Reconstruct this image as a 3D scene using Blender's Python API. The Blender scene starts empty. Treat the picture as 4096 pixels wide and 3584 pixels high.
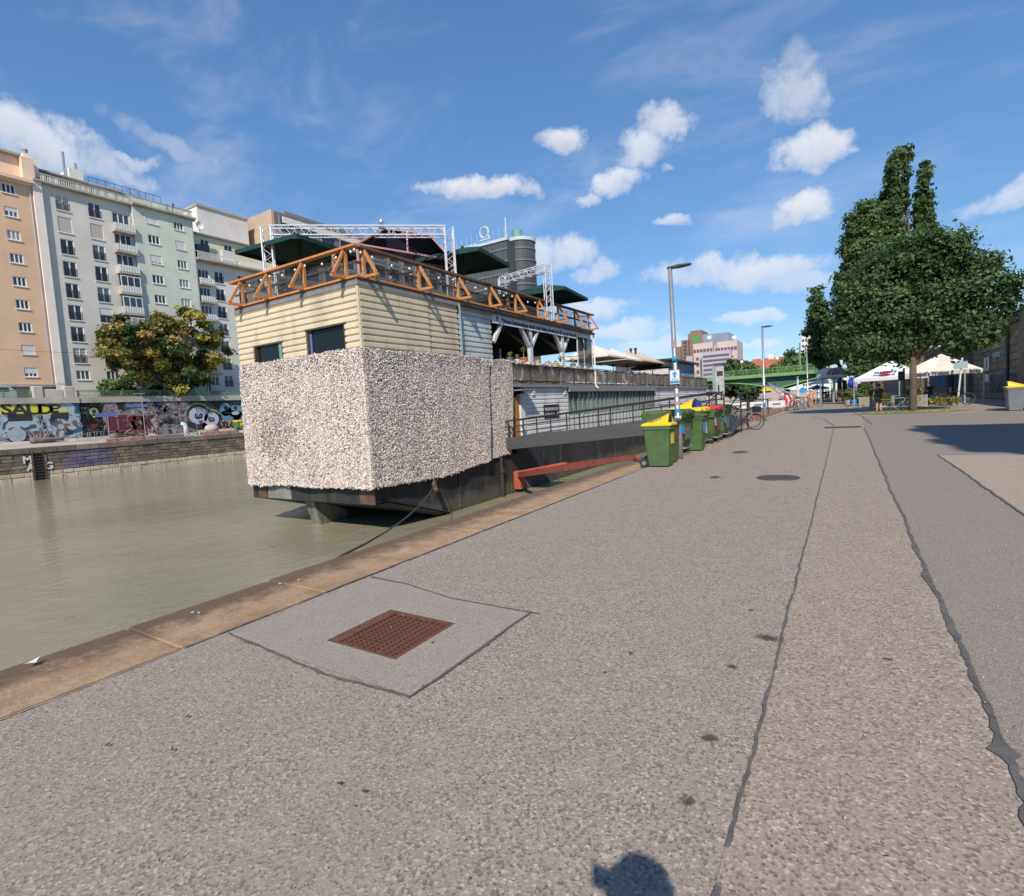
import bpy, bmesh, math, random
import numpy as np
from mathutils import Vector, Matrix
random.seed(7); rng = np.random.default_rng(7)
PI = math.pi; R_ = math.radians
scene = bpy.context.scene
col = scene.collection

# ------------------------------------------------------------------ camera
# photo measured on a 2048 x 1792 grid; focal length, vanishing point of the quay and tilt of the horizon
F, CX, CY = 1060.0, 1024.0, 896.0
VPX, VPY, SL, CAMH = 1690.0, 779.0, -0.058, 1.5
yc = VPY - SL * (VPX - CX)
nn = np.array([-SL, 1.0]); nn /= np.linalg.norm(nn)
off = (yc - CY) * nn[1]
dd = F * F / (-off)
up = -np.array([nn[0] * dd, -nn[1] * dd, -F]); up /= np.linalg.norm(up)
rv = np.array([VPX - CX, -(VPY - CY), -F]); rv /= np.linalg.norm(rv)
rv = rv - up * (rv @ up); rv /= np.linalg.norm(rv)
RM = np.array([np.cross(rv, up), rv, up])
CAM = np.array([0, 0, CAMH])
def ray(x, y): return RM @ np.array([x - CX, -(y - CY), -F])
def az(x, y, z=0.0): v = ray(x, y); return Vector(CAM + v * ((z - CAMH) / v[2]))
def ax(x, y, X): v = ray(x, y); return Vector(CAM + v * (X / v[0]))
def ay(x, y, Y): v = ray(x, y); return Vector(CAM + v * (Y / v[1]))
cd = bpy.data.cameras.new('camera'); cam = bpy.data.objects.new('camera', cd); col.objects.link(cam)
cd.sensor_width = 36; cd.sensor_fit = 'HORIZONTAL'; cd.lens = 36 * F / 2048
cd.clip_start = 0.03; cd.clip_end = 6000
M4 = Matrix([list(RM[0]) + [0], list(RM[1]) + [0], list(RM[2]) + [CAMH], [0, 0, 0, 1]])
cam.matrix_world = M4
scene.camera = cam

# ------------------------------------------------------------------ sky, sun, exposure
SUN_EL, SUN_AZ = R_(41.5), math.atan2(0.405, -0.914)      # towards the sun, clockwise from +Y
world = bpy.data.worlds.new('World'); scene.world = world; world.use_nodes = True
W = world.node_tree; W.nodes.clear()
def wn(t, **k):
    n = W.nodes.new(t)
    for a, b in k.items(): setattr(n, a, b)
    return n
def wl(a, b): W.links.new(a, b)
def wmath(op, a, b=None, c=None, clamp=False):
    n = wn('ShaderNodeMath', operation=op); n.use_clamp = clamp
    for i, v in enumerate((a, b, c)):
        if v is None: continue
        if isinstance(v, (int, float)): n.inputs[i].default_value = v
        else: wl(v, n.inputs[i])
    return n.outputs[0]
sky = wn('ShaderNodeTexSky'); sky.sky_type = 'NISHITA'; sky.sun_disc = False
sky.sun_elevation = SUN_EL; sky.sun_rotation = SUN_AZ; sky.altitude = 200
sky.air_density = 1.0; sky.dust_density = 0.0; sky.ozone_density = 3.0
tc = wn('ShaderNodeTexCoord'); D = tc.outputs['Generated']
def wnoise(scale, detail, rough, vec=None, dist=0.0):
    n = wn('ShaderNodeTexNoise'); n.inputs['Scale'].default_value = scale; n.inputs['Detail'].default_value = detail
    n.inputs['Roughness'].default_value = rough; n.inputs['Distortion'].default_value = dist
    wl(vec if vec is not None else D, n.inputs['Vector']); return n
nz = wnoise(9.0, 5, 0.6)
sub = wn('ShaderNodeVectorMath', operation='SUBTRACT'); wl(nz.outputs['Color'], sub.inputs[0]); sub.inputs[1].default_value = (.5, .5, .5)
scl = wn('ShaderNodeVectorMath', operation='SCALE'); wl(sub.outputs[0], scl.inputs[0]); scl.inputs['Scale'].default_value = 0.075
add = wn('ShaderNodeVectorMath', operation='ADD'); wl(D, add.inputs[0]); wl(scl.outputs[0], add.inputs[1]); DW = add.outputs[0]
fine = wnoise(22.0, 6, 0.66).outputs['Fac']
CLOUDS = [  # centre x, y, half width, half height (photo grid), tilt, density
    (945, 374, 128, 27, 2, 1.0), (1130, 281, 56, 27, 8, .95), (1330, 250, 62, 40, -8, .85), (1285, 300, 55, 40, -30, .85), (1235, 365, 56, 30, -22, .9), (1180, 398, 28, 18, 0, .8),
    (1622, 300, 92, 44, -14, .95), (1600, 408, 82, 40, -6, 1.0), (1588, 185, 68, 85, 22, .62), (1605, 120, 45, 50, 30, .35), (1480, 540, 170, 38, -4, .8), (1370, 556, 100, 24, 2, .6), (1590, 560, 120, 26, 4, .5),
    (1110, 507, 85, 42, 0, .8), (1195, 542, 62, 20, -14, .6), (1340, 437, 38, 13, -5, .75), (1190, 612, 90, 20, 3, .75), (1230, 655, 110, 20, 2, .7),
    (1510, 634, 85, 13, -4, .65), (1990, 402, 95, 28, -20, .62), (60, 275, 190, 62, 20, .85), (170, 320, 150, 40, 22, .6), (250, 315, 60, 16, -6, .55), (350, 290, 160, 22, 25, .32), (-20, 330, 150, 60, 0, .7),
    (1330, 690, 120, 18, 0, .5), (1500, 690, 60, 12, 0, .6), (1700, 290, 26, 12, 0, .5), (1330, 340, 22, 10, 0, .5), (-330, 420, 260, 90, 12, .8), (2500, 300, 200, 60, -10, .7)]
total = None
def dot(vec, v):
    n = wn('ShaderNodeVectorMath', operation='DOT_PRODUCT'); wl(vec, n.inputs[0]); n.inputs[1].default_value = tuple(v); return n.outputs['Value']
for (x, y, w_, h_, tilt, dens) in CLOUDS:
    p = ray(x, y); L = np.linalg.norm(p); c = p / L; t = R_(tilt)
    u = ray(x + math.cos(t), y + math.sin(t)) - p; v = ray(x - math.sin(t), y + math.cos(t)) - p
    U = (u - c * (c @ u)) / L; V = (v - c * (c @ v)) / L                # direction change per unit along the cloud's axes
    G = np.linalg.inv(np.array([[U @ U, U @ V], [U @ V, V @ V]])); au = G[0, 0] * U + G[0, 1] * V; av = G[1, 0] * U + G[1, 1] * V
    a, b = dot(DW, au / w_), dot(DW, av / h_)
    r2 = wmath('ADD', wmath('MULTIPLY', a, a), wmath('MULTIPLY', b, b))
    r2 = wmath('ADD', r2, wmath('MULTIPLY', wmath('SUBTRACT', 0.5, fine), 3.0))
    mr = wn('ShaderNodeMapRange'); mr.interpolation_type = 'SMOOTHSTEP'; wl(r2, mr.inputs['Value'])
    mr.inputs['From Min'].default_value = 1.25; mr.inputs['From Max'].default_value = -0.1
    mr.inputs['To Min'].default_value = 0.0; mr.inputs['To Max'].default_value = dens * .86
    m = wmath('MULTIPLY', mr.outputs[0], wmath('GREATER_THAN', dot(D, c), 0.5))
    sh = wmath('MULTIPLY', m, wmath('MULTIPLY_ADD', b, .55, .45, True))
    shade = sh if total is None else wmath('MAXIMUM', shade, sh)
    total = m if total is None else wmath('MAXIMUM', total, m)
# thin high veils
mp = wn('ShaderNodeMapping'); mp.inputs['Rotation'].default_value = (0.2, 0.1, 0.5); mp.inputs['Scale'].default_value = (1.2, 4.2, 6.0); wl(D, mp.inputs['Vector'])
veil = wnoise(1.7, 4, 0.62, mp.outputs[0], 0.4).outputs['Fac']
vr = wn('ShaderNodeMapRange'); vr.interpolation_type = 'SMOOTHSTEP'; wl(veil, vr.inputs['Value'])
vr.inputs['From Min'].default_value = 0.46; vr.inputs['From Max'].default_value = 0.86; vr.inputs['To Max'].default_value = 0.27
total = wmath('MAXIMUM', total, vr.outputs[0])
mix = wn('ShaderNodeMix'); mix.data_type = 'RGBA'; wl(total, mix.inputs['Factor'])
hs = wn('ShaderNodeHueSaturation'); hs.inputs['Saturation'].default_value = 1.2; hs.inputs['Value'].default_value = 1.0
tint = wn('ShaderNodeMix'); tint.data_type = 'RGBA'; tint.blend_type = 'MULTIPLY'; tint.inputs['Factor'].default_value = 1.0; gm = wn('ShaderNodeGamma'); gm.inputs['Gamma'].default_value = 0.66; wl(sky.outputs[0], gm.inputs['Color']); wl(gm.outputs[0], tint.inputs['A']); tint.inputs['B'].default_value = (1.08, 1.24, 1.46, 1); wl(tint.outputs['Result'], hs.inputs['Color'])
cc = wn('ShaderNodeMix'); cc.data_type = 'RGBA'; wl(wmath('SUBTRACT', 1.0, wmath('MULTIPLY', shade, 1.15), None, True), cc.inputs['Factor'])
cc.inputs['A'].default_value = (3.5, 3.75, 4.3, 1); cc.inputs['B'].default_value = (5.9, 5.85, 5.9, 1)
wl(hs.outputs[0], mix.inputs['A']); wl(cc.outputs['Result'], mix.inputs['B'])
bg = wn('ShaderNodeBackground'); bg.inputs['Strength'].default_value = 0.147; wl(mix.outputs['Result'], bg.inputs['Color'])
wo = wn('ShaderNodeOutputWorld'); wl(bg.outputs[0], wo.inputs['Surface'])

sl = bpy.data.lights.new('sun', 'SUN'); sl.energy = 4.4; sl.angle = R_(0.55); sl.color = (1.0, 0.905, 0.79)
sun = bpy.data.objects.new('sun', sl); col.objects.link(sun); sun.location = (30, -60, 60)
tosun = Vector((math.sin(SUN_AZ) * math.cos(SUN_EL), math.cos(SUN_AZ) * math.cos(SUN_EL), math.sin(SUN_EL)))
sun.rotation_euler = tosun.to_track_quat('Z', 'Y').to_euler()
scene.view_settings.view_transform = 'Standard'; scene.view_settings.look = 'None'
scene.view_settings.exposure = 0.22; scene.view_settings.gamma = 1.0; scene.view_settings.use_curve_mapping = False
scene.render.engine = 'CYCLES'
scene.cycles.max_bounces = 5; scene.cycles.transparent_max_bounces = 12

# ------------------------------------------------------------------ materials
MATS = {}
def nodes(m):
    m.use_nodes = True; t = m.node_tree; t.nodes.clear()
    o = t.nodes.new('ShaderNodeOutputMaterial'); b = t.nodes.new('ShaderNodeBsdfPrincipled'); t.links.new(b.outputs[0], o.inputs[0])
    return t, b
class NT:
    def __init__(s, name):
        s.m = bpy.data.materials.new(name); s.t, s.b = nodes(s.m); MATS[name] = s.m
        s.co = s.t.nodes.new('ShaderNodeTexCoord').outputs['Object']
    def n(s, ty, **k):
        x = s.t.nodes.new(ty)
        for a, b in k.items(): setattr(x, a, b)
        return x
    def l(s, a, b): s.t.links.new(a, b)
    def sc(s, scale):
        m = s.n('ShaderNodeMapping'); m.inputs['Scale'].default_value = scale; s.l(s.co, m.inputs['Vector']); return m.outputs[0]
    def noise(s, scale, detail=4, rough=.55, vec=None, dist=0):
        x = s.n('ShaderNodeTexNoise'); x.inputs['Scale'].default_value = scale; x.inputs['Detail'].default_value = detail
        x.inputs['Roughness'].default_value = rough; x.inputs['Distortion'].default_value = dist
        s.l(vec if vec is not None else s.co, x.inputs['Vector']); return x.outputs['Fac']
    def vor(s, scale, vec=None, out='Distance', rnd=1.0):
        x = s.n('ShaderNodeTexVoronoi'); x.inputs['Scale'].default_value = scale; x.inputs['Randomness'].default_value = rnd
        s.l(vec if vec is not None else s.co, x.inputs['Vector']); return x.outputs[out]
    def ramp(s, fac, stops, interp='LINEAR'):
        r = s.n('ShaderNodeValToRGB'); r.color_ramp.interpolation = interp; e = r.color_ramp.elements
        while len(e) < len(stops): e.new(.5)
        for i, (p, c) in enumerate(stops):
            e[i].position = p; e[i].color = tuple(c) + (1,) if len(c) == 3 else c
        s.l(fac, r.inputs[0]); return r.outputs['Color']
    def mr(s, v, a, b, c=0., d=1.):
        r = s.n('ShaderNodeMapRange'); s.l(v, r.inputs['Value'])
        for k, x in zip(('From Min', 'From Max', 'To Min', 'To Max'), (a, b, c, d)): r.inputs[k].default_value = x
        return r.outputs[0]
    def mixc(s, fac, a, b, mode='MIX'):
        r = s.n('ShaderNodeMix'); r.data_type = 'RGBA'; r.blend_type = mode
        for k, v in (('Factor', fac), ('A', a), ('B', b)):
            if isinstance(v, (int, float)): r.inputs[k].default_value = v
            elif isinstance(v, tuple): r.inputs[k].default_value = v + (1,) if len(v) == 3 else v
            else: s.l(v, r.inputs[k])
        return r.outputs['Result']
    def math(s, op, a, b=0.0):
        r = s.n('ShaderNodeMath', operation=op)
        for i, v in enumerate((a, b)):
            if isinstance(v, (int, float)): r.inputs[i].default_value = v
            else: s.l(v, r.inputs[i])
        return r.outputs[0]
    def bump(s, h, dist=.01, strength=.5):
        b = s.n('ShaderNodeBump'); b.inputs['Distance'].default_value = dist; b.inputs['Strength'].default_value = strength
        s.l(h, b.inputs['Height']); s.l(b.outputs[0], s.b.inputs['Normal'])
    def col(s, c):
        if isinstance(c, tuple): s.b.inputs['Base Color'].default_value = c + (1,)
        else: s.l(c, s.b.inputs['Base Color'])
    def set(s, **k):
        for a, v in k.items(): s.b.inputs[a.replace('_', ' ')].default_value = v
        return s
def mat(name, c, rough=.6, var=.25, scale=3.0, bump=0.0, bscale=40.0, metal=0.0, dirt=None, dscale=1.2, spec=.5):
    """plain paint / plastic / stone: base colour with broad noise, grain and optional dirt streaks"""
    if name in MATS: return MATS[name]
    s = NT(name); c = tuple(c)
    lo = tuple(x * (1 - var) for x in c); hi = tuple(min(1, x * (1 + var * .7)) for x in c)
    cc_ = s.ramp(s.noise(scale, 5, .6), [(.3, lo), (.7, hi)])
    if dirt:
        k = s.noise(1.0, 6, .65, s.sc((dscale * 2.2, dscale * 2.2, dscale * .5)), .3)
        cc_ = s.mixc(s.mr(k, .5, .72), cc_, tuple(dirt))
    s.col(cc_); s.set(Roughness=rough, Metallic=metal, Specular_IOR_Level=spec)
    if bump: s.bump(s.noise(bscale, 3, .6), bump)
    return s.m
# ------------------------------------------------------------------ mesh helpers
class MB:
    def __init__(s): s.v = []; s.f = []; s.mi = []; s.cur = 0
    def add(s, vs, fs):
        o = len(s.v); s.v += [tuple(x) for x in vs]; s.f += [tuple(i + o for i in f) for f in fs]; s.mi += [s.cur] * len(fs); return s
    def box(s, c, d, rz=0.0, m=None):
        x, y, z = d[0] / 2, d[1] / 2, d[2] / 2
        vs = [Vector(p) for p in ((-x, -y, -z), (x, -y, -z), (x, y, -z), (-x, y, -z), (-x, -y, z), (x, -y, z), (x, y, z), (-x, y, z))]
        if m is None: m = Matrix.Rotation(rz, 3, 'Z')
        c = Vector(c)
        return s.add([c + m @ v for v in vs], [(0, 3, 2, 1), (4, 5, 6, 7), (0, 1, 5, 4), (1, 2, 6, 5), (2, 3, 7, 6), (3, 0, 4, 7)])
    def bb(s, x0, x1, y0, y1, z0, z1): return s.box(((x0 + x1) / 2, (y0 + y1) / 2, (z0 + z1) / 2), (abs(x1 - x0), abs(y1 - y0), abs(z1 - z0)))
    def bev(s, x0, x1, y0, y1, z0, z1, b=.02):
        """box with chamfered vertical and top edges"""
        vs = []; 
        for z, i in ((z0, 0), (z1 - b, 0), (z1, b)):
            for (x, y) in ((x0 + b + i, y0 + i), (x1 - b - i, y0 + i), (x1 - i, y0 + b + i), (x1 - i, y1 - b - i), (x1 - b - i, y1 - i), (x0 + b + i, y1 - i), (x0 + i, y1 - b - i), (x0 + i, y0 + b + i)): vs.append((x, y, z))
        fs = [tuple(range(7, -1, -1)), tuple(range(16, 24))]
        for k in (0, 8):
            for j in range(8): fs.append((k + j, k + (j + 1) % 8, k + 8 + (j + 1) % 8, k + 8 + j))
        return s.add(vs, fs)
    def bar(s, a, b, w, h=None, upv=(0, 0, 1)):
        h = w if h is None else h; a = Vector(a); b = Vector(b); d = b - a; L = d.length
        if L < 1e-6: return s
        d.normalize(); u = Vector(upv); sd = d.cross(u)
        if sd.length < 1e-4: sd = d.cross(Vector((1, 0, 0)))
        sd.normalize(); u = sd.cross(d)
        vs = []
        for p in (a, b):
            for (i, j) in ((-1, -1), (1, -1), (1, 1), (-1, 1)): vs.append(p + sd * (i * w / 2) + u * (j * h / 2))
        return s.add(vs, [(0, 1, 2, 3), (7, 6, 5, 4), (0, 4, 5, 1), (1, 5, 6, 2), (2, 6, 7, 3), (3, 7, 4, 0)])
    def tube(s, pts, r, n=6, cap=True):
        pts = [Vector(p) for p in pts]; rs = r if isinstance(r, (list, tuple)) else [r] * len(pts)
        vs = []; fs = []; prev = None
        for i, p in enumerate(pts):
            d = (pts[min(i + 1, len(pts) - 1)] - pts[max(i - 1, 0)]).normalized()
            if prev is None:
                a = d.orthogonal().normalized()
            else:
                a = prev - d * prev.dot(d); a = a.normalized() if a.length > 1e-5 else d.orthogonal().normalized()
            prev = a; b = d.cross(a)
            for k in range(n): t = 2 * PI * k / n; vs.append(p + (a * math.cos(t) + b * math.sin(t)) * rs[i])
        for i in range(len(pts) - 1):
            for k in range(n): fs.append((i * n + k, i * n + (k + 1) % n, (i + 1) * n + (k + 1) % n, (i + 1) * n + k))
        if cap: fs.append(tuple(range(n - 1, -1, -1))); fs.append(tuple(range((len(pts) - 1) * n, len(pts) * n)))
        return s.add(vs, fs)
    def lathe(s, c, prof, n=16, axis='Z'):
        vs = []; fs = []; c = Vector(c); k = len(prof)
        for j in range(n):
            t = 2 * PI * j / n
            for (r, z) in prof:
                p = (r * math.cos(t), r * math.sin(t), z)
                if axis == 'X': p = (p[2], p[0], p[1])
                if axis == 'Y': p = (p[1], p[2], p[0])
                vs.append(c + Vector(p))
        for j in range(n):
            for i in range(k - 1): fs.append((j * k + i, ((j + 1) % n) * k + i, ((j + 1) % n) * k + i + 1, j * k + i + 1))
        return s.add(vs, fs)
    def torus(s, c, R, r, n=20, k=6, axis='Z', sx=1.0):
        return s.lathe(c, [(R + r * math.cos(2 * PI * i / k), r * sx * math.sin(2 * PI * i / k)) for i in range(k + 1)], n, axis)
    def ball(s, c, r, n=10, m=6, sq=(1, 1, 1)):
        vs = []; fs = []; c = Vector(c)
        for i in range(m + 1):
            ph = PI * i / m
            for j in range(n): t = 2 * PI * j / n; vs.append(c + Vector((r * sq[0] * math.sin(ph) * math.cos(t), r * sq[1] * math.sin(ph) * math.sin(t), r * sq[2] * math.cos(ph))))
        for i in range(m):
            for j in range(n): fs.append((i * n + j, (i + 1) * n + j, (i + 1) * n + (j + 1) % n, i * n + (j + 1) % n))
        return s.add(vs, fs)
    def quad(s, a, b, c, d): return s.add([a, b, c, d], [(0, 1, 2, 3)])
    def prism(s, poly, fn, t0, t1):
        """extrude a 2D polygon; fn(u, v, t) -> point"""
        n = len(poly); vs = [fn(u, v, t0) for u, v in poly] + [fn(u, v, t1) for u, v in poly]
        return s.add(vs, [tuple(range(n)), tuple(range(2 * n - 1, n - 1, -1))] + [(i, i + n, (i + 1) % n + n, (i + 1) % n) for i in range(n)])
    def mesh(s, name, mats, smooth=False):
        me = bpy.data.meshes.new(name); me.from_pydata(s.v, [], s.f)
        for m in (mats if isinstance(mats, (list, tuple)) else [mats]): me.materials.append(m)
        if max(s.mi, default=0): me.polygons.foreach_set('material_index', s.mi)
        bm = bmesh.new(); bm.from_mesh(me); bmesh.ops.recalc_face_normals(bm, faces=bm.faces); bm.to_mesh(me); bm.free()
        if smooth: me.polygons.foreach_set('use_smooth', [True] * len(me.polygons))
        me.update(); return me
    def build(s, name, mats, parent=None, smooth=False): return link(name, s.mesh(name, mats, smooth), parent)
def link(name, me, parent=None, loc=None, rz=0.0):
    o = bpy.data.objects.new(name, me); col.objects.link(o)
    if loc is not None: o.location = loc; o.rotation_euler = (0, 0, rz)
    if parent is not None:
        o.parent = parent; r = root_of(parent)
        o.matrix_parent_inverse = pinv(parent)
    return o
ORG = {}
def pinv(p): return world_m(p).inverted()
def world_m(o):
    m = Matrix.LocRotScale(o.location, o.rotation_euler, o.scale)
    return world_m(o.parent) @ o.matrix_parent_inverse @ m if o.parent else m
def root_of(o):
    while o.parent: o = o.parent
    return o
def tag(o, label=None, cat=None, group=None, kind=None):
    for k, v in (('label', label), ('category', cat), ('group', group), ('kind', kind)):
        if v: o[k] = v
    return o
def thing(name, loc, label, cat, group=None):
    o = bpy.data.objects.new(name, None); col.objects.link(o); o.location = loc; o.empty_display_size = .2
    return tag(o, label, cat, group)
def copy_tree(o, parent=None):
    c = o.copy(); col.objects.link(c); c.parent = parent
    if parent is not None: c.matrix_parent_inverse = o.matrix_parent_inverse.copy()
    for ch in o.children: copy_tree(ch, c)
    return c
def dup(o, loc, rz=None, label=None, group=None, scale=None):
    c = copy_tree(o); c.location = loc
    if rz is not None: c.rotation_euler = (0, 0, rz)
    if scale: c.scale = (scale,) * 3
    return tag(c, label, None, group)
def struct(name, mb, m): return tag(mb.build(name, m), kind='structure')
def npmesh(name, V, faces4, mats, mi=None, smooth=False):
    """big quad mesh from numpy arrays"""
    me = bpy.data.meshes.new(name); n = len(faces4)
    me.vertices.add(len(V)); me.vertices.foreach_set('co', np.asarray(V, dtype=np.float32).ravel())
    me.loops.add(n * 4); me.loops.foreach_set('vertex_index', np.asarray(faces4, dtype=np.int32).ravel())
    me.polygons.add(n); me.polygons.foreach_set('loop_start', np.arange(0, n * 4, 4, dtype=np.int32))
    for m in (mats if isinstance(mats, (list, tuple)) else [mats]): me.materials.append(m)
    if mi is not None: me.polygons.foreach_set('material_index', np.asarray(mi, dtype=np.int32))
    me.update(calc_edges=True); me.validate(); return me
def flakes(P, N, size, spread=.6, aspect=1.0):
    """one bent quad per point, roughly facing N, random roll; returns verts, faces"""
    n = len(P); N = N + rng.normal(0, spread, (n, 3)); N /= np.linalg.norm(N, axis=1)[:, None] + 1e-9
    A = np.cross(N, rng.normal(0, 1, (n, 3))); A /= np.linalg.norm(A, axis=1)[:, None] + 1e-9; B = np.cross(N, A)
    s_ = (size * rng.uniform(.6, 1.35, n))[:, None]
    V = np.empty((n, 4, 3)); V[:, 0] = P - A * s_; V[:, 1] = P - B * s_ * aspect * .6 + N * s_ * .15; V[:, 2] = P + A * s_; V[:, 3] = P + B * s_ * aspect * .6 + N * s_ * .15
    return V.reshape(-1, 3), np.arange(n * 4).reshape(n, 4)
FONT_CACHE = {}
def text_mesh(txt, size, mname, extrude=.004, align='CENTER', bold=0.0, spacing=1.0, xscale=1.0):
    cu = bpy.data.curves.new('t', 'FONT'); cu.body = txt; cu.size = size; cu.extrude = extrude; cu.align_x = align; cu.align_y = 'CENTER'
    cu.offset = bold; cu.space_character = spacing; cu.resolution_u = 3
    o = bpy.data.objects.new('t', cu); col.objects.link(o); bpy.context.view_layer.update()
    me = bpy.data.meshes.new_from_object(o.evaluated_get(bpy.context.evaluated_depsgraph_get()))
    bpy.data.objects.remove(o); bpy.data.curves.remove(cu)
    me.materials.clear(); me.materials.append(MATS[mname] if isinstance(mname, str) else mname); me.name = 'lettering'
    if xscale != 1.0: me.transform(Matrix.Diagonal((xscale, 1, 1, 1)))
    return me
def text(name, txt, size, m, at, xdir, parent, ydir=(0, 0, 1), **k):
    """flat lettering: xdir = reading direction, ydir = up of the letters"""
    me = text_mesh(txt, size, m, **k); x = Vector(xdir).normalized(); y = Vector(ydir); y = (y - x * y.dot(x)).normalized(); z = x.cross(y)
    me.transform(Matrix([(x[0], y[0], z[0], at[0]), (x[1], y[1], z[1], at[1]), (x[2], y[2], z[2], at[2]), (0, 0, 0, 1)]))
    return link(name, me, parent)
def holes(mb, us, vs, rects, fn, depth, t=0.0):
    """wall sheet in (u,v) with rectangular openings and reveals; fn(u,v,w) -> point, w = outward"""
    U = sorted(set([us[0], us[1]] + [x for r in rects for x in r[:2]])); V = sorted(set([vs[0], vs[1]] + [x for r in rects for x in r[2:]]))
    U = [u for u in U if us[0] <= u <= us[1]]; V = [v for v in V if vs[0] <= v <= vs[1]]
    for i in range(len(U) - 1):
        for j in range(len(V) - 1):
            cu, cv = (U[i] + U[i + 1]) / 2, (V[j] + V[j + 1]) / 2
            if any(r[0] < cu < r[1] and r[2] < cv < r[3] for r in rects): continue
            mb.quad(fn(U[i], V[j], t), fn(U[i + 1], V[j], t), fn(U[i + 1], V[j + 1], t), fn(U[i], V[j + 1], t))
    if depth:
        for (a, b, c, d) in rects:
            q = [(a, c), (b, c), (b, d), (a, d)]
            for k in range(4):
                (u0, v0), (u1, v1) = q[k], q[(k + 1) % 4]
                mb.quad(fn(u0, v0, t), fn(u1, v1, t), fn(u1, v1, t - depth), fn(u0, v0, t - depth))
    return mb
# ------------------------------------------------------------------ key planes (metres)
ZW = -3.0                       # water level
XQ0, XQ1 = -4.70, -3.83         # near quay coping, river side / path side
XS, XP = -15.1, -22.9           # restaurant ship, near side / far side
YB = 13.95                      # ship's blunt end
XF, XG, XB = -70.4, -75.5, -80.4    # far quay wall, graffiti wall, street front
ZP = 0.38                       # far lower promenade at its edge

# ---- ground materials
def asphalt(name, lo, hi, stain, warm, grain=1.0, contrast=1.0):
    s = NT(name); mean = tuple((a + b) / 2 for a, b in zip(lo, hi))
    sep = s.n('ShaderNodeSeparateColor'); s.l(s.vor(95 * grain, None, 'Color'), sep.inputs[0])        # aggregate: one tone per stone
    c = s.ramp(sep.outputs[0], [(0, tuple(x * .42 for x in lo)), (.14, tuple(x * .8 for x in lo)), (.3, mean), (.62, mean), (.86, hi), (1, tuple(min(1, x * 1.35) for x in hi))])
    c = s.mixc(s.mr(s.noise(70 * grain, 4, .75), .42, .6, 0, .5), c, lo)
    c = s.mixc(s.mr(s.vor(95 * grain), .0, .45, 0, .35), c, tuple(x * .75 for x in lo))
    big = s.noise(.55, 6, .62, None, .6); mid = s.noise(4.5, 5, .65); tracks = s.noise(1.0, 5, .65, s.sc((1.6, .18, 1)), .5)
    c = s.mixc(s.mr(big, .45, .72, 0, .42), c, stain); c = s.mixc(s.mr(tracks, .5, .7, 0, .28), c, stain); c = s.mixc(s.mr(mid, .5, .75, 0, .25), c, warm)
    s.col(c); s.set(Roughness=.88, Specular_IOR_Level=.2)
    s.bump(s.vor(95 * grain), .004, .35); return s.m
asphalt('asphalt', (.225, .188, .156), (.52, .447, .378), (.275, .235, .20), (.46, .388, .322))
asphalt('asphalt_strip', (.245, .20, .162), (.52, .442, .368), (.30, .25, .206), (.47, .391, .32), .95)
asphalt('asphalt_dark', (.225, .195, .167), (.385, .336, .29), (.24, .21, .182), (.335, .29, .248), 1.5)
asphalt('asphalt_pale', (.32, .264, .212), (.52, .437, .355), (.36, .30, .245), (.48, .40, .325), 1.3)
asphalt('concrete_patch', (.285, .247, .212), (.43, .378, .328), (.30, .262, .227), (.39, .338, .288), 1.7)
asphalt('oil_stain', (.06, .052, .044), (.16, .14, .12), (.085, .073, .06), (.13, .112, .095), 1.1)
def soften(name):
    m = MATS[name]; t_ = m.node_tree; tc_ = t_.nodes.new('ShaderNodeTexCoord'); mp_ = t_.nodes.new('ShaderNodeMapping'); mp_.inputs['Location'].default_value = (-1, -1, 0); mp_.inputs['Scale'].default_value = (2, 2, 0); ln = t_.nodes.new('ShaderNodeVectorMath'); ln.operation = 'LENGTH'
    t_.links.new(tc_.outputs['Generated'], mp_.inputs[0]); t_.links.new(mp_.outputs[0], ln.inputs[0]); nz_ = t_.nodes.new('ShaderNodeTexNoise'); nz_.inputs['Scale'].default_value = 60; t_.links.new(tc_.outputs['Object'], nz_.inputs['Vector'])
    ad = t_.nodes.new('ShaderNodeMath'); ad.operation = 'MULTIPLY_ADD'; t_.links.new(nz_.outputs['Fac'], ad.inputs[0]); ad.inputs[1].default_value = 1.4; t_.links.new(ln.outputs['Value'], ad.inputs[2]); r_ = t_.nodes.new('ShaderNodeMapRange'); t_.links.new(ad.outputs[0], r_.inputs['Value']); r_.inputs['From Min'].default_value = 1.6; r_.inputs['From Max'].default_value = .9; r_.inputs['To Max'].default_value = .85
    t_.links.new(r_.outputs[0], [n for n in t_.nodes if n.type == 'BSDF_PRINCIPLED'][0].inputs['Alpha'])
soften('oil_stain')
mat('tar', (.115, .108, .10), .75, .35, 14, .004, 90)
s = NT('sandstone')
xyz = s.n('ShaderNodeSeparateXYZ'); s.l(s.co, xyz.inputs[0])
c = s.ramp(s.noise(3.2, 6, .65), [(.28, (.27, .165, .095)), (.5, (.40, .262, .158)), (.72, (.50, .365, .245))])
c = s.mixc(s.mr(s.noise(40, 4, .7), .35, .7, .0, .5), c, (.20, .135, .085))
edge = s.math('ADD', s.mr(xyz.outputs['X'], -4.15, -4.62, 0, 1.0), s.math('MULTIPLY', s.math('SUBTRACT', s.noise(5, 5, .7), .5), 1.8))
c = s.mixc(s.mr(edge, .15, .75, 0, .85), c, (.105, .078, .055))
s.col(c); s.set(Roughness=.9, Specular_IOR_Level=.2); s.bump(s.noise(28, 5, .7), .02, .6)
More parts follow.
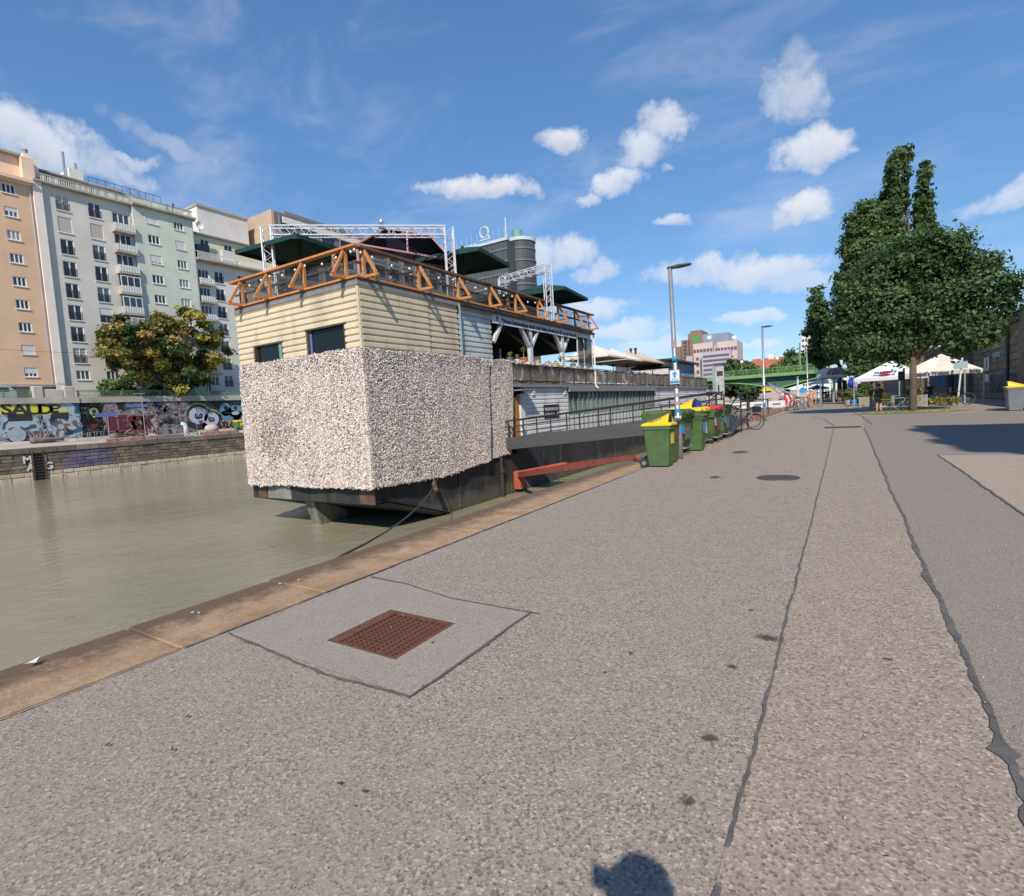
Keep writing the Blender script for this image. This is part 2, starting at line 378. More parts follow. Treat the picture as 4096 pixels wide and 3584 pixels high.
def blockstone(name, a, b, d):
    s = NT(name); oi = s.n('ShaderNodeObjectInfo').outputs['Random']
    c = s.ramp(oi, [(0, a), (.55, b), (1, d)])
    c = s.mixc(s.mr(s.noise(1.6, 6, .68), .45, .75, 0, .75), c, tuple(x * .38 for x in a))
    c = s.mixc(s.mr(s.noise(9, 5, .7), .45, .8, 0, .45), c, tuple(min(1, x * 1.5) for x in d))
    s.col(c); s.set(Roughness=.92, Specular_IOR_Level=.2); s.bump(s.noise(7, 5, .7), .05, .7); return s.m
blockstone('dark_ashlar', (.13, .108, .088), (.19, .158, .125), (.27, .225, .17))
blockstone('pale_ashlar', (.46, .385, .275), (.53, .445, .325), (.60, .51, .385))
blockstone('sooty_ashlar', (.14, .118, .096), (.185, .155, .122), (.24, .20, .155))
blockstone('violet_ashlar', (.115, .10, .155), (.15, .13, .20), (.20, .175, .235))
mat('mortar', (.10, .088, .075), .95, .3, 4)
s = NT('water')
mw = s.n('ShaderNodeMapping'); mw.inputs['Rotation'].default_value = (0, 0, .35); mw.inputs['Scale'].default_value = (1.0, .55, 1); s.l(s.co, mw.inputs['Vector'])
w1 = s.noise(1.1, 6, .62, mw.outputs[0], .9); w2 = s.noise(4.5, 4, .6, mw.outputs[0], .5); w3 = s.noise(.12, 4, .6)
c = s.ramp(w3, [(.35, (.235, .218, .143)), (.65, (.30, .277, .192))])
s.col(c); s.set(Roughness=.04, IOR=1.33, Specular_IOR_Level=.5)
hh = s.math('ADD', s.math('MULTIPLY', w1, 1.0), s.math('MULTIPLY', w2, .4)); s.bump(hh, .10, .7)
mat('far_path', (.42, .37, .33), .9, .2, .8); mat('soil', (.16, .125, .085), .95, .4, 2.0, .03, 20)
s = NT('grass_soil'); c = s.ramp(s.noise(1.3, 6, .65), [(.35, (.33, .235, .15)), (.5, (.26, .20, .105)), (.62, (.09, .105, .035))]); s.col(c); s.set(Roughness=.95)
mat('street_stone', (.22, .20, .18), .9, .25, 1.0)

# ---- promenade sheet with a real hole for the drain, lying on the quay
DR = (-3.0, -2.36, 2.25, 2.85)
flat = lambda z: (lambda u, v, w: (u, v, z))
mb = holes(MB(), (XQ1 + .006, 10.5), (-40, 700), [DR], flat(0.0), 0)
struct('promenade', mb, MATS['asphalt'])
def sheet(name, poly, z, m, kind='structure'):
    mb = MB(); n = len(poly); mb.add([(x, y, z) for x, y in poly], [tuple(range(n))]); return tag(mb.build(name, m), kind=kind)
def jag(x0, y0, x1, y1, amp, n):
    r = random.Random(int(abs(x0 * 91 + y0 * 7 + x1) * 10)); return [(x0 + (x1 - x0) * i / n + r.uniform(-amp, amp) * (0 < i < n), y0 + (y1 - y0) * i / n + r.uniform(-amp, amp) * (0 < i < n)) for i in range(n + 1)]
sheet('path_strip', jag(-.35, -6, -.35, 24.3, .012, 60) + jag(.55, 24.3, .55, -6, .02, 60), .004, MATS['asphalt_strip'])
sheet('path_lane', [(.55, -6), (1.66, -6), (1.66, 14.25), (5.2, 14.25), (9.8, 30), (9.8, 34), (.9, 34), (.62, 24.3), (.55, 24.3)], .0042, MATS['asphalt_dark'])
sheet('path_patch', jag(1.66, -6, 1.66, 14.2, .012, 40) + [(10.4, 14.2), (10.4, -6)], .008, MATS['asphalt_pale'])
mb = holes(MB(), (-3.74, -1.98), (1.98, 3.36), [DR], lambda u, v, w: (u, v + (.10 if u > -2.5 and v > 3.2 else 0) * -1 , .004), 0)
struct('drain_apron', mb, MATS['concrete_patch'])
# ---- tar joints: ragged ribbons
def ribbon(name, pts, w, wob, z, blobs=()):
    r = random.Random(len(pts) * 13 + int(w * 1e4)); P = []
    for (a, b) in zip(pts[:-1], pts[1:]):
        a = Vector(a); b = Vector(b); n = max(2, int((b - a).length / .045))
        P += [(a + (b - a) * i / n) for i in range(n)]
    P.append(Vector(pts[-1])); L = []; Rr = []; drift = 0
    for i, p in enumerate(P):
        d = (P[min(i + 1, len(P) - 1)] - P[max(0, i - 1)]).normalized(); nrm = Vector((-d.y, d.x)); drift = drift * .9 + r.uniform(-1, 1) * wob * .35
        e = sum(bw * math.exp(-((p - Vector(bp)).length / bs) ** 2) * r.uniform(.3, 1.3) for bp, bw, bs in blobs)
        L.append(p + nrm * (drift + w / 2 * r.uniform(.55, 1.4) + e)); Rr.append(p + nrm * (drift - w / 2 * r.uniform(.55, 1.4) - e * .35))
    mb = MB(); n = len(P); mb.add([(p.x, p.y, z) for p in L + Rr], [(i, i + 1, n + i + 1, n + i) for i in range(n - 1)])
    return tag(mb.build(name, MATS['tar']), kind='structure')
ribbon('tar_joint', [(-.345, 1.74), (-.345, 8), (-.36, 15), (-.40, 24.3)], .015, .012, .0095)
ribbon('tar_joint', [(-.35, 1.0), (-.345, 1.58)], .02, .012, .0095)
ribbon('tar_joint', [(.55, -1), (.54, 4), (.55, 10), (.62, 24.3)], .028, .014, .0095, [((.55, 2.35), .045, .10), ((.55, 2.75), .05, .06), ((.55, 4.1), .014, .2), ((.55, 5.1), .02, .16), ((.55, 6.0), .02, .15)])
ribbon('tar_joint', [(1.66, -2), (1.66, 14.2)], .03, .02, .0125)
ribbon('tar_joint', [(1.66, 14.2), (4.9, 14.2)], .012, .01, .0125)
ribbon('tar_joint', [(-3.78, 2.02), (-2.6, 1.93), (-1.97, 1.97)], .02, .012, .0095)
ribbon('tar_joint', [(-1.97, 1.97), (-1.96, 2.7), (-1.97, 3.24)], .018, .012, .0095)
ribbon('tar_joint', [(-1.9, 3.24), (-2.7, 3.24), (-3.3, 3.36), (-3.78, 3.38)], .014, .012, .0095)
ribbon('tar_joint', [(XQ1 - .012, -12), (XQ1 - .012, 80)], .02, .012, .006)
ribbon('tar_joint', [(.9, 26.5), (.75, 34), (.2, 48), (-.1, 70)], .05, .05, .0095)
ribbon('tar_joint', [(-.4, 26), (-1.0, 33), (-1.6, 36)], .04, .05, .0095)
# ---- stains, leaves
def blotch(name, x, y, rx, ry, z, m, seed):
    r = random.Random(seed); mb = MB(); n = 22; vs = [(x, y, z)] + [(x + rx * (1 + r.uniform(-.22, .2)) * math.cos(2 * PI * i / n), y + ry * (1 + r.uniform(-.22, .2)) * math.sin(2 * PI * i / n), z) for i in range(n)]
    mb.add(vs, [(0, 1 + i, 1 + (i + 1) % n) for i in range(n)]); return tag(mb.build(name, m), kind='structure')
for i, (px, py, rx, ry) in enumerate([(1537, 1278, .10, .055), (1465, 1336, .042, .03), (1418, 1478, .045, .038), (1376, 1605, .035, .035), (1503, 1222, .025, .02), (1776, 1321, .03, .02), (1430, 955, .12, .2), (1480, 905, .25, .5), (1000, 1400, .02, .012), (1262, 1308, .02, .014)]):
    p = az(px, py); blotch('oil_stain', p.x, p.y, rx, ry, .0105, MATS['oil_stain'], i)
mat('dry_leaf', (.11, .045, .03), .8, .3); mat('litter_white', (.75, .75, .72), .6, .05)
LF = [(375, 1433, 'dry_leaf'), (680, 1567, 'dry_leaf'), (345, 1500, 'dry_leaf'), (865, 1285, 'dry_leaf'), (1210, 1345, 'dry_leaf'), (730, 1583, 'dry_leaf'), (215, 1490, 'dry_leaf'), (65, 1325, 'litter_white'), (385, 1225, 'litter_white'), (398, 1226, 'litter_white'), (560, 1168, 'litter_white'), (598, 1160, 'litter_white')]
for i, (px, py, m) in enumerate(LF):
    p = az(px, py, .012); r = random.Random(i); a = r.uniform(0, 6); sz = .013 if m == 'dry_leaf' else (.05 if px == 65 else .014)
    mb = MB(); pts = [(math.cos(t) * sz * (1, .5)[k % 2], math.sin(t) * sz * .6 * (1, .7)[k % 2]) for k, t in enumerate([j * PI / 4 for j in range(8)])]
    ca, sa = math.cos(a), math.sin(a)
    mb.prism(pts, lambda u, v, t: (p.x + u * ca - v * sa, p.y + u * sa + v * ca, .0125 + t + abs(u) * .3), 0, .003)
    where = {0: 'beside the near kerb', 1: 'lying out in the grey foreground', 2: 'nearest the bottom left corner', 3: 'on the concrete apron below the grate', 4: 'just beyond the concrete apron', 5: 'small one right of the foreground dark leaf', 6: 'close to the sandstone edge, leftmost', 7: '', 8: 'left of the close pair on the coping', 9: 'right of the close pair on the coping', 10: 'on the coping above the apron', 11: 'farther along the coping above the apron'}[i]
    if m == 'dry_leaf': tag(mb.build('dry_leaf', MATS[m]), 'dark dry leaf ' + where, 'leaf', 'dry leaves on the asphalt')
    elif px == 65: tag(mb.build('paper_scrap', MATS[m]), 'white torn paper scrap lying on the quay coping', 'litter')
    else: tag(mb.build('white_pebble', MATS[m]), 'tiny white pebble ' + where, 'pebble', 'pebbles on the coping')

# ---- drain grate
mat('rust_iron', (.17, .075, .048), .75, .35, 18, .003, 120, .3); mat('black_pit', (.02, .018, .016), .95, .2)
t = thing('drain_grate', (-2.68, 2.55, -.02), 'rusty square cast iron drain grate set in the concrete apron', 'drain')
x0, x1, y0, y1 = DR
mb = MB(); w = .03
for b_ in ((x0, x0 + .09, y0, y1), (x1 - w, x1, y0, y1), (x0 + .09, x1 - w, y0, y0 + w), (x0 + .09, x1 - w, y1 - w, y1)): mb.bb(b_[0], b_[1], b_[2], b_[3], -.06, .002)
mb.build('frame', MATS['rust_iron'], t)
mb = MB()
for q in (((x0, y0), (x1, y0)), ((x1, y0), (x1, y1)), ((x1, y1), (x0, y1)), ((x0, y1), (x0, y0))): mb.quad((*q[0], .0), (*q[1], .0), (*q[1], -.5), (*q[0], -.5))
mb.quad((x0, y0, -.5), (x1, y0, -.5), (x1, y1, -.5), (x0, y1, -.5)); mb.build('pit', MATS['black_pit'], t)
bx = MB().bb(-.0045, .0045, y0 + w, y1 - w, -.045, -.004).mesh('bar', MATS['rust_iron']); by = MB().bb(x0 + .09, x1 - w, -.0038, .0038, -.04, -.007).mesh('bar', MATS['rust_iron'])
for i in range(1, 10): link('bar', bx, t, (x0 + .09 + (x1 - x0 - .12) * i / 10, 0, 0))
for i in range(1, 15): link('bar', by, t, (0, y0 + w + (y1 - y0 - 2 * w) * i / 15, 0))
# manhole and slot drain farther on
mat('iron_plate', (.10, .085, .075), .6, .3, 30, .004, 80, .4)
p = az(1556, 956); mb = MB().lathe((p.x, p.y, 0), [(.0, .012), (.28, .012), (.29, .006), (.315, .006), (.32, .013), (.345, .013), (.35, 0)], 28)
for k in range(-3, 4): mb.bb(p.x - .2, p.x + .2, p.y + k * .06 - .008, p.y + k * .06 + .008, .012, .0165)
tag(mb.build('manhole_cover', MATS['iron_plate']), 'round dark iron manhole cover in the asphalt beside the green bins', 'manhole')
t = thing('slot_drain', (-.1, 25, 0), 'narrow iron slot drain crossing the end of the pale path strip', 'drain')
MB().bb(-.72, .52, 24.5, 24.54, 0, .012).bb(-.72, .52, 25.3, 25.34, 0, .012).bb(-.72, -.68, 24.54, 25.3, 0, .012).bb(.48, .52, 24.54, 25.3, 0, .012).build('frame', MATS['iron_plate'], t)
sb = MB().bb(-.014, .014, 24.54, 25.3, .002, .011).mesh('bar', MATS['iron_plate'])
for i in range(16): link('bar', sb, t, (-.66 + i * .076, 0, 0))
MB().bb(-.7, .5, 24.52, 25.32, .0046, .0062).build('recess', MATS['black_pit'], t)

# ---- near quay: wall and coping stones
t = thing('quay_wall', (-4.4, 0, ZW), 'near quay wall topped with a row of worn tan sandstone coping blocks', 'wall')
MB().bb(XQ1 - .3, XQ0 + .05, -40, 700, -4.5, -.36).bb(XQ1 + .005, XQ1 - .3, -40, 700, -4.5, -.03).build('masonry', MATS['sooty_ashlar'], t)
joints = [-9.5, -8.3, -7.0, -5.6, -4.4, -3.1, -1.9, -.6, .55, 1.74, 2.92, 4.02, 5.3, 6.6]
while joints[-1] < 120: joints.append(joints[-1] + random.uniform(1.15, 1.4))
for a, b in zip(joints[:-1], joints[1:]):
    dz = random.uniform(-.012, .004); g = .008
    mb = MB(); n = 5; top = []
    mb.bev(XQ0 + random.uniform(-.012, .012), XQ1 - .012, a + g, b - g, -.36, dz - .0, .009)
    mb.build('coping_stone', MATS['sandstone'], t)
MB().bb(XQ0, XQ1 - .012, 120.5, 700, -.36, 0).build('coping_stone', MATS['sandstone'], t)

# ---- river
mb = MB(); mb.quad((XF - .6, -300, ZW), (XQ0 + .2, -300, ZW), (XQ0 + .2, 2500, ZW), (XF - .6, 2500, ZW)); struct('water', mb, MATS['water'])
mb = MB(); mb.quad((-3000, -600, -4.6), (3000, -600, -4.6), (3000, 4000, -4.6), (-3000, 4000, -4.6)); struct('riverbed', mb, MATS['soil'])
# ---- city ground, both banks
mb = MB(); mb.quad((-3000, -600, 5.2), (XG - .8, -600, 5.2), (XG - .8, 4000, 5.2), (-3000, 4000, 5.2)); struct('street_far', mb, MATS['street_stone'])
mb = MB(); mb.quad((11.2, -600, 6.2), (3000, -600, 6.2), (3000, 4000, 6.2), (11.2, 4000, 6.2)); struct('street_near', mb, MATS['street_stone'])

# ---- far quay: block wall, sloping promenade
t = thing('far_quay_wall', (XF, 30, ZW), 'stained dark ashlar quay wall on the far river bank', 'wall')
MB().bb(XF - .9, XF - .12, -60, 700, -4.5, ZP - .02).build('core', MATS['mortar'], t)
def courses(parent, fn, u0, u1, vs, lens, mats, gap=.02, dep=.14, limit=300, name='stone_block', uv=None):
    cnt = 0; rest = MB()
    for k in range(len(vs) - 1):
        u = u0 - random.uniform(0, lens[0])
        while u < u1:
            L = random.uniform(*lens); a, b = max(u, u0), min(u + L, u1); u += L
            if b - a < .15: continue
            o = random.uniform(-.03, .03); mm = mats[k] if isinstance(mats, list) else mats
            if k >= 0 and cnt < limit and (uv is None or (uv[0] < a < uv[1])):
                mb = MB()
            else: mb = rest
            q = [(a + gap, vs[k] + gap), (b - gap, vs[k] + gap), (b - gap, vs[k + 1] - gap), (a + gap, vs[k + 1] - gap)]
            i_ = .03; q2 = [(a + gap + i_, vs[k] + gap + i_), (b - gap - i_, vs[k] + gap + i_), (b - gap - i_, vs[k + 1] - gap - i_), (a + gap + i_, vs[k + 1] - gap - i_)]
            V = [fn(x, y, -dep) for x, y in q] + [fn(x, y, o - .03) for x, y in q] + [fn(x, y, o) for x, y in q2]
            mb.add(V, [(0, 1, 5, 4), (1, 2, 6, 5), (2, 3, 7, 6), (3, 0, 4, 7), (4, 5, 9, 8), (5, 6, 10, 9), (6, 7, 11, 10), (7, 4, 8, 11), (8, 9, 10, 11)])
            if mb is not rest: mb.build(name, MATS[mm], parent); cnt += 1
    if rest.v: tag(rest.build('distant_blocks', MATS[mats[-1] if isinstance(mats, list) else mats], parent), kind='stuff')
ffn = lambda u, v, w: (XF + w, u, v)
courses(t, ffn, 13, 62, [ZW - .3, -2.55, -2.12, -1.75, -1.38, -1.0, -.6, -.2], (.8, 1.5), ['pale_ashlar', 'pale_ashlar', 'dark_ashlar', 'dark_ashlar', 'dark_ashlar', 'dark_ashlar', 'dark_ashlar'], uv=(13, 46))
u = 8.0
while u < 70:
    L = random.uniform(1.6, 2.3); MB().bev(XF - .75, XF + .10, u + .01, u + L - .01, -.18, ZP, .05).build('coping_stone', MATS['dark_ashlar'], t); u += L
mb = MB(); mb.quad((XF - .6, -60, ZP - .02), (XF - .6, 700, ZP - .02), (XG, 700, 1.05), (XG, -60, 1.05)); struct('far_promenade', mb, MATS['far_path'])
# ladder recess on the far wall
p = ax(77, 925, XF); t = thing('wall_ladder', (XF + .15, p.y, ZW), 'rusty iron ladder in a dark slot of the far quay wall', 'ladder')
MB().bb(XF - .05, XF + .06, p.y - .55, p.y + .55, ZW, -.05).build('dark_slot', MATS['black_pit'], t)
for s_ in (-1, 1): MB().bb(XF + .08, XF + .16, p.y + s_ * .45 - .04, p.y + s_ * .45 + .04, ZW, 0).build('stile', MATS['rust_iron'], t)
rg = MB().bb(XF + .09, XF + .14, p.y - .42, p.y + .42, -.025, .025).mesh('rung', MATS['iron_plate'])
for i in range(9): link('rung', rg, t, (0, 0, ZW + .25 + i * .31))

# grit and crumbs lying on the path
n = 1500; gx = rng.uniform(-3.75, 3.0, n); gy0 = .7 + rng.uniform(0, 1, n) ** 1.6 * 9; P = np.stack([gx, gy0, np.full(n, .015)], -1); V, Fq = flakes(P, np.tile([0, -.3, 1.], (n, 1)), .0042, .6, 1.2)
mat('grit_pale', (.50, .45, .39), .9, .2); mat('grit_dark', (.07, .06, .05), .9, .2)
tag(link('path_grit', npmesh('path_grit', V, Fq, [MATS['grit_pale'], MATS['grit_dark']], rng.integers(0, 2, n))), 'fine grit and crumbs scattered over the near asphalt', 'grit', kind='stuff')
# ------------------------------------------------------------------ far bank: street wall, railing, houses
def fb(Y, z): return Y * 1.218, 1.5 + (z - 1.5) * 1.218        # facade measurements -> street front plane
def plaster(name, c, var=.1): 
    s = NT(name); k = s.ramp(s.noise(.35, 6, .6), [(.3, tuple(x * (1 - var) for x in c)), (.7, tuple(min(1, x * (1 + var)) for x in c))])
    st = s.noise(1.0, 6, .7, s.sc((1.5, 1.5, .16)))
    k = s.mixc(s.mr(st, .55, .8, 0, .35), k, tuple(x * .7 for x in c)); s.col(k); s.set(Roughness=.92, Specular_IOR_Level=.2); s.bump(s.noise(30, 3, .6), .01, .3); return s.m
plaster('orange_render', (.70, .47, .31)); plaster('peach_render', (.80, .58, .43)); plaster('white_pier', (.80, .71, .63)); plaster('grey_render', (.62, .585, .53)); plaster('green_render', (.60, .625, .53))
plaster('grey_render_b', (.66, .635, .585)); plaster('cream_render', (.66, .62, .43)); plaster('white_block', (.70, .66, .61)); plaster('tan_block', (.46, .36, .26)); plaster('concrete_band', (.42, .385, .335), .25)
mat('frame_white', (.78, .77, .75), .45, .05); mat('frame_brown', (.16, .12, .10), .5, .1); mat('blind_white', (.66, .64, .62), .6, .06); mat('blind_beige', (.50, .45, .40), .6, .06)
s = NT('window_glass'); oi = s.n('ShaderNodeObjectInfo').outputs['Random']; s.col(s.ramp(oi, [(0, (.012, .015, .022)), (.45, (.03, .04, .055)), (.62, (.10, .13, .155)), (.75, (.06, .07, .08)), (.85, (.30, .31, .31)), (1, (.42, .41, .39))])); s.set(Roughness=.12, Specular_IOR_Level=.7)
mat('balcony_slat', (.70, .71, .66), .6, .08); mat('roof_zinc', (.22, .22, .22), .5, .15); mat('rail_iron', (.06, .06, .06), .5, .1, metal=.3); mat('rail_green', (.14, .22, .12), .5, .25, 2); mat('dark_void', (.03, .03, .03), .9)
mat('zinc_pipe', (.55, .56, .58), .3, .1, metal=.9); mat('brick_chimney', (.40, .30, .24), .9, .2)
# window kinds, modelled at the origin: local y = width axis, x = outward, z up from the sill
def win_mesh(w, h, cols, fmat, blind=0.0, bmat='blind_white', rail=False, f=.09):
    fr = MB(); fr.bb(-.12, -.02, -w / 2, w / 2, 0, f).bb(-.12, -.02, -w / 2, w / 2, h - f, h)
    for i in range(cols + 1):
        y = -w / 2 + (w - f) * i / cols; ff = f if i in (0, cols) else f * 1.2; fr.bb(-.121, -.021, y, y + ff, f, h - f)
    fr.bb(-.1, .14, -w / 2 - .08, w / 2 + .08, -.09, -.001)
    pa = MB().bb(-.12, -.07, -w / 2 + .02, w / 2 - .02, .02, h - .02)
    bl = MB().bb(-.065, -.015, -w / 2 + .06, w / 2 - .06, h * (1 - blind), h - .03) if blind else None
    if bl:
        k = h * (1 - blind)
        while k < h - .1: bl.bb(-.016, -.010, -w / 2 + .06, w / 2 - .06, k, k + .05); k += .1
    ra = None
    if rail:
        ra = MB().bb(.02, .06, -w / 2, w / 2, h * .52, h * .52 + .05).bb(.02, .06, -w / 2, w / 2, .06, .1); n = int(w / .13)
        for i in range(n + 1): y = -w / 2 + (w - .03) * i / n; ra.bb(.025, .055, y, y + .03, .1, h * .52)
    return (fr.mesh('window', MATS[fmat]), pa.mesh('pane', MATS['window_glass']), bl.mesh('blind', MATS[bmat]) if bl else None, ra.mesh('guard_rail', MATS['rail_iron']) if ra else None)
WK = {}
def window(parent, X, y, z, w, h, cols=3, fmat='frame_white', blind=0.0, bmat='blind_white', rail=False, label=None):
    k = (round(w, 2), round(h, 2), cols, fmat, blind, bmat, rail)
    if k not in WK: WK[k] = win_mesh(w, h, cols, fmat, blind, bmat, rail)
    fr, pa, bl, ra = WK[k]; o = link('window', fr, parent, (X, y, z))
    link('pane', pa, o, (X, y, z))
    if bl: link('blind', bl, o, (X, y, z))
    if ra: link('guard_rail', ra, o, (X, y, z))
    return o
def facade(name, X, Y0, Y1, z0, z1, wins, m, label, depth=14, extra=None):
    t = thing(name, (X - depth / 2, (Y0 + Y1) / 2, 5.2), label, 'building'); fn = lambda u, v, w: (X + w, u, v)
    mb = MB(); holes(mb, (Y0, Y1), (z0, z1), [(y - w / 2, y + w / 2, z, z + h) for (y, z, w, h) in wins], fn, .16)
    mb.quad((X, Y0, z0), (X - depth, Y0, z0), (X - depth, Y0, z1), (X, Y0, z1)); mb.quad((X, Y1, z0), (X - depth, Y1, z0), (X - depth, Y1, z1), (X, Y1, z1))
    mb.quad((X, Y0, z1), (X, Y1, z1), (X - depth, Y1, z1), (X - depth, Y0, z1)); mb.quad((X - depth, Y0, z0), (X - depth, Y1, z0), (X - depth, Y1, z1), (X - depth, Y0, z1))
    mb.build('wall', MATS[m], t); return t
def cornice(t, X, Y0, Y1, z, h, out, m): MB().bb(X - .3, X + out, Y0, Y1, z, z + h).bb(X - .3, X + out * .5, Y0, Y1, z - h * .6, z).build('cornice', MATS[m], t)
def slat_balcony(t, X, y0, y1, z0, z1, out, closed=False):
    b = MB().bb(X, X + out, y0, y1, z0 - .22, z0).build('balcony', MATS['concrete_band'], t)
    mb = MB().bb(X + out - .09, X + out - .05, y0 + .02, y1 - .02, z0, z1 - .001).bb(X, X + out - .1, y0 + .03, y0 + .07, z0, z1).bb(X, X + out - .1, y1 - .07, y1 - .03, z0, z1)
    mb.build('parapet', MATS['frame_brown'] if False else MATS['concrete_band'], b)
    sm = MB().bb(X + out - .05, X + out, -.11, .11, z0 + .04, z1).mesh('slat', MATS['balcony_slat']); n = int((y1 - y0) / .3)
    for i in range(n): link('slat', sm, b, (0, y0 + (y1 - y0) * (i + .5) / n, 0))
    return b
# --- orange house
yo0, yo1 = 2.0, fb(20.82, 0)[0]; zr = [fb(0, 24.29 - 2.135 * k)[1] for k in range(9)]
W_ = []
for k, z in enumerate(zr):
    W_.append((fb(19.08, 0)[0], z, 1.2, 1.08)); W_.append((fb(15.6, 0)[0], z, 1.3, 1.08)); W_.append((fb(12.0, 0)[0], z, 1.3, 1.08))
zb, zt = fb(0, 6.5)[1], fb(0, 25.6)[1]
t = facade('orange_house', XB, yo0, yo1, zb, zt, W_, 'orange_render', 'tall orange rendered apartment house on the far bank')
for i, (y, z, w, h) in enumerate(W_):
    k = i // 3; window(t, XB - .04, y, z, w, h, 3, 'frame_white', {1: .45, 7: .95, 8: .62}.get(k, 0.0) if i % 3 == 0 else (.5 if (i * 7) % 5 == 0 else 0))
cornice(t, XB, yo0, yo1 + .05, zt, .35, .7, 'peach_render')
MB().bb(XB - 12, XB - .5, yo0, yo1 - .6, zt + .35, fb(0, 28.1)[1]).build('attic', MATS['peach_render'], t)
cornice(t, XB - .5, yo0, yo1 - .6, fb(0, 28.1)[1], .25, .5, 'concrete_band')
MB().bb(XB - 2.2, XB + .35, yo1 - .75, yo1 + .35, zt + .35, fb(0, 28.0)[1]).build('parapet_pier', MATS['peach_render'], t)
mb = MB().bb(XB - 1.5, XB - .4, yo1 - .3, yo1 + 1.0, zt + 1.2, zt + 3.7); mb.build('chimney', MATS['white_pier'], t)
MB().lathe((XB - 1, yo1 + .1, zt + 3.7), [(.25, 0), (.25, .5), (.3, .5), (.3, .62), (0, .62)], 8).build('chimney_pot', MATS['brick_chimney'], t)
MB().bb(XB - 13, XB - .6, yo0, yo1, 5.2, zb).build('ground_floor', MATS['concrete_band'], t); MB().bb(XB - .7, XB + .25, yo0, yo1 + .1, zb - .3, zb - .002).build('ledge', MATS['concrete_band'], t)
# --- grey house with balconies and its pale corner pier
yg0, yg1, yg2 = yo1 + .02, fb(29.2, 0)[0], fb(35.55, 0)[0]; zc = fb(0, 26.0)[1]
W_ = []
for k in range(8):
    z = fb(0, 23.84 - 2.166 * k)[1]; W_.append((fb(23.14, 0)[0], z, 1.38, 1.86)); W_.append((fb(25.83, 0)[0], z, 1.38, 1.86))
W_.append((fb(23.2, 0)[0], fb(0, 6.99)[1], 1.4, 1.15)); W_.append((fb(25.85, 0)[0], fb(0, 6.99)[1], 1.4, 1.15))
BW = [(fb(28.2, 0)[0], fb(0, 23.2 - 2.19 * k)[1], 2.0, 2.15) for k in range(9)]
t = facade('grey_house', XB, yg0, yg1, 5.2, zc, W_ + BW, 'grey_render', 'grey rendered apartment house with a column of slatted balconies')
for i, (y, z, w, h) in enumerate(W_):
    k, c = i // 2, i % 2
    if k < 8: window(t, XB - .04, y, z, w, h, 2, 'frame_white', .93 if k == 1 else (.5 if (k, c) == (5, 1) else 0), 'blind_beige' if k == 1 else 'blind_white', k != 1)
    else: window(t, XB - .04, y, z, w, h, 3)
for k, (y, z, w, h) in enumerate(BW):
    window(t, XB - .06, y, z + .3, 1.95, 1.8, 3, 'frame_white'); slat_balcony(t, XB + .005, y - 1.22, y + 1.22, z - .32, z + .55, .95)
    if 3 <= k <= 6:
        g = MB(); g.bb(XB + .83, XB + .9, y - 1.15, y + 1.15, z + 1.75, z + 1.85)
        for j in range(4): yy = y - 1.15 + 2.2 * j / 3; g.bb(XB + .832, XB + .9, yy, yy + .09, z + .55, z + 1.75)
        o = g.build('glazed_bay', MATS['frame_white'], t); MB().bb(XB + .84, XB + .88, y - 1.1, y + 1.1, z + .56, z + 1.74).build('pane', MATS['window_glass'], o)
MB().bb(XB - .3, XB + .35, yg0, yg0 + .84, 5.9, zc - .05).build('corner_pier', MATS['white_pier'], t)
cornice(t, XB, yg0, yg1, zc, .22, .6, 'concrete_band')
def parapet(t, X, y0, y1, z):
    MB().bb(X - .1, X + .05, y0, y1, z, z + .12).bb(X - .1, X + .05, y0, y1, z + .8, z + .92).build('roof_parapet', MATS['concrete_band'], t)
    mb = MB(); n = int((y1 - y0) / .22)
    r = random.Random(int(y0 * 10))
    for i in range(n):
        y = y0 + (y1 - y0) * (i + .5) / n; w = .07 if r.random() < .62 else .22
        mb.bb(X - .06, X + .01, y - w / 2, y + w / 2, z + .12, z + .8)
    mb.build('roof_balustrade', MATS['green_render'], t)
parapet(t, XB + .15, yg0 + .8, yg1 - .2, zc + .22)
MB().bb(XB - 12, XB - 1.6, yg0 + .8, yg1, zc, fb(0, 27.6)[1]).bb(XB - 12, XB - 1.1, yg0 + .8, yg1, fb(0, 27.6)[1], fb(0, 27.75)[1]).build('attic', MATS['concrete_band'], t)
MB().bb(XB - 5, XB - 2, fb(24.6, 0)[0], fb(25.8, 0)[0], zc, fb(0, 29.0)[1]).build('chimney', MATS['white_block'], t)
for yy, h in ((24.4, 30.6), (25.4, 29.8), (27.9, 29.0)): MB().tube([(XB - 2.6, fb(yy, 0)[0], zc), (XB - 2.6, fb(yy, 0)[0], fb(0, h)[1])], .14, 8).build('flue', MATS['zinc_pipe'], t)
g = MB()
for i in range(10): y = fb(26.2, 0)[0] + i * .95; g.bb(XB - 2.02, XB - 1.98, y, y + .04, fb(0, 27.7)[1], fb(0, 28.6)[1])
g.bb(XB - 2.02, XB - 1.98, fb(26.2, 0)[0], fb(26.2, 0)[0] + 8.6, fb(0, 28.55)[1], fb(0, 28.6)[1]).build('roof_rail', MATS['rail_iron'], t)
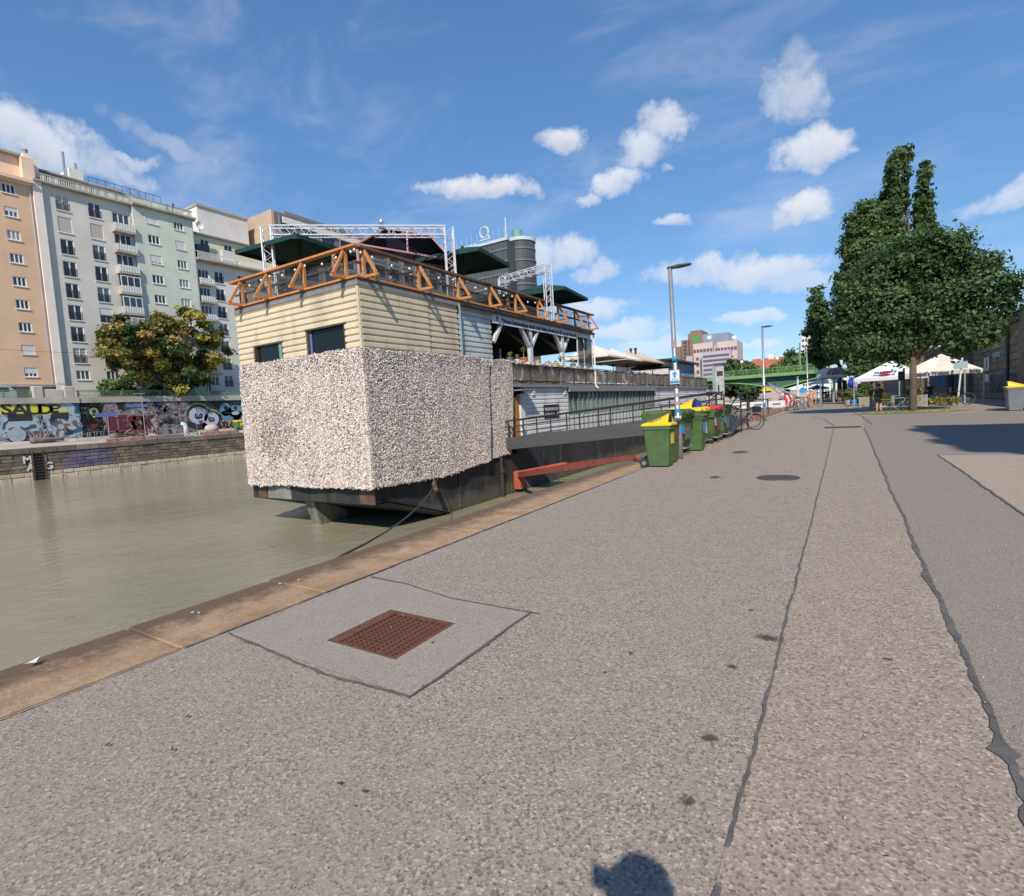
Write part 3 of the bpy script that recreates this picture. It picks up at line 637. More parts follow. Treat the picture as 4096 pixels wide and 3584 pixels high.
# --- green house
W_ = []
for k in range(9):
    z = fb(0, 24.48 - 2.2 * k)[1]; W_.append((fb(31.1, 0)[0], z, 1.45, 1.15)); W_.append((fb(33.9, 0)[0], z, 1.3, 1.15))
XGn = XB + .55
t = facade('green_house', XGn, yg1, yg2, 5.2, zc + .1, W_, 'green_render', 'pale green rendered apartment house right of the grey one')
for i, (y, z, w, h) in enumerate(W_): window(t, XGn - .04, y, z, w, h, 3, 'frame_white', {0: .9, 3: .88, 4: .8}.get(i, 0.0), 'blind_white')
cornice(t, XGn, yg1 - .1, yg2 + .3, zc + .1, .25, .55, 'concrete_band'); parapet(t, XGn + .1, yg1, yg2, zc + .35)
MB().bb(XB - 10, XB - 1.2, yg1, yg1 + 4.5, zc + .1, zc + 1.9).build('attic', MATS['concrete_band'], t)
for yy in (29.9, 31.0): MB().tube([(XB - 1.8, fb(yy, 0)[0], zc), (XB - 1.8, fb(yy, 0)[0], zc + 3.0)], .13, 8).build('flue', MATS['zinc_pipe'], t)
# --- paler house with a roof terrace
y3 = fb(46.5, 0)[0]; z3 = fb(0, 21.5)[1]; W_ = []
for k in range(7):
    z = fb(0, 19.2 - 2.15 * k)[1]; W_ += [(fb(38.4, 0)[0], z, 1.4, 1.8), (fb(41.4, 0)[0], z, 1.4, 1.8), (fb(44.2, 0)[0], z, 1.4, 1.8)]
B3 = [(fb(36.5, 0)[0], fb(0, 19.0 - 2.15 * k)[1], 1.6, 1.9) for k in range(7)]
t = facade('terrace_house', XB, yg2 + .01, y3, 5.2, z3, W_ + B3, 'grey_render_b', 'light grey apartment house with a cream roof terrace storey')
for y, z, w, h in W_: window(t, XB - .04, y, z, w, h, 2, 'frame_white', 0, 'blind_white', True)
for y, z, w, h in B3: window(t, XB - .06, y, z + .3, 1.6, 1.6, 3); slat_balcony(t, XB + .005, y - 1.0, y + 1.0, z - .3, z + .5, .8)
cornice(t, XB, yg2 + .01, y3, z3, .3, 1.1, 'concrete_band')
Wt = [(fb(37.6, 0)[0], fb(0, 23.4)[1], 1.3, 1.5), (fb(40.6, 0)[0], fb(0, 23.4)[1], 1.3, 1.5), (fb(38.4, 0)[0], fb(0, 21.75)[1], 1.4, 1.3), (fb(41.4, 0)[0], fb(0, 21.75)[1], 1.4, 1.3)]
mb = MB(); holes(mb, (yg2 + .01, y3), (z3, fb(0, 25.0)[1]), [(y - w / 2, y + w / 2, z, z + h) for y, z, w, h in Wt], lambda u, v, w: (XB - 1.3 + w, u, v), .15); mb.quad((XB - 1.3, y3, z3), (XB - 9, y3, z3), (XB - 9, y3, fb(0, 25)[1]), (XB - 1.3, y3, fb(0, 25)[1])); mb.build('roof_storey', MATS['cream_render'], t)
for y, z, w, h in Wt: window(t, XB - 1.34, y, z, w, h, 2, 'frame_white', 0, 'blind_white', True)
MB().bb(XB - 9, XB - .9, yg2, y3 + .2, fb(0, 25.0)[1], fb(0, 25.0)[1] + .25).build('roof_edge', MATS['roof_zinc'], t)
g = MB(); y = yg2 + .2
while y < y3: g.bb(XB + .7, XB + .74, y, y + .05, z3 + .3, z3 + 1.2); y += .16
g.bb(XB + .69, XB + .75, yg2, y3, z3 + 1.2, z3 + 1.27).build('terrace_rail', MATS['balcony_slat'], t)
for i, (a, b) in enumerate(((35.8, 37.3), (38.9, 40.4))): MB().bb(XB - .1, XB + .5, fb(a, 0)[0], fb(b, 0)[0], z3 + .3, z3 + 2.3).build('terrace_screen', MATS['window_glass' if i == 0 else 'blind_white'], t)
# --- white block, tan slab and dark glass office behind
zw = fb(0, 29.6)[1]; t = thing('white_tower_block', (XB - 12, 48, 5.2), 'plain white windowless block rising behind the terrace house', 'building')
MB().bb(XB - 26, XB - 4.5, fb(38.5, 0)[0], fb(45.3, 0)[0], 5.2, zw).build('wall', MATS['white_block'], t); MB().bb(XB - 26.2, XB - 4.3, fb(38.4, 0)[0], fb(45.4, 0)[0], zw, zw + .35).build('parapet', MATS['concrete_band'], t)
yd0, yd1 = fb(46.52, 0)[0], 104.0; zd = fb(0, 29.6)[1] + 1.0; Wd = []
for k in range(8):
    for j in range(11): Wd.append((yd0 + 3 + j * 4.2, 7.5 + k * 3.75, 2.9, 2.3))
mat('brown_panel', (.19, .165, .15), .35, .2, .6); mat('office_glass', (.03, .032, .04), .1, .3, .4, spec=.8)
t = facade('dark_office', XB, yd0, yd1, 5.2, zd, Wd, 'brown_panel', 'long dark brown panel-and-glass office building behind the boat deck', 24)
wm = MB().bb(-.14, -.1, -1.45, 1.45, 0, 2.3).mesh('pane', MATS['office_glass']); fm = MB().bb(-.1, .22, -1.75, -1.5, -.7, 2.6).bb(-.1, .1, -1.5, 1.5, -.35, -.05).bb(-.1, .12, -1.5, 1.5, -.7, -.5).mesh('window', MATS['roof_zinc'])
for (y, z, w, h) in Wd: o = link('window', fm, t, (XB, y, z)); link('pane', wm, o, (XB, y, z))
MB().bb(XB - 24, XB + .05, yd0 - .02, yd0 + .5, z3 - 2, zd + .1).build('end_slab', MATS['tan_block'], t); MB().bb(XB - 20, XB - 2, yd0 + 4, yd1 - 5, zd, zd + 1.4).build('plant_storey', MATS['roof_zinc'], t)
MB().bb(XB - .1, XB + .25, yd0 + 2, yd1, zd - 1.6, zd - .6).build('white_band', MATS['white_block'], t)
# --- street retaining wall with graffiti
for nm, cc_ in (('mural_black', (.022, .022, .024)),):
    mat(nm, cc_, .8, .5, 1.2)
def mural(name, stops, sc, seed, warp=1.2):
    s = NT(name); mp = s.n('ShaderNodeMapping'); mp.inputs['Location'].default_value = (seed, seed * 2, seed); s.l(s.co, mp.inputs['Vector'])
    v = s.noise(sc, 2, .35, mp.outputs[0], warp); w = s.noise(sc * 3.1, 2, .4, mp.outputs[0], 1.0)
    c = s.ramp(v, stops, 'CONSTANT'); c = s.mixc(s.mr(w, .60, .62, 0, .55), c, tuple(stops[0][1])); s.col(c); s.set(Roughness=.8, Specular_IOR_Level=.2); return s.m
mural('mural_blue', [(0, (.03, .045, .075)), (.36, (.05, .12, .18)), (.43, (.34, .45, .50)), (.50, (.38, .44, .47)), (.57, (.22, .12, .085)), (.61, (.28, .37, .42)), (.66, (.04, .05, .08)), (.72, (.35, .20, .15))], .55, 3)
mural('mural_mix', [(0, (.02, .02, .025)), (.40, (.07, .09, .08)), (.47, (.23, .25, .21)), (.53, (.15, .07, .16)), (.57, (.36, .25, .27)), (.62, (.10, .16, .12)), (.67, (.4, .36, .34)), (.72, (.04, .03, .06))], .9, 9)
mural('mural_dark', [(0, (.012, .012, .014)), (.56, (.03, .04, .045)), (.60, (.16, .18, .17)), (.62, (.012, .012, .014)), (.70, (.08, .05, .07))], 1.3, 5)
mural('mural_red', [(0, (.30, .16, .15)), (.45, (.42, .28, .25)), (.55, (.50, .12, .12)), (.62, (.45, .36, .32))], 1.1, 2)
mat('paint_yellow', (.66, .60, .04), .7, .12); mat('paint_dark', (.03, .03, .035), .7, .2); mat('paint_red', (.13, .018, .028), .7, .25); mat('paint_pink', (.40, .28, .29), .7, .1); mat('paint_white', (.68, .68, .67), .7, .06); mat('paint_teal', (.11, .27, .32), .7, .2); mat('paint_blue', (.12, .17, .40), .7, .3); mat('paint_violet', (.10, .085, .20), .8, .4, 3); mat('paint_panda', (.47, .50, .58), .7, .05); mat('paint_lime', (.22, .36, .12), .7, .2); mat('paint_brown', (.22, .11, .08), .7, .2); mat('paint_sky', (.32, .42, .46), .7, .15); mat('paint_orange', (.48, .12, .07), .7, .2)
t = thing('graffiti_wall', (XG, 30, 1), 'dark street retaining wall covered in colourful graffiti on the far bank', 'wall')
gy = lambda px: ax(px, 830, XG).y
ZG0, ZG1 = .7, 5.7
segs = [(-60, gy(161), 'mural_blue'), (gy(161), gy(205), 'mural_dark'), (gy(205), gy(382), 'mural_mix'), (gy(382), 75, 'mural_black'), (75, 300, 'mural_mix')]
for a, b, m in segs: MB().bb(XG - .8, XG - (.05 if m != 'mural_blue' else 0), a, b - .002, ZG0 - 2, ZG1 - .6).build('wall_section', MATS[m], t)
MB().bb(XG - .8, XG + .18, -60, gy(161), ZG1 - .6, ZG1 + .05).bb(XG - .8, XG + .06, gy(161), 300, ZG1 - .6, ZG1 + .1).build('stone_band', MATS['concrete_band'], t)
def spot(px, py, d=.02): p = ax(px, py, XG + d); return p
def disc(px, py, rw, rh, m, d, name='painted_shape', n=18, par=t):
    p = spot(px, py, d); mb = MB(); mb.prism([(rw * math.cos(2 * PI * i / n), rh * math.sin(2 * PI * i / n)) for i in range(n)], lambda u, v, k: (p.x + k, p.y + u, p.z + v), -.03, 0); return mb.build(name, MATS[m], par)
def blob(pts, m, d, name='painted_shape', par=t, X=None):
    X = XG if X is None else X
    q = [ax(x, y, X + d) for x, y in pts]; mb = MB(); mb.prism([(p.y, p.z) for p in q], lambda u, v, k: (X + d + k, u, v), -.03, 0); return mb.build(name, MATS[m], par)
g1 = lambda x, y: (x / 8.192, 725 + y / 8.192)          # first close-up of the photo
g2 = lambda x, y: (240 + x / 8.192, 725 + y / 8.192)
# yellow lettering
blob([g1(*p) for p in ((0, 700), (60, 705), (930, 700), (960, 760), (1080, 755), (1125, 810), (850, 790), (840, 862), (530, 865), (525, 835), (110, 830), (110, 860), (0, 850))], 'paint_yellow', .02)
for ch, x, y, sz, m in (('S', 105, 775, 1.7, 'paint_dark'), ('A', 320, 778, 1.75, 'paint_dark'), ('U', 560, 775, 1.75, 'paint_dark'), ('D', 745, 775, 1.6, 'paint_dark'), ('E', 880, 760, 1.3, 'paint_dark')):
    p = spot(*g1(x, y), .03); text('graffiti_letter', ch, sz * .92, m, p, (0, 1, 0), t, bold=.05, extrude=.01, xscale=1.25)
MB().bb(XG - .3, XG + .015, gy(15), gy(64), spot(*g1(300, 960)).z, spot(*g1(300, 845)).z).build('dark_opening', MATS['dark_void'], t); MB().bb(XG - .3, XG + .015, gy(104), gy(137), spot(*g1(900, 925)).z, spot(*g1(900, 825)).z).build('dark_opening', MATS['dark_void'], t)
for x, y, r, m in ((60, 930, .34, 'paint_sky'), (770, 890, .32, 'paint_sky'), (1215, 950, .55, 'paint_sky'), (1225, 985, .28, 'paint_brown'), (1000, 1050, .30, 'paint_sky'), (280, 1190, .75, 'paint_sky'), (1330, 1040, .2, 'paint_blue')): disc(*g1(x, y), r, r, m, .028 if m != 'paint_brown' else .034)
p = spot(*g1(1000, 1050), .02); mb = MB(); mb.prism([((.95 if i % 2 == 0 else .38) * math.sin(PI * i / 5), (.95 if i % 2 == 0 else .38) * math.cos(PI * i / 5)) for i in range(10)], lambda u, v, k: (p.x + k, p.y + u, p.z + v), -.03, 0); mb.build('painted_star', MATS['paint_brown'], t)
# key, heart, red bubble letters
disc(*g1(1540, 810), .45, .5, 'paint_lime', .0); disc(*g1(1540, 800), .2, .25, 'paint_dark', .008); blob([g1(*q) for q in ((1515, 840), (1565, 840), (1560, 900), (1525, 900))], 'paint_yellow', 0.0)
blob([g1(*q) for q in ((1500, 1000), (1560, 1010), (1620, 990), (1600, 1050), (1550, 1085), (1500, 1040))], 'paint_red', .0)
for k, (ch, x, y) in enumerate((('B', 1830, 1005), ('E', 2010, 1000), ('S', 2170, 1005), ('O', 2270, 1005), ('K', 2410, 1000))):
    p = spot(*g1(x, y), .012); text('graffiti_letter', ch, 2.55, 'paint_pink', p, (0, 1, 0), t, bold=.17, extrude=.008, xscale=.8); p.x += .012; text('graffiti_letter', ch, 2.45, 'paint_red', p, (0, 1, 0), t, bold=.14, extrude=.008, xscale=.8)
disc(*g1(1930, 912), .95, .18, 'paint_pink', .02); disc(*g1(1930, 912), .8, .11, 'paint_red', .028)
blob([g2(*q) for q in ((100, 685), (470, 680), (450, 730), (110, 735))], 'paint_blue', .02)
for k, (ch, x) in enumerate((('C', 570), ('Y', 625), ('L', 680))): p = spot(*g2(x, 1005), .02); text('graffiti_letter', ch, 1.3, 'paint_white', p, (0, 1, 0), t, bold=.05, extrude=.008)
blob([g2(*q) for q in ((660, 930), (760, 925), (770, 1030), (670, 1040))], 'paint_violet', .02); blob([g2(*q) for q in ((800, 1000), (900, 1005), (920, 1050), (810, 1050))], 'paint_orange', .02)
for k, (ch, x, y) in enumerate((('W', 660, 780), ('E', 770, 800), ('E', 880, 830), ('K', 1040, 850))): p = spot(*g2(x, y), .012); text('graffiti_letter', ch, 1.9, 'paint_pink', p, (0, 1, 0), t, bold=.1, extrude=.006); p.x += .012; text('graffiti_letter', ch, 1.85, 'mural_mix', p, (0, 1, 0), t, bold=.04, extrude=.006)
# two pandas
def panda(cx, cy, r, lab):
    e = lambda dx, dy, a, b, m, d: disc(*g2(cx + dx * r, cy + dy * r), a * r * .0145, b * r * .0145, m, d)
    e(-.05, -.05, 1.45, 1.35, 'paint_lime', .0); e(0, 0, 1.28, 1.22, 'paint_dark', .008); e(0, 1.35, 1.25, 1.2, 'paint_dark', .009)
    for q in (-1, 1): e(q * .72, -.72, .36, .36, 'paint_dark', .014)
    e(0, .02, 1.0, .92, 'paint_panda', .02)
    for q in (-1, 1): e(q * .42, .12, .2, .3, 'paint_dark', .028); e(q * .40, .06, .05, .06, 'paint_white', .034)
    e(0, .42, .17, .1, 'paint_dark', .028); e(-.12, .68, .12, .03, 'paint_dark', .028); e(.12, .68, .12, .03, 'paint_dark', .028)
panda(1288, 868, 88, ''); panda(1500, 925, 72, '')
blob([g2(*q) for q in ((1280, 960), (1350, 940), (1360, 990), (1310, 1010))], 'paint_violet', .03)
p = spot(*g2(1495, 800), .0); text('graffiti_letter', 'CMB-2023', .42, 'paint_lime', p, (0, 1, 0), t, extrude=.01)
for x, y, a, b in ((1730, 770, .85, .95), (1900, 800, 1.25, .9), (1800, 880, 1.7, .9), (1960, 890, 1.0, .8)): disc(*g2(x, y), a, b, 'paint_teal', .0)
for x, y, a, b, m in ((1740, 745, .3, .3, 'paint_dark'), (1770, 825, .6, .12, 'paint_dark'), (1890, 745, .28, .3, 'paint_dark'), (1890, 830, .6, .25, 'paint_panda')): disc(*g2(x, y), a, b, m, .012)
# concrete pier block and green street railing on top
t = thing('stone_parapet', (XG, gy(115), ZG1), 'weathered stone parapet block with two piers above the far graffiti wall', 'wall')
pz = spot(*g1(640, 385)).z
MB().bev(XG - .7, XG + .1, gy(71), gy(92), ZG1 + .05, pz, .08).build('pier', MATS['concrete_band'], t); MB().bev(XG - .7, XG + .1, gy(133), gy(154), ZG1 + .05, pz, .08).build('pier', MATS['concrete_band'], t); MB().bev(XG - .6, XG, gy(92) + .01, gy(133) - .01, ZG1 + .05, pz - .35, .06).build('panel', MATS['concrete_band'], t)
def railing(name, y0, y1, X, z0, z1, m, label):
    t = thing(name, (X, (y0 + y1) / 2, z0), label, 'railing')
    MB().bb(X - .05, X + .05, y0, y1, z1 - .07, z1).bb(X - .03, X + .03, y0, y1, z0 + .1, z0 + .15).build('rail', MATS[m], t)
    pm = MB().bb(X - .06, X + .06, -.07, .07, z0, z1 - .07).mesh('post', MATS[m]); n = max(1, int((y1 - y0) / 2.2))
    for i in range(n + 1): link('post', pm, t, (0, y0 + .1 + (y1 - y0 - .2) * i / n, 0))
    bm_ = MB().bb(X - .018, X + .018, -.018, .018, z0 + .15, z1 - .07).mesh('baluster', MATS[m]); n = int((y1 - y0) / .17); rest = MB()
    for i in range(n):
        y = y0 + (y1 - y0) * (i + .5) / n
        if i < 290: link('baluster', bm_, t, (0, y, 0))
    return t
zr1 = spot(*g1(1500, 465)).z
railing('street_railing', gy(161), 70, XG - .3, ZG1 + .1, zr1 + .05, 'rail_green', 'long green bar railing along the far street edge')
railing('street_railing', 4, gy(69), XG - .3, ZG1 + .05, zr1 + .15, 'rail_green', 'short green bar railing left of the stone parapet block')
# parked delivery van glimpsed behind the railing under the orange house
mat('van_grey', (.42, .46, .44), .35, .08); p = spot(*g1(230, 520))
t = thing('parked_van', (XG - 2.6, gy(27), 5.2), 'pale grey van roof and side seen behind the far green railing', 'van')
vy0, vy1 = gy(9), gy(49); vb = MB(); vb.prism([(vy0, 5.55), (vy1, 5.55), (vy1, 6.6), (vy1 - .5, 7.1), (vy1 - .9, 7.35), (vy0 + .1, 7.35), (vy0, 7.1)], lambda u, v, k: (XG - 3.4 + k, u, v), 0, 1.8); vb.build('body', MATS['van_grey'], t)
for yy in (vy0 + .9, vy1 - 1.0): MB().lathe((XG - 1.75, yy, 5.53), [(0, -.1), (.33, -.1), (.33, .1), (0, .1)], 16, 'X').build('wheel', MATS['paint_dark'], t)
MB().bb(XG - 1.62, XG - 1.58, vy1 - 1.5, vy1 - .6, 6.55, 7.0).build('side_window', MATS['office_glass'], t)
# --- benches, racks, bins, steps on the far promenade
fz = lambda x: ZP - .02 + (x - (XF - .6)) / (XG - (XF - .6)) * (1.05 - ZP + .02)
def red_block(a, b, lab, m):
    t = MB().bev(XF - 1.35, XF - .55, gy(a) * XF / XG, gy(b) * XF / XG, ZP - .05, ZP + .42, .05).build('stone_bench', MATS[m]); return tag(t, lab, 'bench', 'painted stone benches on the far quay')
for i, (a, b, lab, m) in enumerate(((211, 272, 'leftmost red painted stone bench along the far quay edge', 'mural_red'), (273, 315, 'pinkish stone bench left of the white tagged one on the far quay', 'mural_red'), (316, 362, 'stone bench tagged in white letters on the far quay edge', 'street_stone'), (363, 406, 'pale stone bench right of the white tagged one on the far quay', 'street_stone'), (407, 480, 'long red and white scribbled stone bench below the pandas', 'mural_red'))): red_block(a, b, lab, m)
p = ax(387, 869, XF - .5); tt = text('bench_lettering', 'RALL', .55, 'paint_white', (XF - .54, p.y, ZP + .2), (0, 1, 0), [o for o in col.objects if o.get('label', '').startswith('stone bench tagged')][0], extrude=.01, bold=.02, xscale=1.8)
mat('galv', (.50, .51, .52), .4, .1, metal=.8)
def bike_stand(px0, px1, X, lab):
    y0, y1 = ax(px0, 860, X).y, ax(px1, 860, X).y; z = fz(X); t = thing('bike_rack', (X, (y0 + y1) / 2, z), lab, 'bike rack')
    n = max(3, int((y1 - y0) / .65)); om = MB().tube([(X - .35, 0, z), (X - .35, 0, z + .8), (X + .35, 0, z + .8), (X + .35, 0, z)], .03, 5).mesh('hoop', MATS['galv'])
    for i in range(n): link('hoop', om, t, (0, y0 + (y1 - y0) * i / (n - 1), 0))
    MB().tube([(X, y0, z + .8), (X, y1, z + .8)], .03, 5).build('top_rail', MATS['galv'], t)
bike_stand(129, 176, XF - 2.4, 'galvanised bike rack in front of the blue star mural'); bike_stand(177, 204, XF - 3.6, 'smaller galvanised bike rack left of the thin signpost'); bike_stand(300, 348, XF - 3.0, 'galvanised bike rack right of the tall slim lamp post')
mat('log_brown', (.20, .155, .115), .9, .3, 2, .03, 10)
def log(px0, px1, X, r, lab):
    y0, y1 = ax(px0, 870, X).y, ax(px1, 870, X).y; z = fz(X); rr = random.Random(px0); n = 8
    mb = MB().tube([(X + rr.uniform(-.1, .1), y0 + (y1 - y0) * i / n, z + r * .8 + rr.uniform(-.06, .1)) for i in range(n + 1)], [r * rr.uniform(.75, 1.15) * (1 - .35 * i / n) for i in range(n + 1)], 9)
    mb.tube([(X, y0 + (y1 - y0) * .35, z + r), (X - .2, y0 + (y1 - y0) * .5, z + 2.6 * r), (X - .3, y0 + (y1 - y0) * .62, z + 3.6 * r)], [r * .5, r * .35, r * .15], 6)
    tag(mb.build('driftwood_log', MATS['log_brown'], None, True), lab, 'log', 'driftwood logs')
log(60, 128, XF - 3.2, .34, 'knobbly driftwood trunk lying below the blue mural'); log(222, 296, XF - 3.0, .32, 'pale driftwood log lying under the red bubble letters')
def slim_lamp(px, py, top, X, lab, name='lamp_post', arm=True):
    b = ax(px, py, X); z = fz(X); h = ax(px, top, X).z - z; t = thing(name, (X, b.y, z), lab, 'lamp' if arm else 'signpost')
    MB().tube([(X, b.y, z), (X, b.y, z + h)], [.07, .045], 8).build('pole', MATS['galv'], t)
    if arm: MB().bb(X - .15, X + .15, b.y - .75, b.y + .35, z + h, z + h + .1).build('lamp_head', MATS['galv'], t)
    else: MB().bb(X - .02, X + .02, b.y - 1.2, b.y + 1.1, z + h, z + h + .42).build('sign_plate', MATS['paint_blue'], t)
slim_lamp(291, 869, 788, XF - 2.0, 'tall slim grey lamp post on the far promenade'); slim_lamp(219, 871, 833, XF - 1.8, 'thin post with a dark blue street plate on the far promenade', 'sign_post', False)
mat('bin_green', (.075, .19, .06), .45, .25, 3); mat('bin_yellow', (.74, .52, .02), .4, .1, 4)
p = ax(485, 858, XF - 3.5); t = thing('recycling_bin', (XF - 3.5, p.y, fz(XF - 3.5)), 'green recycling bin with yellow lid on the far promenade by the boat', 'bin')
z = fz(XF - 3.5); MB().bev(XF - 4.0, XF - 3.0, p.y - 1.0, p.y + .9, z + .1, z + 1.1, .05).build('body', MATS['bin_green'], t); MB().bev(XF - 4.05, XF - 2.95, p.y - 1.05, p.y + .95, z + 1.1, z + 1.35, .08).build('lid', MATS['bin_yellow'], t)
for k in (-.6, .35): MB().bb(XF - 3.0, XF - 2.98, p.y + k, p.y + k + .4, z + .5, z + .95).build('sticker', MATS['bin_yellow'], t)
mat('boulder_stone', (.46, .38, .34), .9, .2, 2, .03, 6)
p = ax(424, 860, XF - 2.6); tag(MB().ball((XF - 2.6, p.y, fz(XF - 2.6) + .5), .85, 10, 7, (.9, 1.1, .75)).build('boulder', MATS['boulder_stone'], None, True), 'rounded pinkish boulder in front of the smaller panda', 'boulder')
p = ax(372, 860, XF - 2.2); tag(MB().tube([(XF - 2.2, p.y, fz(XF - 2.2)), (XF - 2.2, p.y, fz(XF - 2.2) + 1.0), (XF - 2.2, p.y - .15, fz(XF - 2.2) + 1.35), (XF - 2.2, p.y - .5, fz(XF - 2.2) + 1.5)], [.28, .27, .25, .2], 10).build('vent_pipe', MATS['paint_white'], None, True), 'white bent vent pipe on the far promenade left of the pandas', 'pipe')
# flight of steps against the wall
t = thing('stone_stair', (XG + .9, gy(340), 1), 'graffiti covered stone stair climbing left along the far wall', 'stairs')
n = 12; ya, yb = gy(380), gy(300)
for i in range(n): MB().bb(XG + .0, XG + 1.5, yb + (ya - yb) * i / n, yb + (ya - yb) * (i + 1) / n - .01, .7, 1.0 + (n - i) * .165).build('step', MATS['mural_mix'], t)
MB().tube([(XG + 1.45, yb, 3.95), (XG + 1.45, ya, 2.0)], .04, 5).build('handrail', MATS['galv'], t)
for i in range(5): yy = yb + (ya - yb) * i / 4; MB().tube([(XG + 1.45, yy, 3.0 - 1.95 * i / 4), (XG + 1.45, yy, 3.95 - 1.95 * i / 4)], .03, 5).build('post', MATS['galv'], t)
# purple and white tags on the quay wall
t = [o for o in col.objects if o.name == 'far_quay_wall'][0]
for a, b, z0, z1 in ((128, 150, -1.6, -.3), (150, 172, -2.0, -.25), (172, 205, -2.1, -.4), (205, 217, -1.9, -.9)): pass
for k, (ch, x, y) in enumerate((('M', 55, 920), ('A', 62, 935), ('G', 98, 932), ('I', 91, 918))): p = ax(x, y, XF + .05); text('graffiti_letter', ch, 1.0, 'paint_white', p, (0, 1, 0), t, bold=.03, extrude=.006)
for o in t.children:
    if o.name.startswith('stone_block'):
        c_ = sum((v.co for v in o.data.vertices), Vector()) / len(o.data.vertices)
        if ax(128, 925, XF).y < c_.y < ax(222, 925, XF).y and c_.z > -2.3 and random.random() < .85: o.data.materials[0] = MATS['violet_ashlar']

# roof shrubs, satellite dish, span wire with a hanging street lamp
mat('conifer', (.03, .06, .025), .9, .3, 6)
t = [o for o in col.objects if o.name == 'green_house'][0]
for i, (yy, h) in enumerate(((33.2, 1.3), (33.9, 1.7), (34.5, 1.2))):
    y = fb(yy, 0)[0]; tag(MB().lathe((XB - .3, y, zc + .35), [(.32, 0), (.34, .3), (.22, h * .6), (.08, h), (0, h + .1)], 9).build('roof_conifer', MATS['conifer']), ('small clipped conifer left of three on the green house roof', 'tallest of three small conifers on the green house roof', 'small conifer right of three on the green house roof')[i], 'shrub', 'conifers on the roof')
t = thing('satellite_dish', (XB - 1, fb(37.0, 0)[0], fb(0, 25.2)[1]), 'white satellite dish on the terrace house roof', 'dish'); q = Vector((XB - 1, fb(37.0, 0)[0], fb(0, 26.1)[1]))
MB().lathe(q, [(0, 0), (.35, .05), (.6, .18), (.58, .2), (.33, .08), (0, .03)], 16, 'X').build('dish', MATS['frame_white'], t); MB().tube([(q.x, q.y, fb(0, 25.1)[1] + .2), (q.x, q.y, q.z)], .05, 6).build('mast', MATS['zinc_pipe'], t)
t = thing('span_wire', (XB + 2, 25, 12), 'thin span wire with a hanging street lamp in front of the far houses', 'street lamp'); a, b = ax(-30, 697, XB + 2.0), ax(250, 708, XB + 2.0); c_ = ax(187, 706, XB + 2.0)
MB().tube([a, a.lerp(c_, .5) - Vector((0, 0, .1)), c_, b], .02, 4).build('wire', MATS['cord_black'] if 'cord_black' in MATS else MATS['rail_iron'], t); MB().lathe((c_.x, c_.y, c_.z - .55), [(0, .5), (.1, .45), (.55, .1), (.5, .0), (0, .02)], 12).build('lamp_shade', MATS['galv'], t)

for nm_, y, X_, z0, z1 in (('orange_house', yo1 - .25, XB, zb, zt), ('grey_house', yg1 - .12, XB, 6, zc), ('green_house', yg2 - .15, XGn, 6, zc), ('terrace_house', fb(43.0, 0)[0], XB, 6, z3)):
    MB().tube([(X_ + .09, y, z0), (X_ + .09, y, z1 - .2)], .07, 7).build('downpipe', MATS['zinc_pipe'], [o for o in col.objects if o.name == nm_][0])
# ------------------------------------------------------------------ restaurant ship
ZD = 6.6                                  # upper deck
def board_mat(name, c): return mat(name, c, .55, .07, .7, 0, 40, 0, tuple(x * .62 for x in c), .5)
board_mat('cream_siding', (.70, .605, .43)); board_mat('grey_siding', (.56, .60, .585)); board_mat('pale_siding', (.74, .745, .725))
s = NT('hull_black'); k = s.noise(1.0, 6, .7, s.sc((1.1, 1.1, .22)), .6); k2 = s.noise(1.3, 6, .7)
xyz = s.n('ShaderNodeSeparateXYZ'); s.l(s.co, xyz.inputs[0])
c = s.ramp(k, [(.40, (.022, .022, .023)), (.58, (.040, .040, .040)), (.72, (.085, .08, .072))])
lowz = s.math('ADD', s.mr(xyz.outputs['Z'], -1.9, -2.7), s.math('MULTIPLY', s.math('SUBTRACT', k2, .5), 1.6))
c = s.mixc(s.mr(lowz, .3, .8, 0, .75), c, (.115, .106, .093)); c = s.mixc(s.mr(s.noise(1.0, 5, .7, s.sc((3, 3, .5))), .66, .76, 0, .8), c, (.17, .075, .035)); c = s.mixc(s.mr(xyz.outputs['Z'], -2.85, -2.98), c, (.07, .085, .03))
s.col(c); s.set(Roughness=.6); s.bump(s.noise(3, 4, .6), .03, .4)
mat('hull_grey', (.22, .225, .21), .6, .25, 2, dirt=(.10, .07, .05)); mat('hull_rust', (.12, .07, .045), .8, .4, 4, .01, 30)
s = NT('varnished_wood'); k = s.noise(1.0, 5, .65, s.sc((9, 9, 9)), 1.2); c = s.ramp(k, [(.3, (.40, .155, .045)), (.6, (.58, .255, .08)), (.8, (.66, .33, .13))]); s.col(c); s.set(Roughness=.5); s.bump(k, .003, .3)
mat('brown_rail', (.15, .085, .05), .6, .3, 5, .004, 30); mat('dark_timber', (.075, .055, .04), .75, .35, 6, .006, 30); mat('white_timber', (.62, .63, .64), .55, .1, 3, dirt=(.38, .38, .38), dscale=1.5)
mat('deck_wood', (.20, .15, .11), .8, .25, 3); mat('steel_dark', (.055, .055, .057), .5, .2, metal=.4); mat('fascia_grey', (.22, .225, .23), .5, .15); mat('door_orange', (.42, .19, .05), .5, .2, 3)
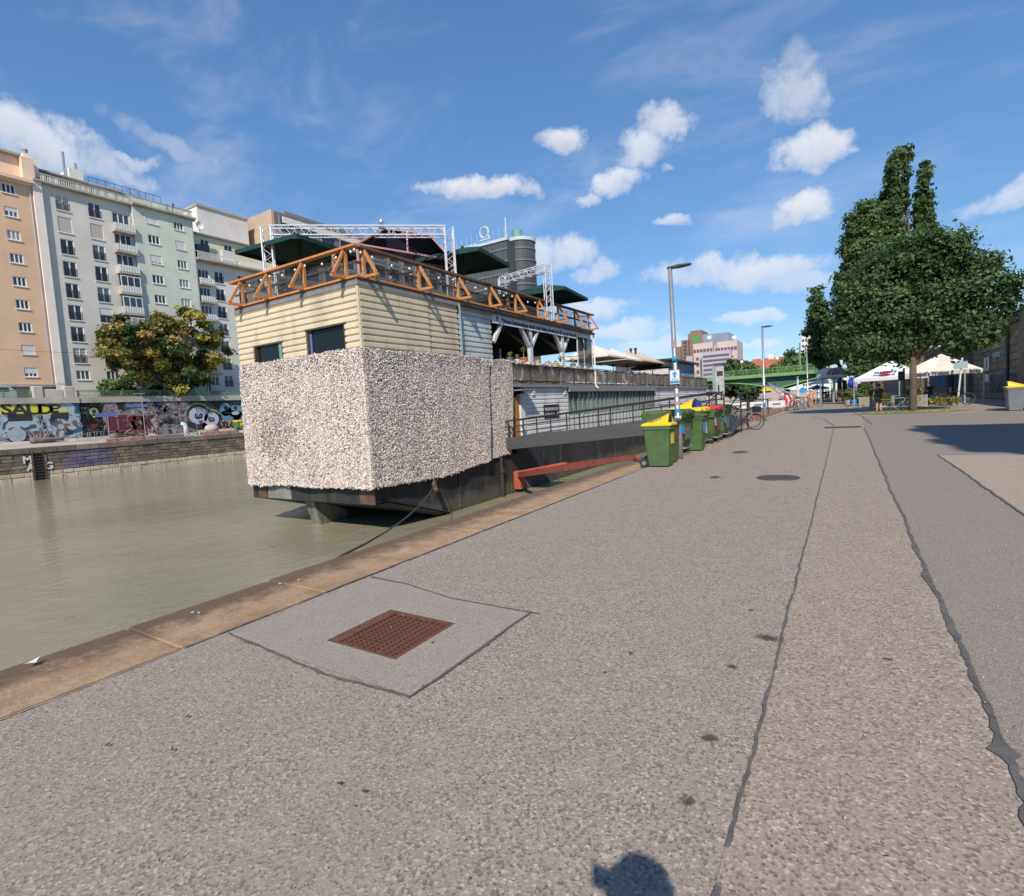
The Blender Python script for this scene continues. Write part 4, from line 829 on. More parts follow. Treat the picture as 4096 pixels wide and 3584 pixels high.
mat('interior_dark', (.035, .03, .027), .9, .3); mat('white_paint', (.74, .73, .71), .5, .06, dirt=(.5, .48, .44)); mat('alu', (.74, .75, .77), .4, .05, metal=.35); mat('pink_metal', (.60, .30, .285), .45, .08); mat('navy_fabric', (.014, .011, .03), .85, .2); mat('green_fabric', (.004, .046, .036), .8, .12, 2); mat('cream_fabric', (.70, .66, .56), .85, .07, 2); mat('tan_fabric', (.55, .42, .31), .85, .07, 2); mat('white_fabric', (.74, .74, .76), .85, .05, 2)
mat('bulb_white', (.80, .78, .70), .25, .03); mat('cord_black', (.02, .02, .02), .6)
mat('sign_white', (.62, .64, .66), .5, .05); mat('ink', (.03, .035, .05), .6); mat('sign_black', (.018, .02, .025), .4); mat('sign_white_print', (.75, .76, .77), .5, .02)
s = NT('pane_teal'); oi = s.n('ShaderNodeObjectInfo').outputs['Random']; s.col(s.ramp(oi, [(0, (.06, .10, .10)), (.5, (.16, .25, .24)), (1, (.30, .40, .38))])); s.set(Roughness=.08, Specular_IOR_Level=.8)
s = NT('ship_glass'); s.col((.010, .016, .014)); s.set(Roughness=.08, Specular_IOR_Level=.25)
def screen_mat(name, c, cover):
    s = NT(name); tr = s.n('ShaderNodeBsdfTransparent'); mx = s.n('ShaderNodeMixShader'); s.col(s.ramp(s.noise(2.2, 4, .6), [(.35, tuple(x * .7 for x in c)), (.7, tuple(x * 1.3 for x in c))])); s.set(Roughness=.9)
    s.l(tr.outputs[0], mx.inputs[1]); s.l(s.b.outputs[0], mx.inputs[2]); mx.inputs[0].default_value = cover
    s.l(mx.outputs[0], [n for n in s.t.nodes if n.type == 'OUTPUT_MATERIAL'][0].inputs[0]); return s.m
screen_mat('mesh_screen', (.05, .042, .036), .45); screen_mat('mesh_screen_dark', (.045, .047, .043), .88)
s = NT('terrace_screen'); k = s.noise(1.1, 3, .5, None, 1.0); c = s.ramp(k, [(.40, (.14, .115, .097)), (.56, (.21, .172, .143)), (.61, (.20, .165, .137)), (.63, (.44, .39, .32))]); s.col(c); s.set(Roughness=.9)

ship = thing('restaurant_ship', ((XS + XP) / 2, 40, ZW), 'two-storey moored restaurant ship with cream siding and an orange railed roof deck', 'ship')
YE, YT = 35.3, 72.0                      # end of the upper storey, end of the terrace
# hull: box with a raked blunt end
zk = -1.84; h = MB(); YR = YB + 4.0
def hull_sec(y, zb): return [(XP, y, -.9), (XP + .0, y, zb), (XS - .0, y, zb), (XS, y, -.9)]
prof = [(YB + .02, zk), (YR, ZW - .05), (YR + 3, -4.4), (YT, -4.4)]
for (a, za), (b, zb) in zip(prof[:-1], prof[1:]):
    A, B = hull_sec(a, za), hull_sec(b, zb)
    for i in range(3): h.quad(A[i], A[i + 1], B[i + 1], B[i])
h.quad(*hull_sec(YB + .02, zk)); h.quad((XP, YT, -.9), (XS, YT, -.9), (XS, YT, -4.4), (XP, YT, -4.4)); h.quad((XP, YB + .02, -.9), (XS, YB + .02, -.9), (XS, YT, -.9), (XP, YT, -.9))
h.bb(XP, XS - .02, 24.4, YT, -.9, -.3)
hull = h.build('hull', MATS['hull_black'], ship)
for y in (19.1, 23.6, 29.5, 36, 43, 50, 58): MB().bb(XS - .02, XS + .045, y, y + .09, -2.9, -.3 if y > 24 else -.95).build('weld_rib', MATS['hull_black'], hull)
MB().bb(XS - .1, XS + .08, 24.4, YT, -.42, -.28).build('rubbing_strake', MATS['steel_dark'], hull)
p0, p1 = ay(538, 990, YB), ay(583, 990, YB); MB().bb(p0.x, p1.x, YB - .03, YB + .02, zk + .03, -.95).build('end_plate', MATS['hull_grey'], hull)
p0, p1 = ay(720, 990, YB), ay(750, 990, YB); MB().bb(p0.x, p1.x, YB - .025, YB + .02, zk + .02, -.95).build('end_plate', MATS['hull_rust'], hull); p0, p1 = ay(519, 990, YB), ay(536, 990, YB); MB().bb(p0.x, p1.x, YB - .025, YB + .02, zk + .02, -.95).build('end_plate', MATS['hull_rust'], hull)
# lip along the rake and a skeg
mb = MB(); mb.add([(XS + .01, YB + .02, zk - .02), (XS + .22, YB + .5, zk + .02), (XS + .16, YR + .2, ZW + .02), (XS + .01, YR + .4, ZW + .01)], [(0, 1, 2, 3)]); mb.add([(XS + .01, YB + .02, zk + .06), (XS + .22, YB + .5, zk + .1), (XS + .16, YR + .2, ZW + .1), (XS + .01, YR + .4, ZW + .1)], [(0, 1, 2, 3)]); mb.build('rake_lip', MATS['hull_black'], hull)
p = ay(640, 1005, YB + .9); mb = MB(); mb.prism([(YB + .35, zk - .05), (YB + 2.1, -2.6), (YB + 2.1, -3.4), (YB + .75, -3.4)], lambda u, v, k: (p.x + k, u, v), -.28, .28); mb.build('skeg', MATS['hull_grey'], hull)
MB().tube([(XS + .12, 22.6, -3), (XS + .12, 22.6, -.9)], .09, 8).tube([(XS + .14, 22.6, -1.75), (XS + .14, 22.6, -1.5)], .14, 10).build('mooring_post', MATS['steel_dark'], hull)
MB().tube([(XS + .02, 17.3, -1.28), (XS + .55, 16.9, -1.75)], .1, 8).build('drain_spout', MATS['hull_rust'], hull)
# lower cabin core (dark shell) and upper storey shell
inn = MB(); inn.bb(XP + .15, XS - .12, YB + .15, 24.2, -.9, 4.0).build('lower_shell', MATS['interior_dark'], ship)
# siding boards -------------------------------------------------------
PH = .245
BP = [(0, 0), (.065, .045), (.065, .185), (0, .225), (0, PH), (-.03, PH), (-.03, 0)]
def boards(axis, fixed, a, b, z0, z1, m, cuts=(), parent=ship, sign=1):
    n = int(round((z1 - z0) / PH))
    for i in range(n):
        z = z0 + i * PH; segs = [(a, b)]
        for (c0, c1, k0, k1) in cuts:
            if z + PH * .6 > k0 and z + PH * .4 < k1:
                ns = []
                for (p, q) in segs:
                    if c0 > p: ns.append((p, min(q, c0)))
                    if c1 < q: ns.append((max(p, c1), q))
                segs = [x for x in ns if x[1] - x[0] > .02]
        for (p, q) in segs:
            mb = MB(); fn = (lambda u, v, k: (k, fixed - u, z + v)) if axis == 'X' else (lambda u, v, k: (fixed + u, k, z + v))
            mb.prism(BP, fn, p, q); mb.build('siding_board', MATS[m], parent)
pxX = lambda px, py: ay(px, py, YB).x
pyY = lambda px, py: ax(px, py, XS).y
FW = [(pxX(508, 690), pxX(566, 680), 3.2, 4.9), (pxX(613, 665), pxX(691, 650), 3.2, 5.05)]
zs = 3.6
up_ = MB().bb(XP + .1, XS - .1, YB + .12, 19.85, 2.9, 6.38); 
fr = thing  # keep name short
boards('X', YB, XP + .02, XS - .02, zs, 6.54, 'cream_siding', FW)
boards('Y', XS, YB + .02, 17.75, zs, 6.54, 'cream_siding'); boards('Y', XS - .07, 17.78, 19.85, zs, 6.54, 'cream_siding'); boards('Y', XS - .1, 20.0, 22.65, zs, 6.54, 'grey_siding')
# shell walls behind the boards, with the window openings
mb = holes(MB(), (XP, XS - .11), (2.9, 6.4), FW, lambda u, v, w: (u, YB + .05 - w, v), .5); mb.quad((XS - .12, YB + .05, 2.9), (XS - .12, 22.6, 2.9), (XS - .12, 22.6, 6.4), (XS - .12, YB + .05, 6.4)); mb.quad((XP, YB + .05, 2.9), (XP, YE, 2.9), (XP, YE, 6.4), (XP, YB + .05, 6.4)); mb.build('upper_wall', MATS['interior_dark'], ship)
MB().bb(XS - .05, XS + .055, YB - .055, YB + .03, zs, 6.5).build('corner_trim', MATS['cream_siding'], ship)
for (a, b, c_, d) in FW:
    o = MB().bb(a, a + .1, YB - .03, YB + .12, c_, d).bb(b - .1, b, YB - .03, YB + .12, c_, d).bb(a - .05, b + .05, YB - .06, YB + .12, d, d + .1).build('window', MATS['dark_timber'], ship)
    MB().bb(a + .1, b - .1, YB + .10, YB + .13, c_, d).build('pane', MATS['ship_glass'], o)
mat('curtain_teal', (.16, .30, .25), .9, .1); a, b, c_, d = FW[0]; MB().bb(b - .42, b - .1, YB + .06, YB + .09, c_, d).build('curtain', MATS['curtain_teal'], ship)
a, b, c_, d = FW[1]; MB().bb(a + .1, a + .2, YB + .06, YB + .09, c_, d).build('curtain', MATS['paint_blue'], ship)
MB().tube([(XS + .1, 19.92, 3.6), (XS + .1, 19.92, 6.3), (XS + .05, 19.92, 6.5)], .055, 8).build('downpipe', MATS['zinc_pipe'], ship)
# deck slab, fascia, deck boards
MB().bb(XP - .05, XS + .09, YB - .09, YE, 6.36, 6.5).build('roof_edge', MATS['fascia_grey'], ship)
MB().bb(XP - .02, XS + .06, YB - .06, YE, 6.5, ZD).build('upper_deck', MATS['deck_wood'], ship)
MB().bb(XS - .02, XS + .12, YB - .1, YE + .1, 6.62, 6.70).bb(XP, XS - .02, YB - .12, YB + .0, 6.62, 6.70).build('kick_board', MATS['varnished_wood'], ship)
MB().tube([(XS + .16, YB + 6, 6.42), (XS + .16, YE, 6.42)], .075, 8).build('gutter', MATS['steel_dark'], ship)
# timber A-frames carrying the rail
ZR = 7.78
def aframe(base, out):
    o = Vector(out); b = Vector(base); sd = Vector((-o.y, o.x, 0))
    r = bpy.data.objects.new('a_frame', MB().bar(b + Vector((0, 0, .08)), b + Vector((0, 0, ZR - ZD - .06)), .11, .11, o).mesh('post', MATS['varnished_wood'])); col.objects.link(r); r.parent = ship; r.matrix_parent_inverse = pinv(ship)
    MB().bar(b + o * .06 + Vector((0, 0, ZR - ZD - .10)), b + o * .62 + Vector((0, 0, .16)), .10, .09, o).build('strut', MATS['varnished_wood'], r)
    MB().bar(b - o * .1 + Vector((0, 0, .09)), b + o * .72 + Vector((0, 0, .09)), .12, .10).build('outrigger', MATS['varnished_wood'], r)
    MB().bar(b + o * .09 + Vector((0, 0, .14)), b + o * .09 + Vector((0, 0, .3)), .05, .02, sd).build('bracket', MATS['zinc_pipe'], r)
FX = [pxX(489, 600) - .05, pxX(541, 590), pxX(611, 575), pxX(694, 550)]; SY = [pyY(727, 540), pyY(838, 570), pyY(917, 595), pyY(980, 608), pyY(1031, 620), pyY(1076, 630), pyY(1116, 637), pyY(1149, 645), pyY(1177, 650)]
for x in FX: aframe((x, YB - .02, ZD), (0, -1, 0))
for y in SY: aframe((XS + .02, y, ZD), (1, 0, 0))
MB().bb(XP - .15, XS + .14, YB - .16, YB + .10, ZR - .06, ZR + .02).build('top_rail', MATS['varnished_wood'], ship); MB().bb(XS - .12, XS + .16, YB + .11, YE + .2, ZR - .07, ZR + .015).build('top_rail', MATS['brown_rail'], ship)  # near-side rail browner: its shade is put into the colour, besides weathering
MB().bb(XP - .1, XP + .1, YB + .1, YE, ZR - .07, ZR + .01).build('top_rail', MATS['varnished_wood'], ship); MB().bb(XP, XS, YE - .1, YE + .1, ZR - .065, ZR + .01).build('top_rail', MATS['varnished_wood'], ship)
MB().bar((XP, YB + .04, 7.2), (XS, YB + .04, 7.2), .05, .07).build('mid_rail', MATS['dark_timber'], ship); MB().bar((XS - .04, YB, 7.2), (XS - .04, YE, 7.2), .05, .09).build('mid_rail', MATS['dark_timber'], ship)
for i in range(12): x = XP + .2 + i * .66; MB().bb(x, x + .08, YB + .02, YB + .1, ZD, ZD + .15).build('rail_stub', MATS['varnished_wood'], ship)
for a, b in zip(sorted(FX)[:-1], sorted(FX)[1:]): mb = MB(); mb.quad((a + .06, YB + .09, 6.64), (b - .06, YB + .09, 6.64), (b - .06, YB + .09, 7.2 if a > -18 else 7.66), (a + .06, YB + .09, 7.2 if a > -18 else 7.66)); mb.build('mesh_panel', MATS['mesh_screen'], ship)
for i, (a, b) in enumerate(zip(SY[:-1], SY[1:])): zt_ = (7.2, 7.66, 7.2, 7.66, 7.15, 7.2, 7.66, 7.66)[i]; mb = MB(); mb.quad((XS - .09, a + .06, 6.64), (XS - .09, b - .06, 6.64), (XS - .09, b - .06, zt_), (XS - .09, a + .06, zt_)); mb.build('mesh_panel', MATS['mesh_screen'], ship)
mb = MB(); mb.quad((XP + .05, YB + .2, 6.64), (XP + .05, YE, 6.64), (XP + .05, YE, 7.66), (XP + .05, YB + .2, 7.66)); mb.build('mesh_panel', MATS['mesh_screen'], ship)
for y in (17, 20.5, 24, 27.5, 31, 34.5): MB().bb(XP - .05, XP + .05, y - .05, y + .05, ZD, ZR - .07).build('rail_post', MATS['varnished_wood'], ship)
# dining storey: timber frame, dark interior
MB().bb(XP, XS - .05, 22.65, YE, 2.85, 3.0).bb(XP, XS, 24.3, YT, 2.72, 2.98).build('terrace_deck', MATS['deck_wood'], ship)
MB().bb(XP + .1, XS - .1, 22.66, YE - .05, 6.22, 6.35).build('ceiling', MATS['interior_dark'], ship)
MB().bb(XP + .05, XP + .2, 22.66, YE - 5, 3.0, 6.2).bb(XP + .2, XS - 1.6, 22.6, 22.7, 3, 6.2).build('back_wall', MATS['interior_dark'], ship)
MB().bb(XS - .14, XS - .01, 22.66, YE - .2, 6.05, 6.36).build('beam', MATS['white_timber'], ship)
PY = [pyY(1063.5, 690), pyY(1127, 690)]
for y in [22.75] + PY:
    if y > 23: MB().bb(XS - .22, XS - .02, y - .15, y + .15, 2.2, 6.04).build('timber_post', MATS['white_timber'], ship)
    for sg in ((1,) if y < 23 else (-1, 1)): MB().bar((XS - .12, y + sg * .1, 4.95), (XS - .12, y + sg * 1.0, 6.03), .16, .2, (1, 0, 0)).build('brace', MATS['white_timber'], ship)
    MB().bar((XS - .3, y, 5.0), (XS - 1.8, y, 6.2), .16, .2, (0, 1, 0)).build('brace', MATS['fascia_grey'], ship)
for y in (pyY(1155, 680), pyY(1168, 690), pyY(1184, 690)): MB().bb(XS - .06, XS + .0, y - .04, y + .04, 3.9, 6.04).build('screen_post', MATS['white_timber'], ship)
mb = MB(); mb.quad((XS - .03, pyY(1155, 680), 3.95), (XS - .03, YE - .05, 3.95), (XS - .03, YE - .05, 6.04), (XS - .03, pyY(1155, 680), 6.04)); mb.build('mesh_panel', MATS['mesh_screen_dark'], ship)
MB().bb(XP + .3, XS - .3, YE - .35, YE - .25, 5.3, 6.2).bb(XP + .3, XS - 2.5, YE - .35, YE - .25, 3.0, 4.6).build('end_partition', MATS['fascia_grey'], ship)
MB().bb(XP + 2.2, XP + 2.9, 25, 30, 3.0, 4.15).build('bar_counter', MATS['white_paint'], ship); MB().bb(XP + .22, XP + .3, 27.5, 30.5, 4.7, 5.8).build('menu_board', MATS['hull_grey'], ship)
# banner with the saying
yb0, yb1 = 22.7, pyY(1152, 672)
bo = MB().bb(XS + .0, XS + .03, yb0, yb1, 5.9, 6.37).build('banner', MATS['sign_white'], ship)
# lettering fitted to the banner's length
msg = '“Nächsts Sunniwendfeuer mechti meine Maskn vabrenna und olle Leut die Händ schi'
me = text_mesh(msg, .31, 'ink', .003, 'LEFT', .014, 1.0); xs = [v.co.x for v in me.vertices]; k = (yb1 - yb0 - .95) / (max(xs) - min(xs)); x0_ = min(xs)
me.transform(Matrix(((0, 0, 1, XS + .034), (k, 0, 0, yb0 + .85 - x0_ * k), (0, 1.0, 0, 6.09), (0, 0, 0, 1)))); link('lettering', me, bo)
MB().lathe((XS + .034, yb0 + .45, 6.2), [(0, .003), (.09, .003), (.09, 0)], 12, 'X').bb(XS + .03, XS + .034, yb0 + .33, yb0 + .57, 6.04, 6.1).build('emblem', MATS['ink'], bo)
# terrace parapet: posts, screens, ledge
mb = MB(); n = 25; y0 = 24.35; st = (YT - y0) / n
for i in range(n):
    a, b = y0 + i * st, y0 + (i + 1) * st; sg = random.uniform(-.05, .05)
    m_ = MB(); m_.add([(XS + .02, a + .04, 3.04), (XS + .05 + sg, (a + b) / 2, 3.0), (XS + .02, b - .04, 3.04), (XS + .02, a + .04, 3.93), (XS + .035 + sg, (a + b) / 2, 3.9), (XS + .02, b - .04, 3.93)], [(0, 1, 4, 3), (1, 2, 5, 4)]); m_.build('screen_panel', MATS['terrace_screen'], ship)
    MB().bb(XS - .04, XS + .06, a - .025, a + .025, 2.75, 3.98).build('rail_post', MATS['steel_dark' if i % 3 else 'hull_grey'], ship)
MB().bb(XS - .05, XS + .08, 24.3, YT, 3.95, 4.0).bb(XS - .0, XS + .08, 24.3, YT, 2.66, 2.82).build('parapet_rail', MATS['fascia_grey'], ship); MB().bb(XS - .45, XS + .06, 24.3, YE, 3.90, 3.945).build('flower_ledge', MATS['deck_wood'], ship)
MB().tube([(XS + .12, YE, 6.4), (XS + .12, YE, 2.8), (XS + .3, YE, 2.6)], .06, 8).build('downpipe', MATS['white_paint'], ship)
# lower storey side wall
YD0, YD1 = 24.35, 25.75; YGa, YGb = 31.2, 49.6
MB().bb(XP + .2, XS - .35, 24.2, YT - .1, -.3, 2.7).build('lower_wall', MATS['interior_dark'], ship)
boards('Y', XS - .15, YD1 + .1, YGa, -.25, 2.68, 'pale_siding'); boards('Y', XS - .15, YGb, YT - .05, -.25, 2.68, 'pale_siding')
MB().bb(XS - .3, XS - .1, YD1 - .15, YD1 + .1, -.3, 2.7).bb(XS - .3, XS - .02, YD1 - .65, YD1 - .2, -.3, 2.3).build('door_frame', MATS['white_paint'], ship)
d_ = MB().bb(XS - .2, XS - .12, YD0, YD1 - .7, -.25, 2.15).build('door', MATS['door_orange'], ship); MB().bb(XS - .12, XS - .08, YD0 + .1, YD0 + .14, .7, 1.1).build('handle', MATS['steel_dark'], d_)
MB().bb(XS - .4, XS + .55, 24.3, YD1 + .1, 2.45, 2.52).build('door_canopy', MATS['fascia_grey'], ship)
MB().bb(XS - .1, XS + .12, YGa - .1, YGb + .1, 2.4, 2.66).build('awning_box', MATS['fascia_grey'], ship); MB().bb(XS - .2, XS - .06, YGa, YGb, -.3, -.12).build('sill', MATS['fascia_grey'], ship)
n = 24; st = (YGb - YGa) / n; mu = MB().bb(XS - .22, XS - .08, -.05, .05, -.12, 2.4).mesh('mullion', MATS['hull_grey']); pn = MB().bb(XS - .2, XS - .17, .05, st - .05, -.12, 2.4).mesh('pane', MATS['pane_teal']); lo_ = MB().bb(XS - .165, XS - .14, .05, st - .05, -.12, .85).mesh('reflection_panel', MATS['sign_white'])  # white lower panels put the bright reflections in the panes into colour
for i in range(n + 1):
    link('mullion', mu, ship, (0, YGa + i * st, 0))
    if i < n:
        o = link('pane', pn, ship, (0, YGa + i * st, 0)); link('reflection_panel', lo_, o, (0, YGa + i * st, 0))
        if i < 16: MB().add([(XS - .165, YGa + i * st + .06, 2.38), (XS - .165, YGa + (i + .75) * st, .9), (XS - .165, YGa + i * st + .06, .9)], [(0, 1, 2)]).build('curtain', MATS['curtain_teal'], o)
ys0, ys1 = pyY(1090, 822), pyY(1120, 822); zt_, zb_ = ax(1105, 809, XS).z, ax(1105, 836, XS).z
sg = thing('club_sign', (XS - .05, (ys0 + ys1) / 2, zb_), 'black RUNBASE VIENNA sign with a slanted three-bar logo on the ship side', 'sign')
MB().bb(XS - .10, XS - .05, ys0, ys1, zb_, zt_).build('panel', MATS['sign_black'], sg)
wS = ys1 - ys0; hS = zt_ - zb_
def fit_text(txt, m, y_a, y_b, zc_, hh, par, X, bold=0.0):
    me = text_mesh(txt, 1.0, m, .003, 'LEFT', bold); xs = [v.co.x for v in me.vertices]; zs_ = [v.co.y for v in me.vertices]; kx = (y_b - y_a) / (max(xs) - min(xs)); kz = hh / (max(zs_) - min(zs_)); mz = (max(zs_) + min(zs_)) / 2
    me.transform(Matrix(((0, 0, .5, X), (kx, 0, 0, y_a - min(xs) * kx), (0, kz, 0, zc_ - mz * kz), (0, 0, 0, 1)))); return link('lettering', me, par)
fit_text('RUN', 'sign_white_print', ys0 + .06 * wS, ys0 + .46 * wS, zb_ + hS * .68, hS * .24, sg, XS - .045, .015); fit_text('BASE', 'sign_white_print', ys0 + .51 * wS, ys1 - .08 * wS, zb_ + hS * .68, hS * .23, sg, XS - .045); fit_text('VIENNA', 'sign_white_print', ys0 + .06 * wS, ys0 + .68 * wS, zb_ + hS * .27, hS * .24, sg, XS - .045)
for i, hh in enumerate((.12, .21, .31)):
    y = ys0 + (.75 + .075 * i) * wS; m_ = MB(); m_.prism([(y, zb_ + hS * .14), (y + .06 * wS, zb_ + hS * .14), (y + .06 * wS - .03 * wS, zb_ + hS * (.14 + hh)), (y - .02 * wS, zb_ + hS * (.14 + hh * .8))], lambda u, v, k: (XS - .05 + k, u, v), 0, .006); m_.build('logo_bar', MATS['sign_white_print'], sg)
fit_text('LADERAUM', 'hull_rust', pyY(1079, 860), pyY(1133, 856), ax(1105, 859, XS).z, .42, ship, XS - .09)
# small hut on the terrace end
hx0, hx1 = XP + 1.0, XS - .9; hy0, hy1 = 57.5, 69
ht = thing('deck_hut', ((hx0 + hx1) / 2, hy0, 3), 'flat roofed white hut with graffiti blue side at the end of the ship terrace', 'hut')
boards('X', hy0, hx0, hx1, 2.98, 5.6, 'white_paint', (), ht); MB().bb(hx0, hx1 - .02, hy0 + .05, hy1, 2.98, 5.65).build('wall', MATS['mural_dark'], ht)
mural('hut_graffiti', [(0, (.30, .33, .40)), (.46, (.20, .24, .34)), (.55, (.42, .44, .48)), (.62, (.08, .10, .18)), (.68, (.5, .5, .5))], .6, 4)
MB().bb(hx1 - .02, hx1 + .06, hy0, hy1, 2.98, 5.6).build('painted_side', MATS['hut_graffiti'], ht); MB().bb(hx0 - .5, hx1 + .6, hy0 - .9, hy1 + .3, 5.65, 5.85).build('roof', MATS['steel_dark'], ht); MB().bb(hx1 + .06, hx1 + .1, hy0 + 3.6, hy0 + 4.8, 3.0, 4.6).build('door', MATS['paint_blue'], ht)
for k in (0, .55): MB().tube([(hx0 + 1.5 + k, hy0 + 1, 5.85), (hx0 + 1.5 + k, hy0 + 1, 7.4)], .12, 8).tube([(hx0 + 1.5 + k, hy0 + 1, 7.3), (hx0 + 1.5 + k, hy0 + 1, 7.5)], .18, 8).build('flue', MATS['steel_dark'], ht)

# ------------------------------------------------------------------ hanging scrim net over the ship's end
mat('net_white', (.82, .735, .68), .85, .06, 5); mat('net_tan', (.58, .52, .47), .85, .1, 5); mat('net_dark', (.19, .162, .145), .9, .25, 6)
def net_pos(a, v):
    """a: metres along the drape, from the river-side corner round the near corner; v: 0 bottom .. 1 top"""
    L1 = XS + .12 - (XP + .2); fr_ = a <= L1
    L2t, L2b = 24.35 - YB + .2, 23.4 - YB + .2
    if True:
        bot_f = -1.10 - .03 * np.sin(a * 1.7); w2 = np.clip((a - L1) / 10.0, 0, 1)
        zb2 = np.where(w2 < .42, -1.05 - .14 * w2 / .42, -1.19 + .42 * (w2 - .42) / .58); zb_ = np.where(a <= L1, bot_f, zb2)
        zt_ = np.where(a <= L1, 4.03 + .02 * np.sin(a * 2.3), 4.0 + .03 * np.sin(a * 1.9))
        z = zb_ + (zt_ - zb_) * v
        ext = np.where(a <= L1, 1.0, (L2b + (L2t - L2b) * v) / L2t)
        bulge = (.05 * np.sin(a * 2.1 + 3 * v) + .015 * np.sin(a * 5.3 - 5 * v)) * np.clip(np.abs(a - L1) / .6, 0, 1) + .10 * (1 - v) + .05
        cb = .10 * (1 - v) + .05; x = np.where(a <= L1, XP + .2 + a + cb * np.clip(a / L1, 0, 1), XS + .12 + bulge); y = np.where(a <= L1, YB - .1 - bulge, YB - .1 - cb * np.clip(1 - (a - L1) / 4, 0, 1) + (a - L1) * ext)
        x = np.where((a > L1 + 8.2), x - .16, x)
    return np.stack([x, y, z], -1)
L1 = XS + .12 - (XP + .2); LT = L1 + (24.35 - YB + .2)
t = thing('scrim_net', ((XS + XP) / 2, YB - .2, -1.1), 'shaggy white and grey camouflage scrim net hung round the end of the ship', 'net')
na, nv = 150, 42; A, V = np.meshgrid(np.linspace(0, LT, na), np.linspace(0, 1, nv), indexing='ij'); P = net_pos(A, V).reshape(-1, 3); idx = np.arange(na * nv).reshape(na, nv)
Fq = np.stack([idx[:-1, :-1], idx[1:, :-1], idx[1:, 1:], idx[:-1, 1:]], -1).reshape(-1, 4); link('backing', npmesh('backing', P, Fq, MATS['net_dark']), t)
n = 190000; a = rng.uniform(-.03, LT + .05, n); a[:4000] = L1 + rng.uniform(-.1, .12, 4000); v = rng.uniform(-.012, 1.008, n); v[4000:9000] = rng.normal(-.004, .008, 5000); v[9000:13000] = 1 + rng.normal(.0, .006, 4000); P = net_pos(a, v); N = np.where((a <= L1)[:, None], [0, -1., 0], [1., 0, 0]); P = P + N * rng.uniform(.005, .045, n)[:, None]
Vv, Fv = flakes(P, N, .031, .40, 1.35)
dk = (np.hypot((a - 2.2) / 1.15, (v - .42) / .23) + rng.normal(0, .22, n)) < 1; top = (v + rng.normal(0, .06, n)) > .88
pw = np.where(dk, .36, np.where(top, .56, .68)); r_ = rng.uniform(0, 1, n); mi = np.where(r_ < pw, 0, np.where(r_ < pw + .22, 1, 2))
tag(link('scrim_scraps', npmesh('scrim_scraps', Vv, Fv, [MATS['net_white'], MATS['net_tan'], MATS['net_dark']], mi), t), kind='stuff')
n = 3000; P = np.stack([np.full(n, XS + .02) + rng.normal(0, .09, n), rng.uniform(24.3, YE, n), 3.97 + np.abs(rng.normal(0, .05, n)) - .05], -1); Vv, Fv = flakes(P, np.tile([.5, 0, .8], (n, 1)), .05, .8, 1.2)
nf = tag(link('scrim_fringe', npmesh('scrim_fringe', Vv, Fv, [MATS['net_white'], MATS['net_tan'], MATS['net_dark']], rng.integers(0, 3, n))), 'narrow ragged strip of scrim net lying along the flower ledge', 'net')

# ------------------------------------------------------------------ things on the ship
def truss(t, a, b, s_=.4):
    a = Vector(a); b = Vector(b); d = (b - a).normalized(); u = Vector((0, 0, 1)) if abs(d.z) < .9 else Vector((1, 1, 0)).normalized(); sd = d.cross(u).normalized(); u = sd.cross(d)
    cs = [sd * (i * s_ / 2) + u * (j * s_ / 2) for i, j in ((-1, -1), (1, -1), (1, 1), (-1, 1))]
    for c in cs: MB().tube([a + c, b + c], .034, 6).build('chord', MATS['alu'], t)
    n = max(2, int((b - a).length / .3)); lac = MB()
    for k in range(4):
        c0, c1 = cs[k], cs[(k + 1) % 4]
        for i in range(n): p, q = a + (b - a) * i / n, a + (b - a) * (i + 1) / n; lac.tube([p + (c0 if i % 2 else c1), q + (c1 if i % 2 else c0)], .015, 4, False)
    lac.build('lacing', MATS['alu'], t)
TL, TR = az(533, 463, 9.85), az(897, 463, 9.85)
t = thing('truss_gantry', ((TL.x + TR.x) / 2, (TL.y + TR.y) / 2, ZD), 'long white aluminium lighting truss arch spanning the front of the roof deck', 'truss')
truss(t, (TL.x, TL.y, ZD), (TL.x, TL.y, 10.0)); truss(t, (TR.x, TR.y, ZD), (TR.x, TR.y, 10.0)); d = (TR - TL).normalized() * .14; truss(t, TL + d, TR - d)
q = TL + (TR - TL) * .62; MB().bb(q.x - .1, q.x + .1, q.y - .1, q.y + .1, 9.99, 10.2).ball((q.x, q.y, 10.28), .1).build('camera_dome', MATS['zinc_pipe'], t)
T2 = az(1094, 531, 9.8); T3 = az(1004, 563, 9.6)
t = thing('truss_gantry', (T2.x, T2.y, ZD), 'shorter aluminium truss arch at the rear of the roof deck', 'truss')
truss(t, (T2.x, T2.y, ZD), (T2.x, T2.y, 9.8)); truss(t, (T2.x, T2.y, 9.66), (T3.x, T3.y, 9.66)); truss(t, (T3.x, T3.y, ZD), (T3.x, T3.y, 9.8))
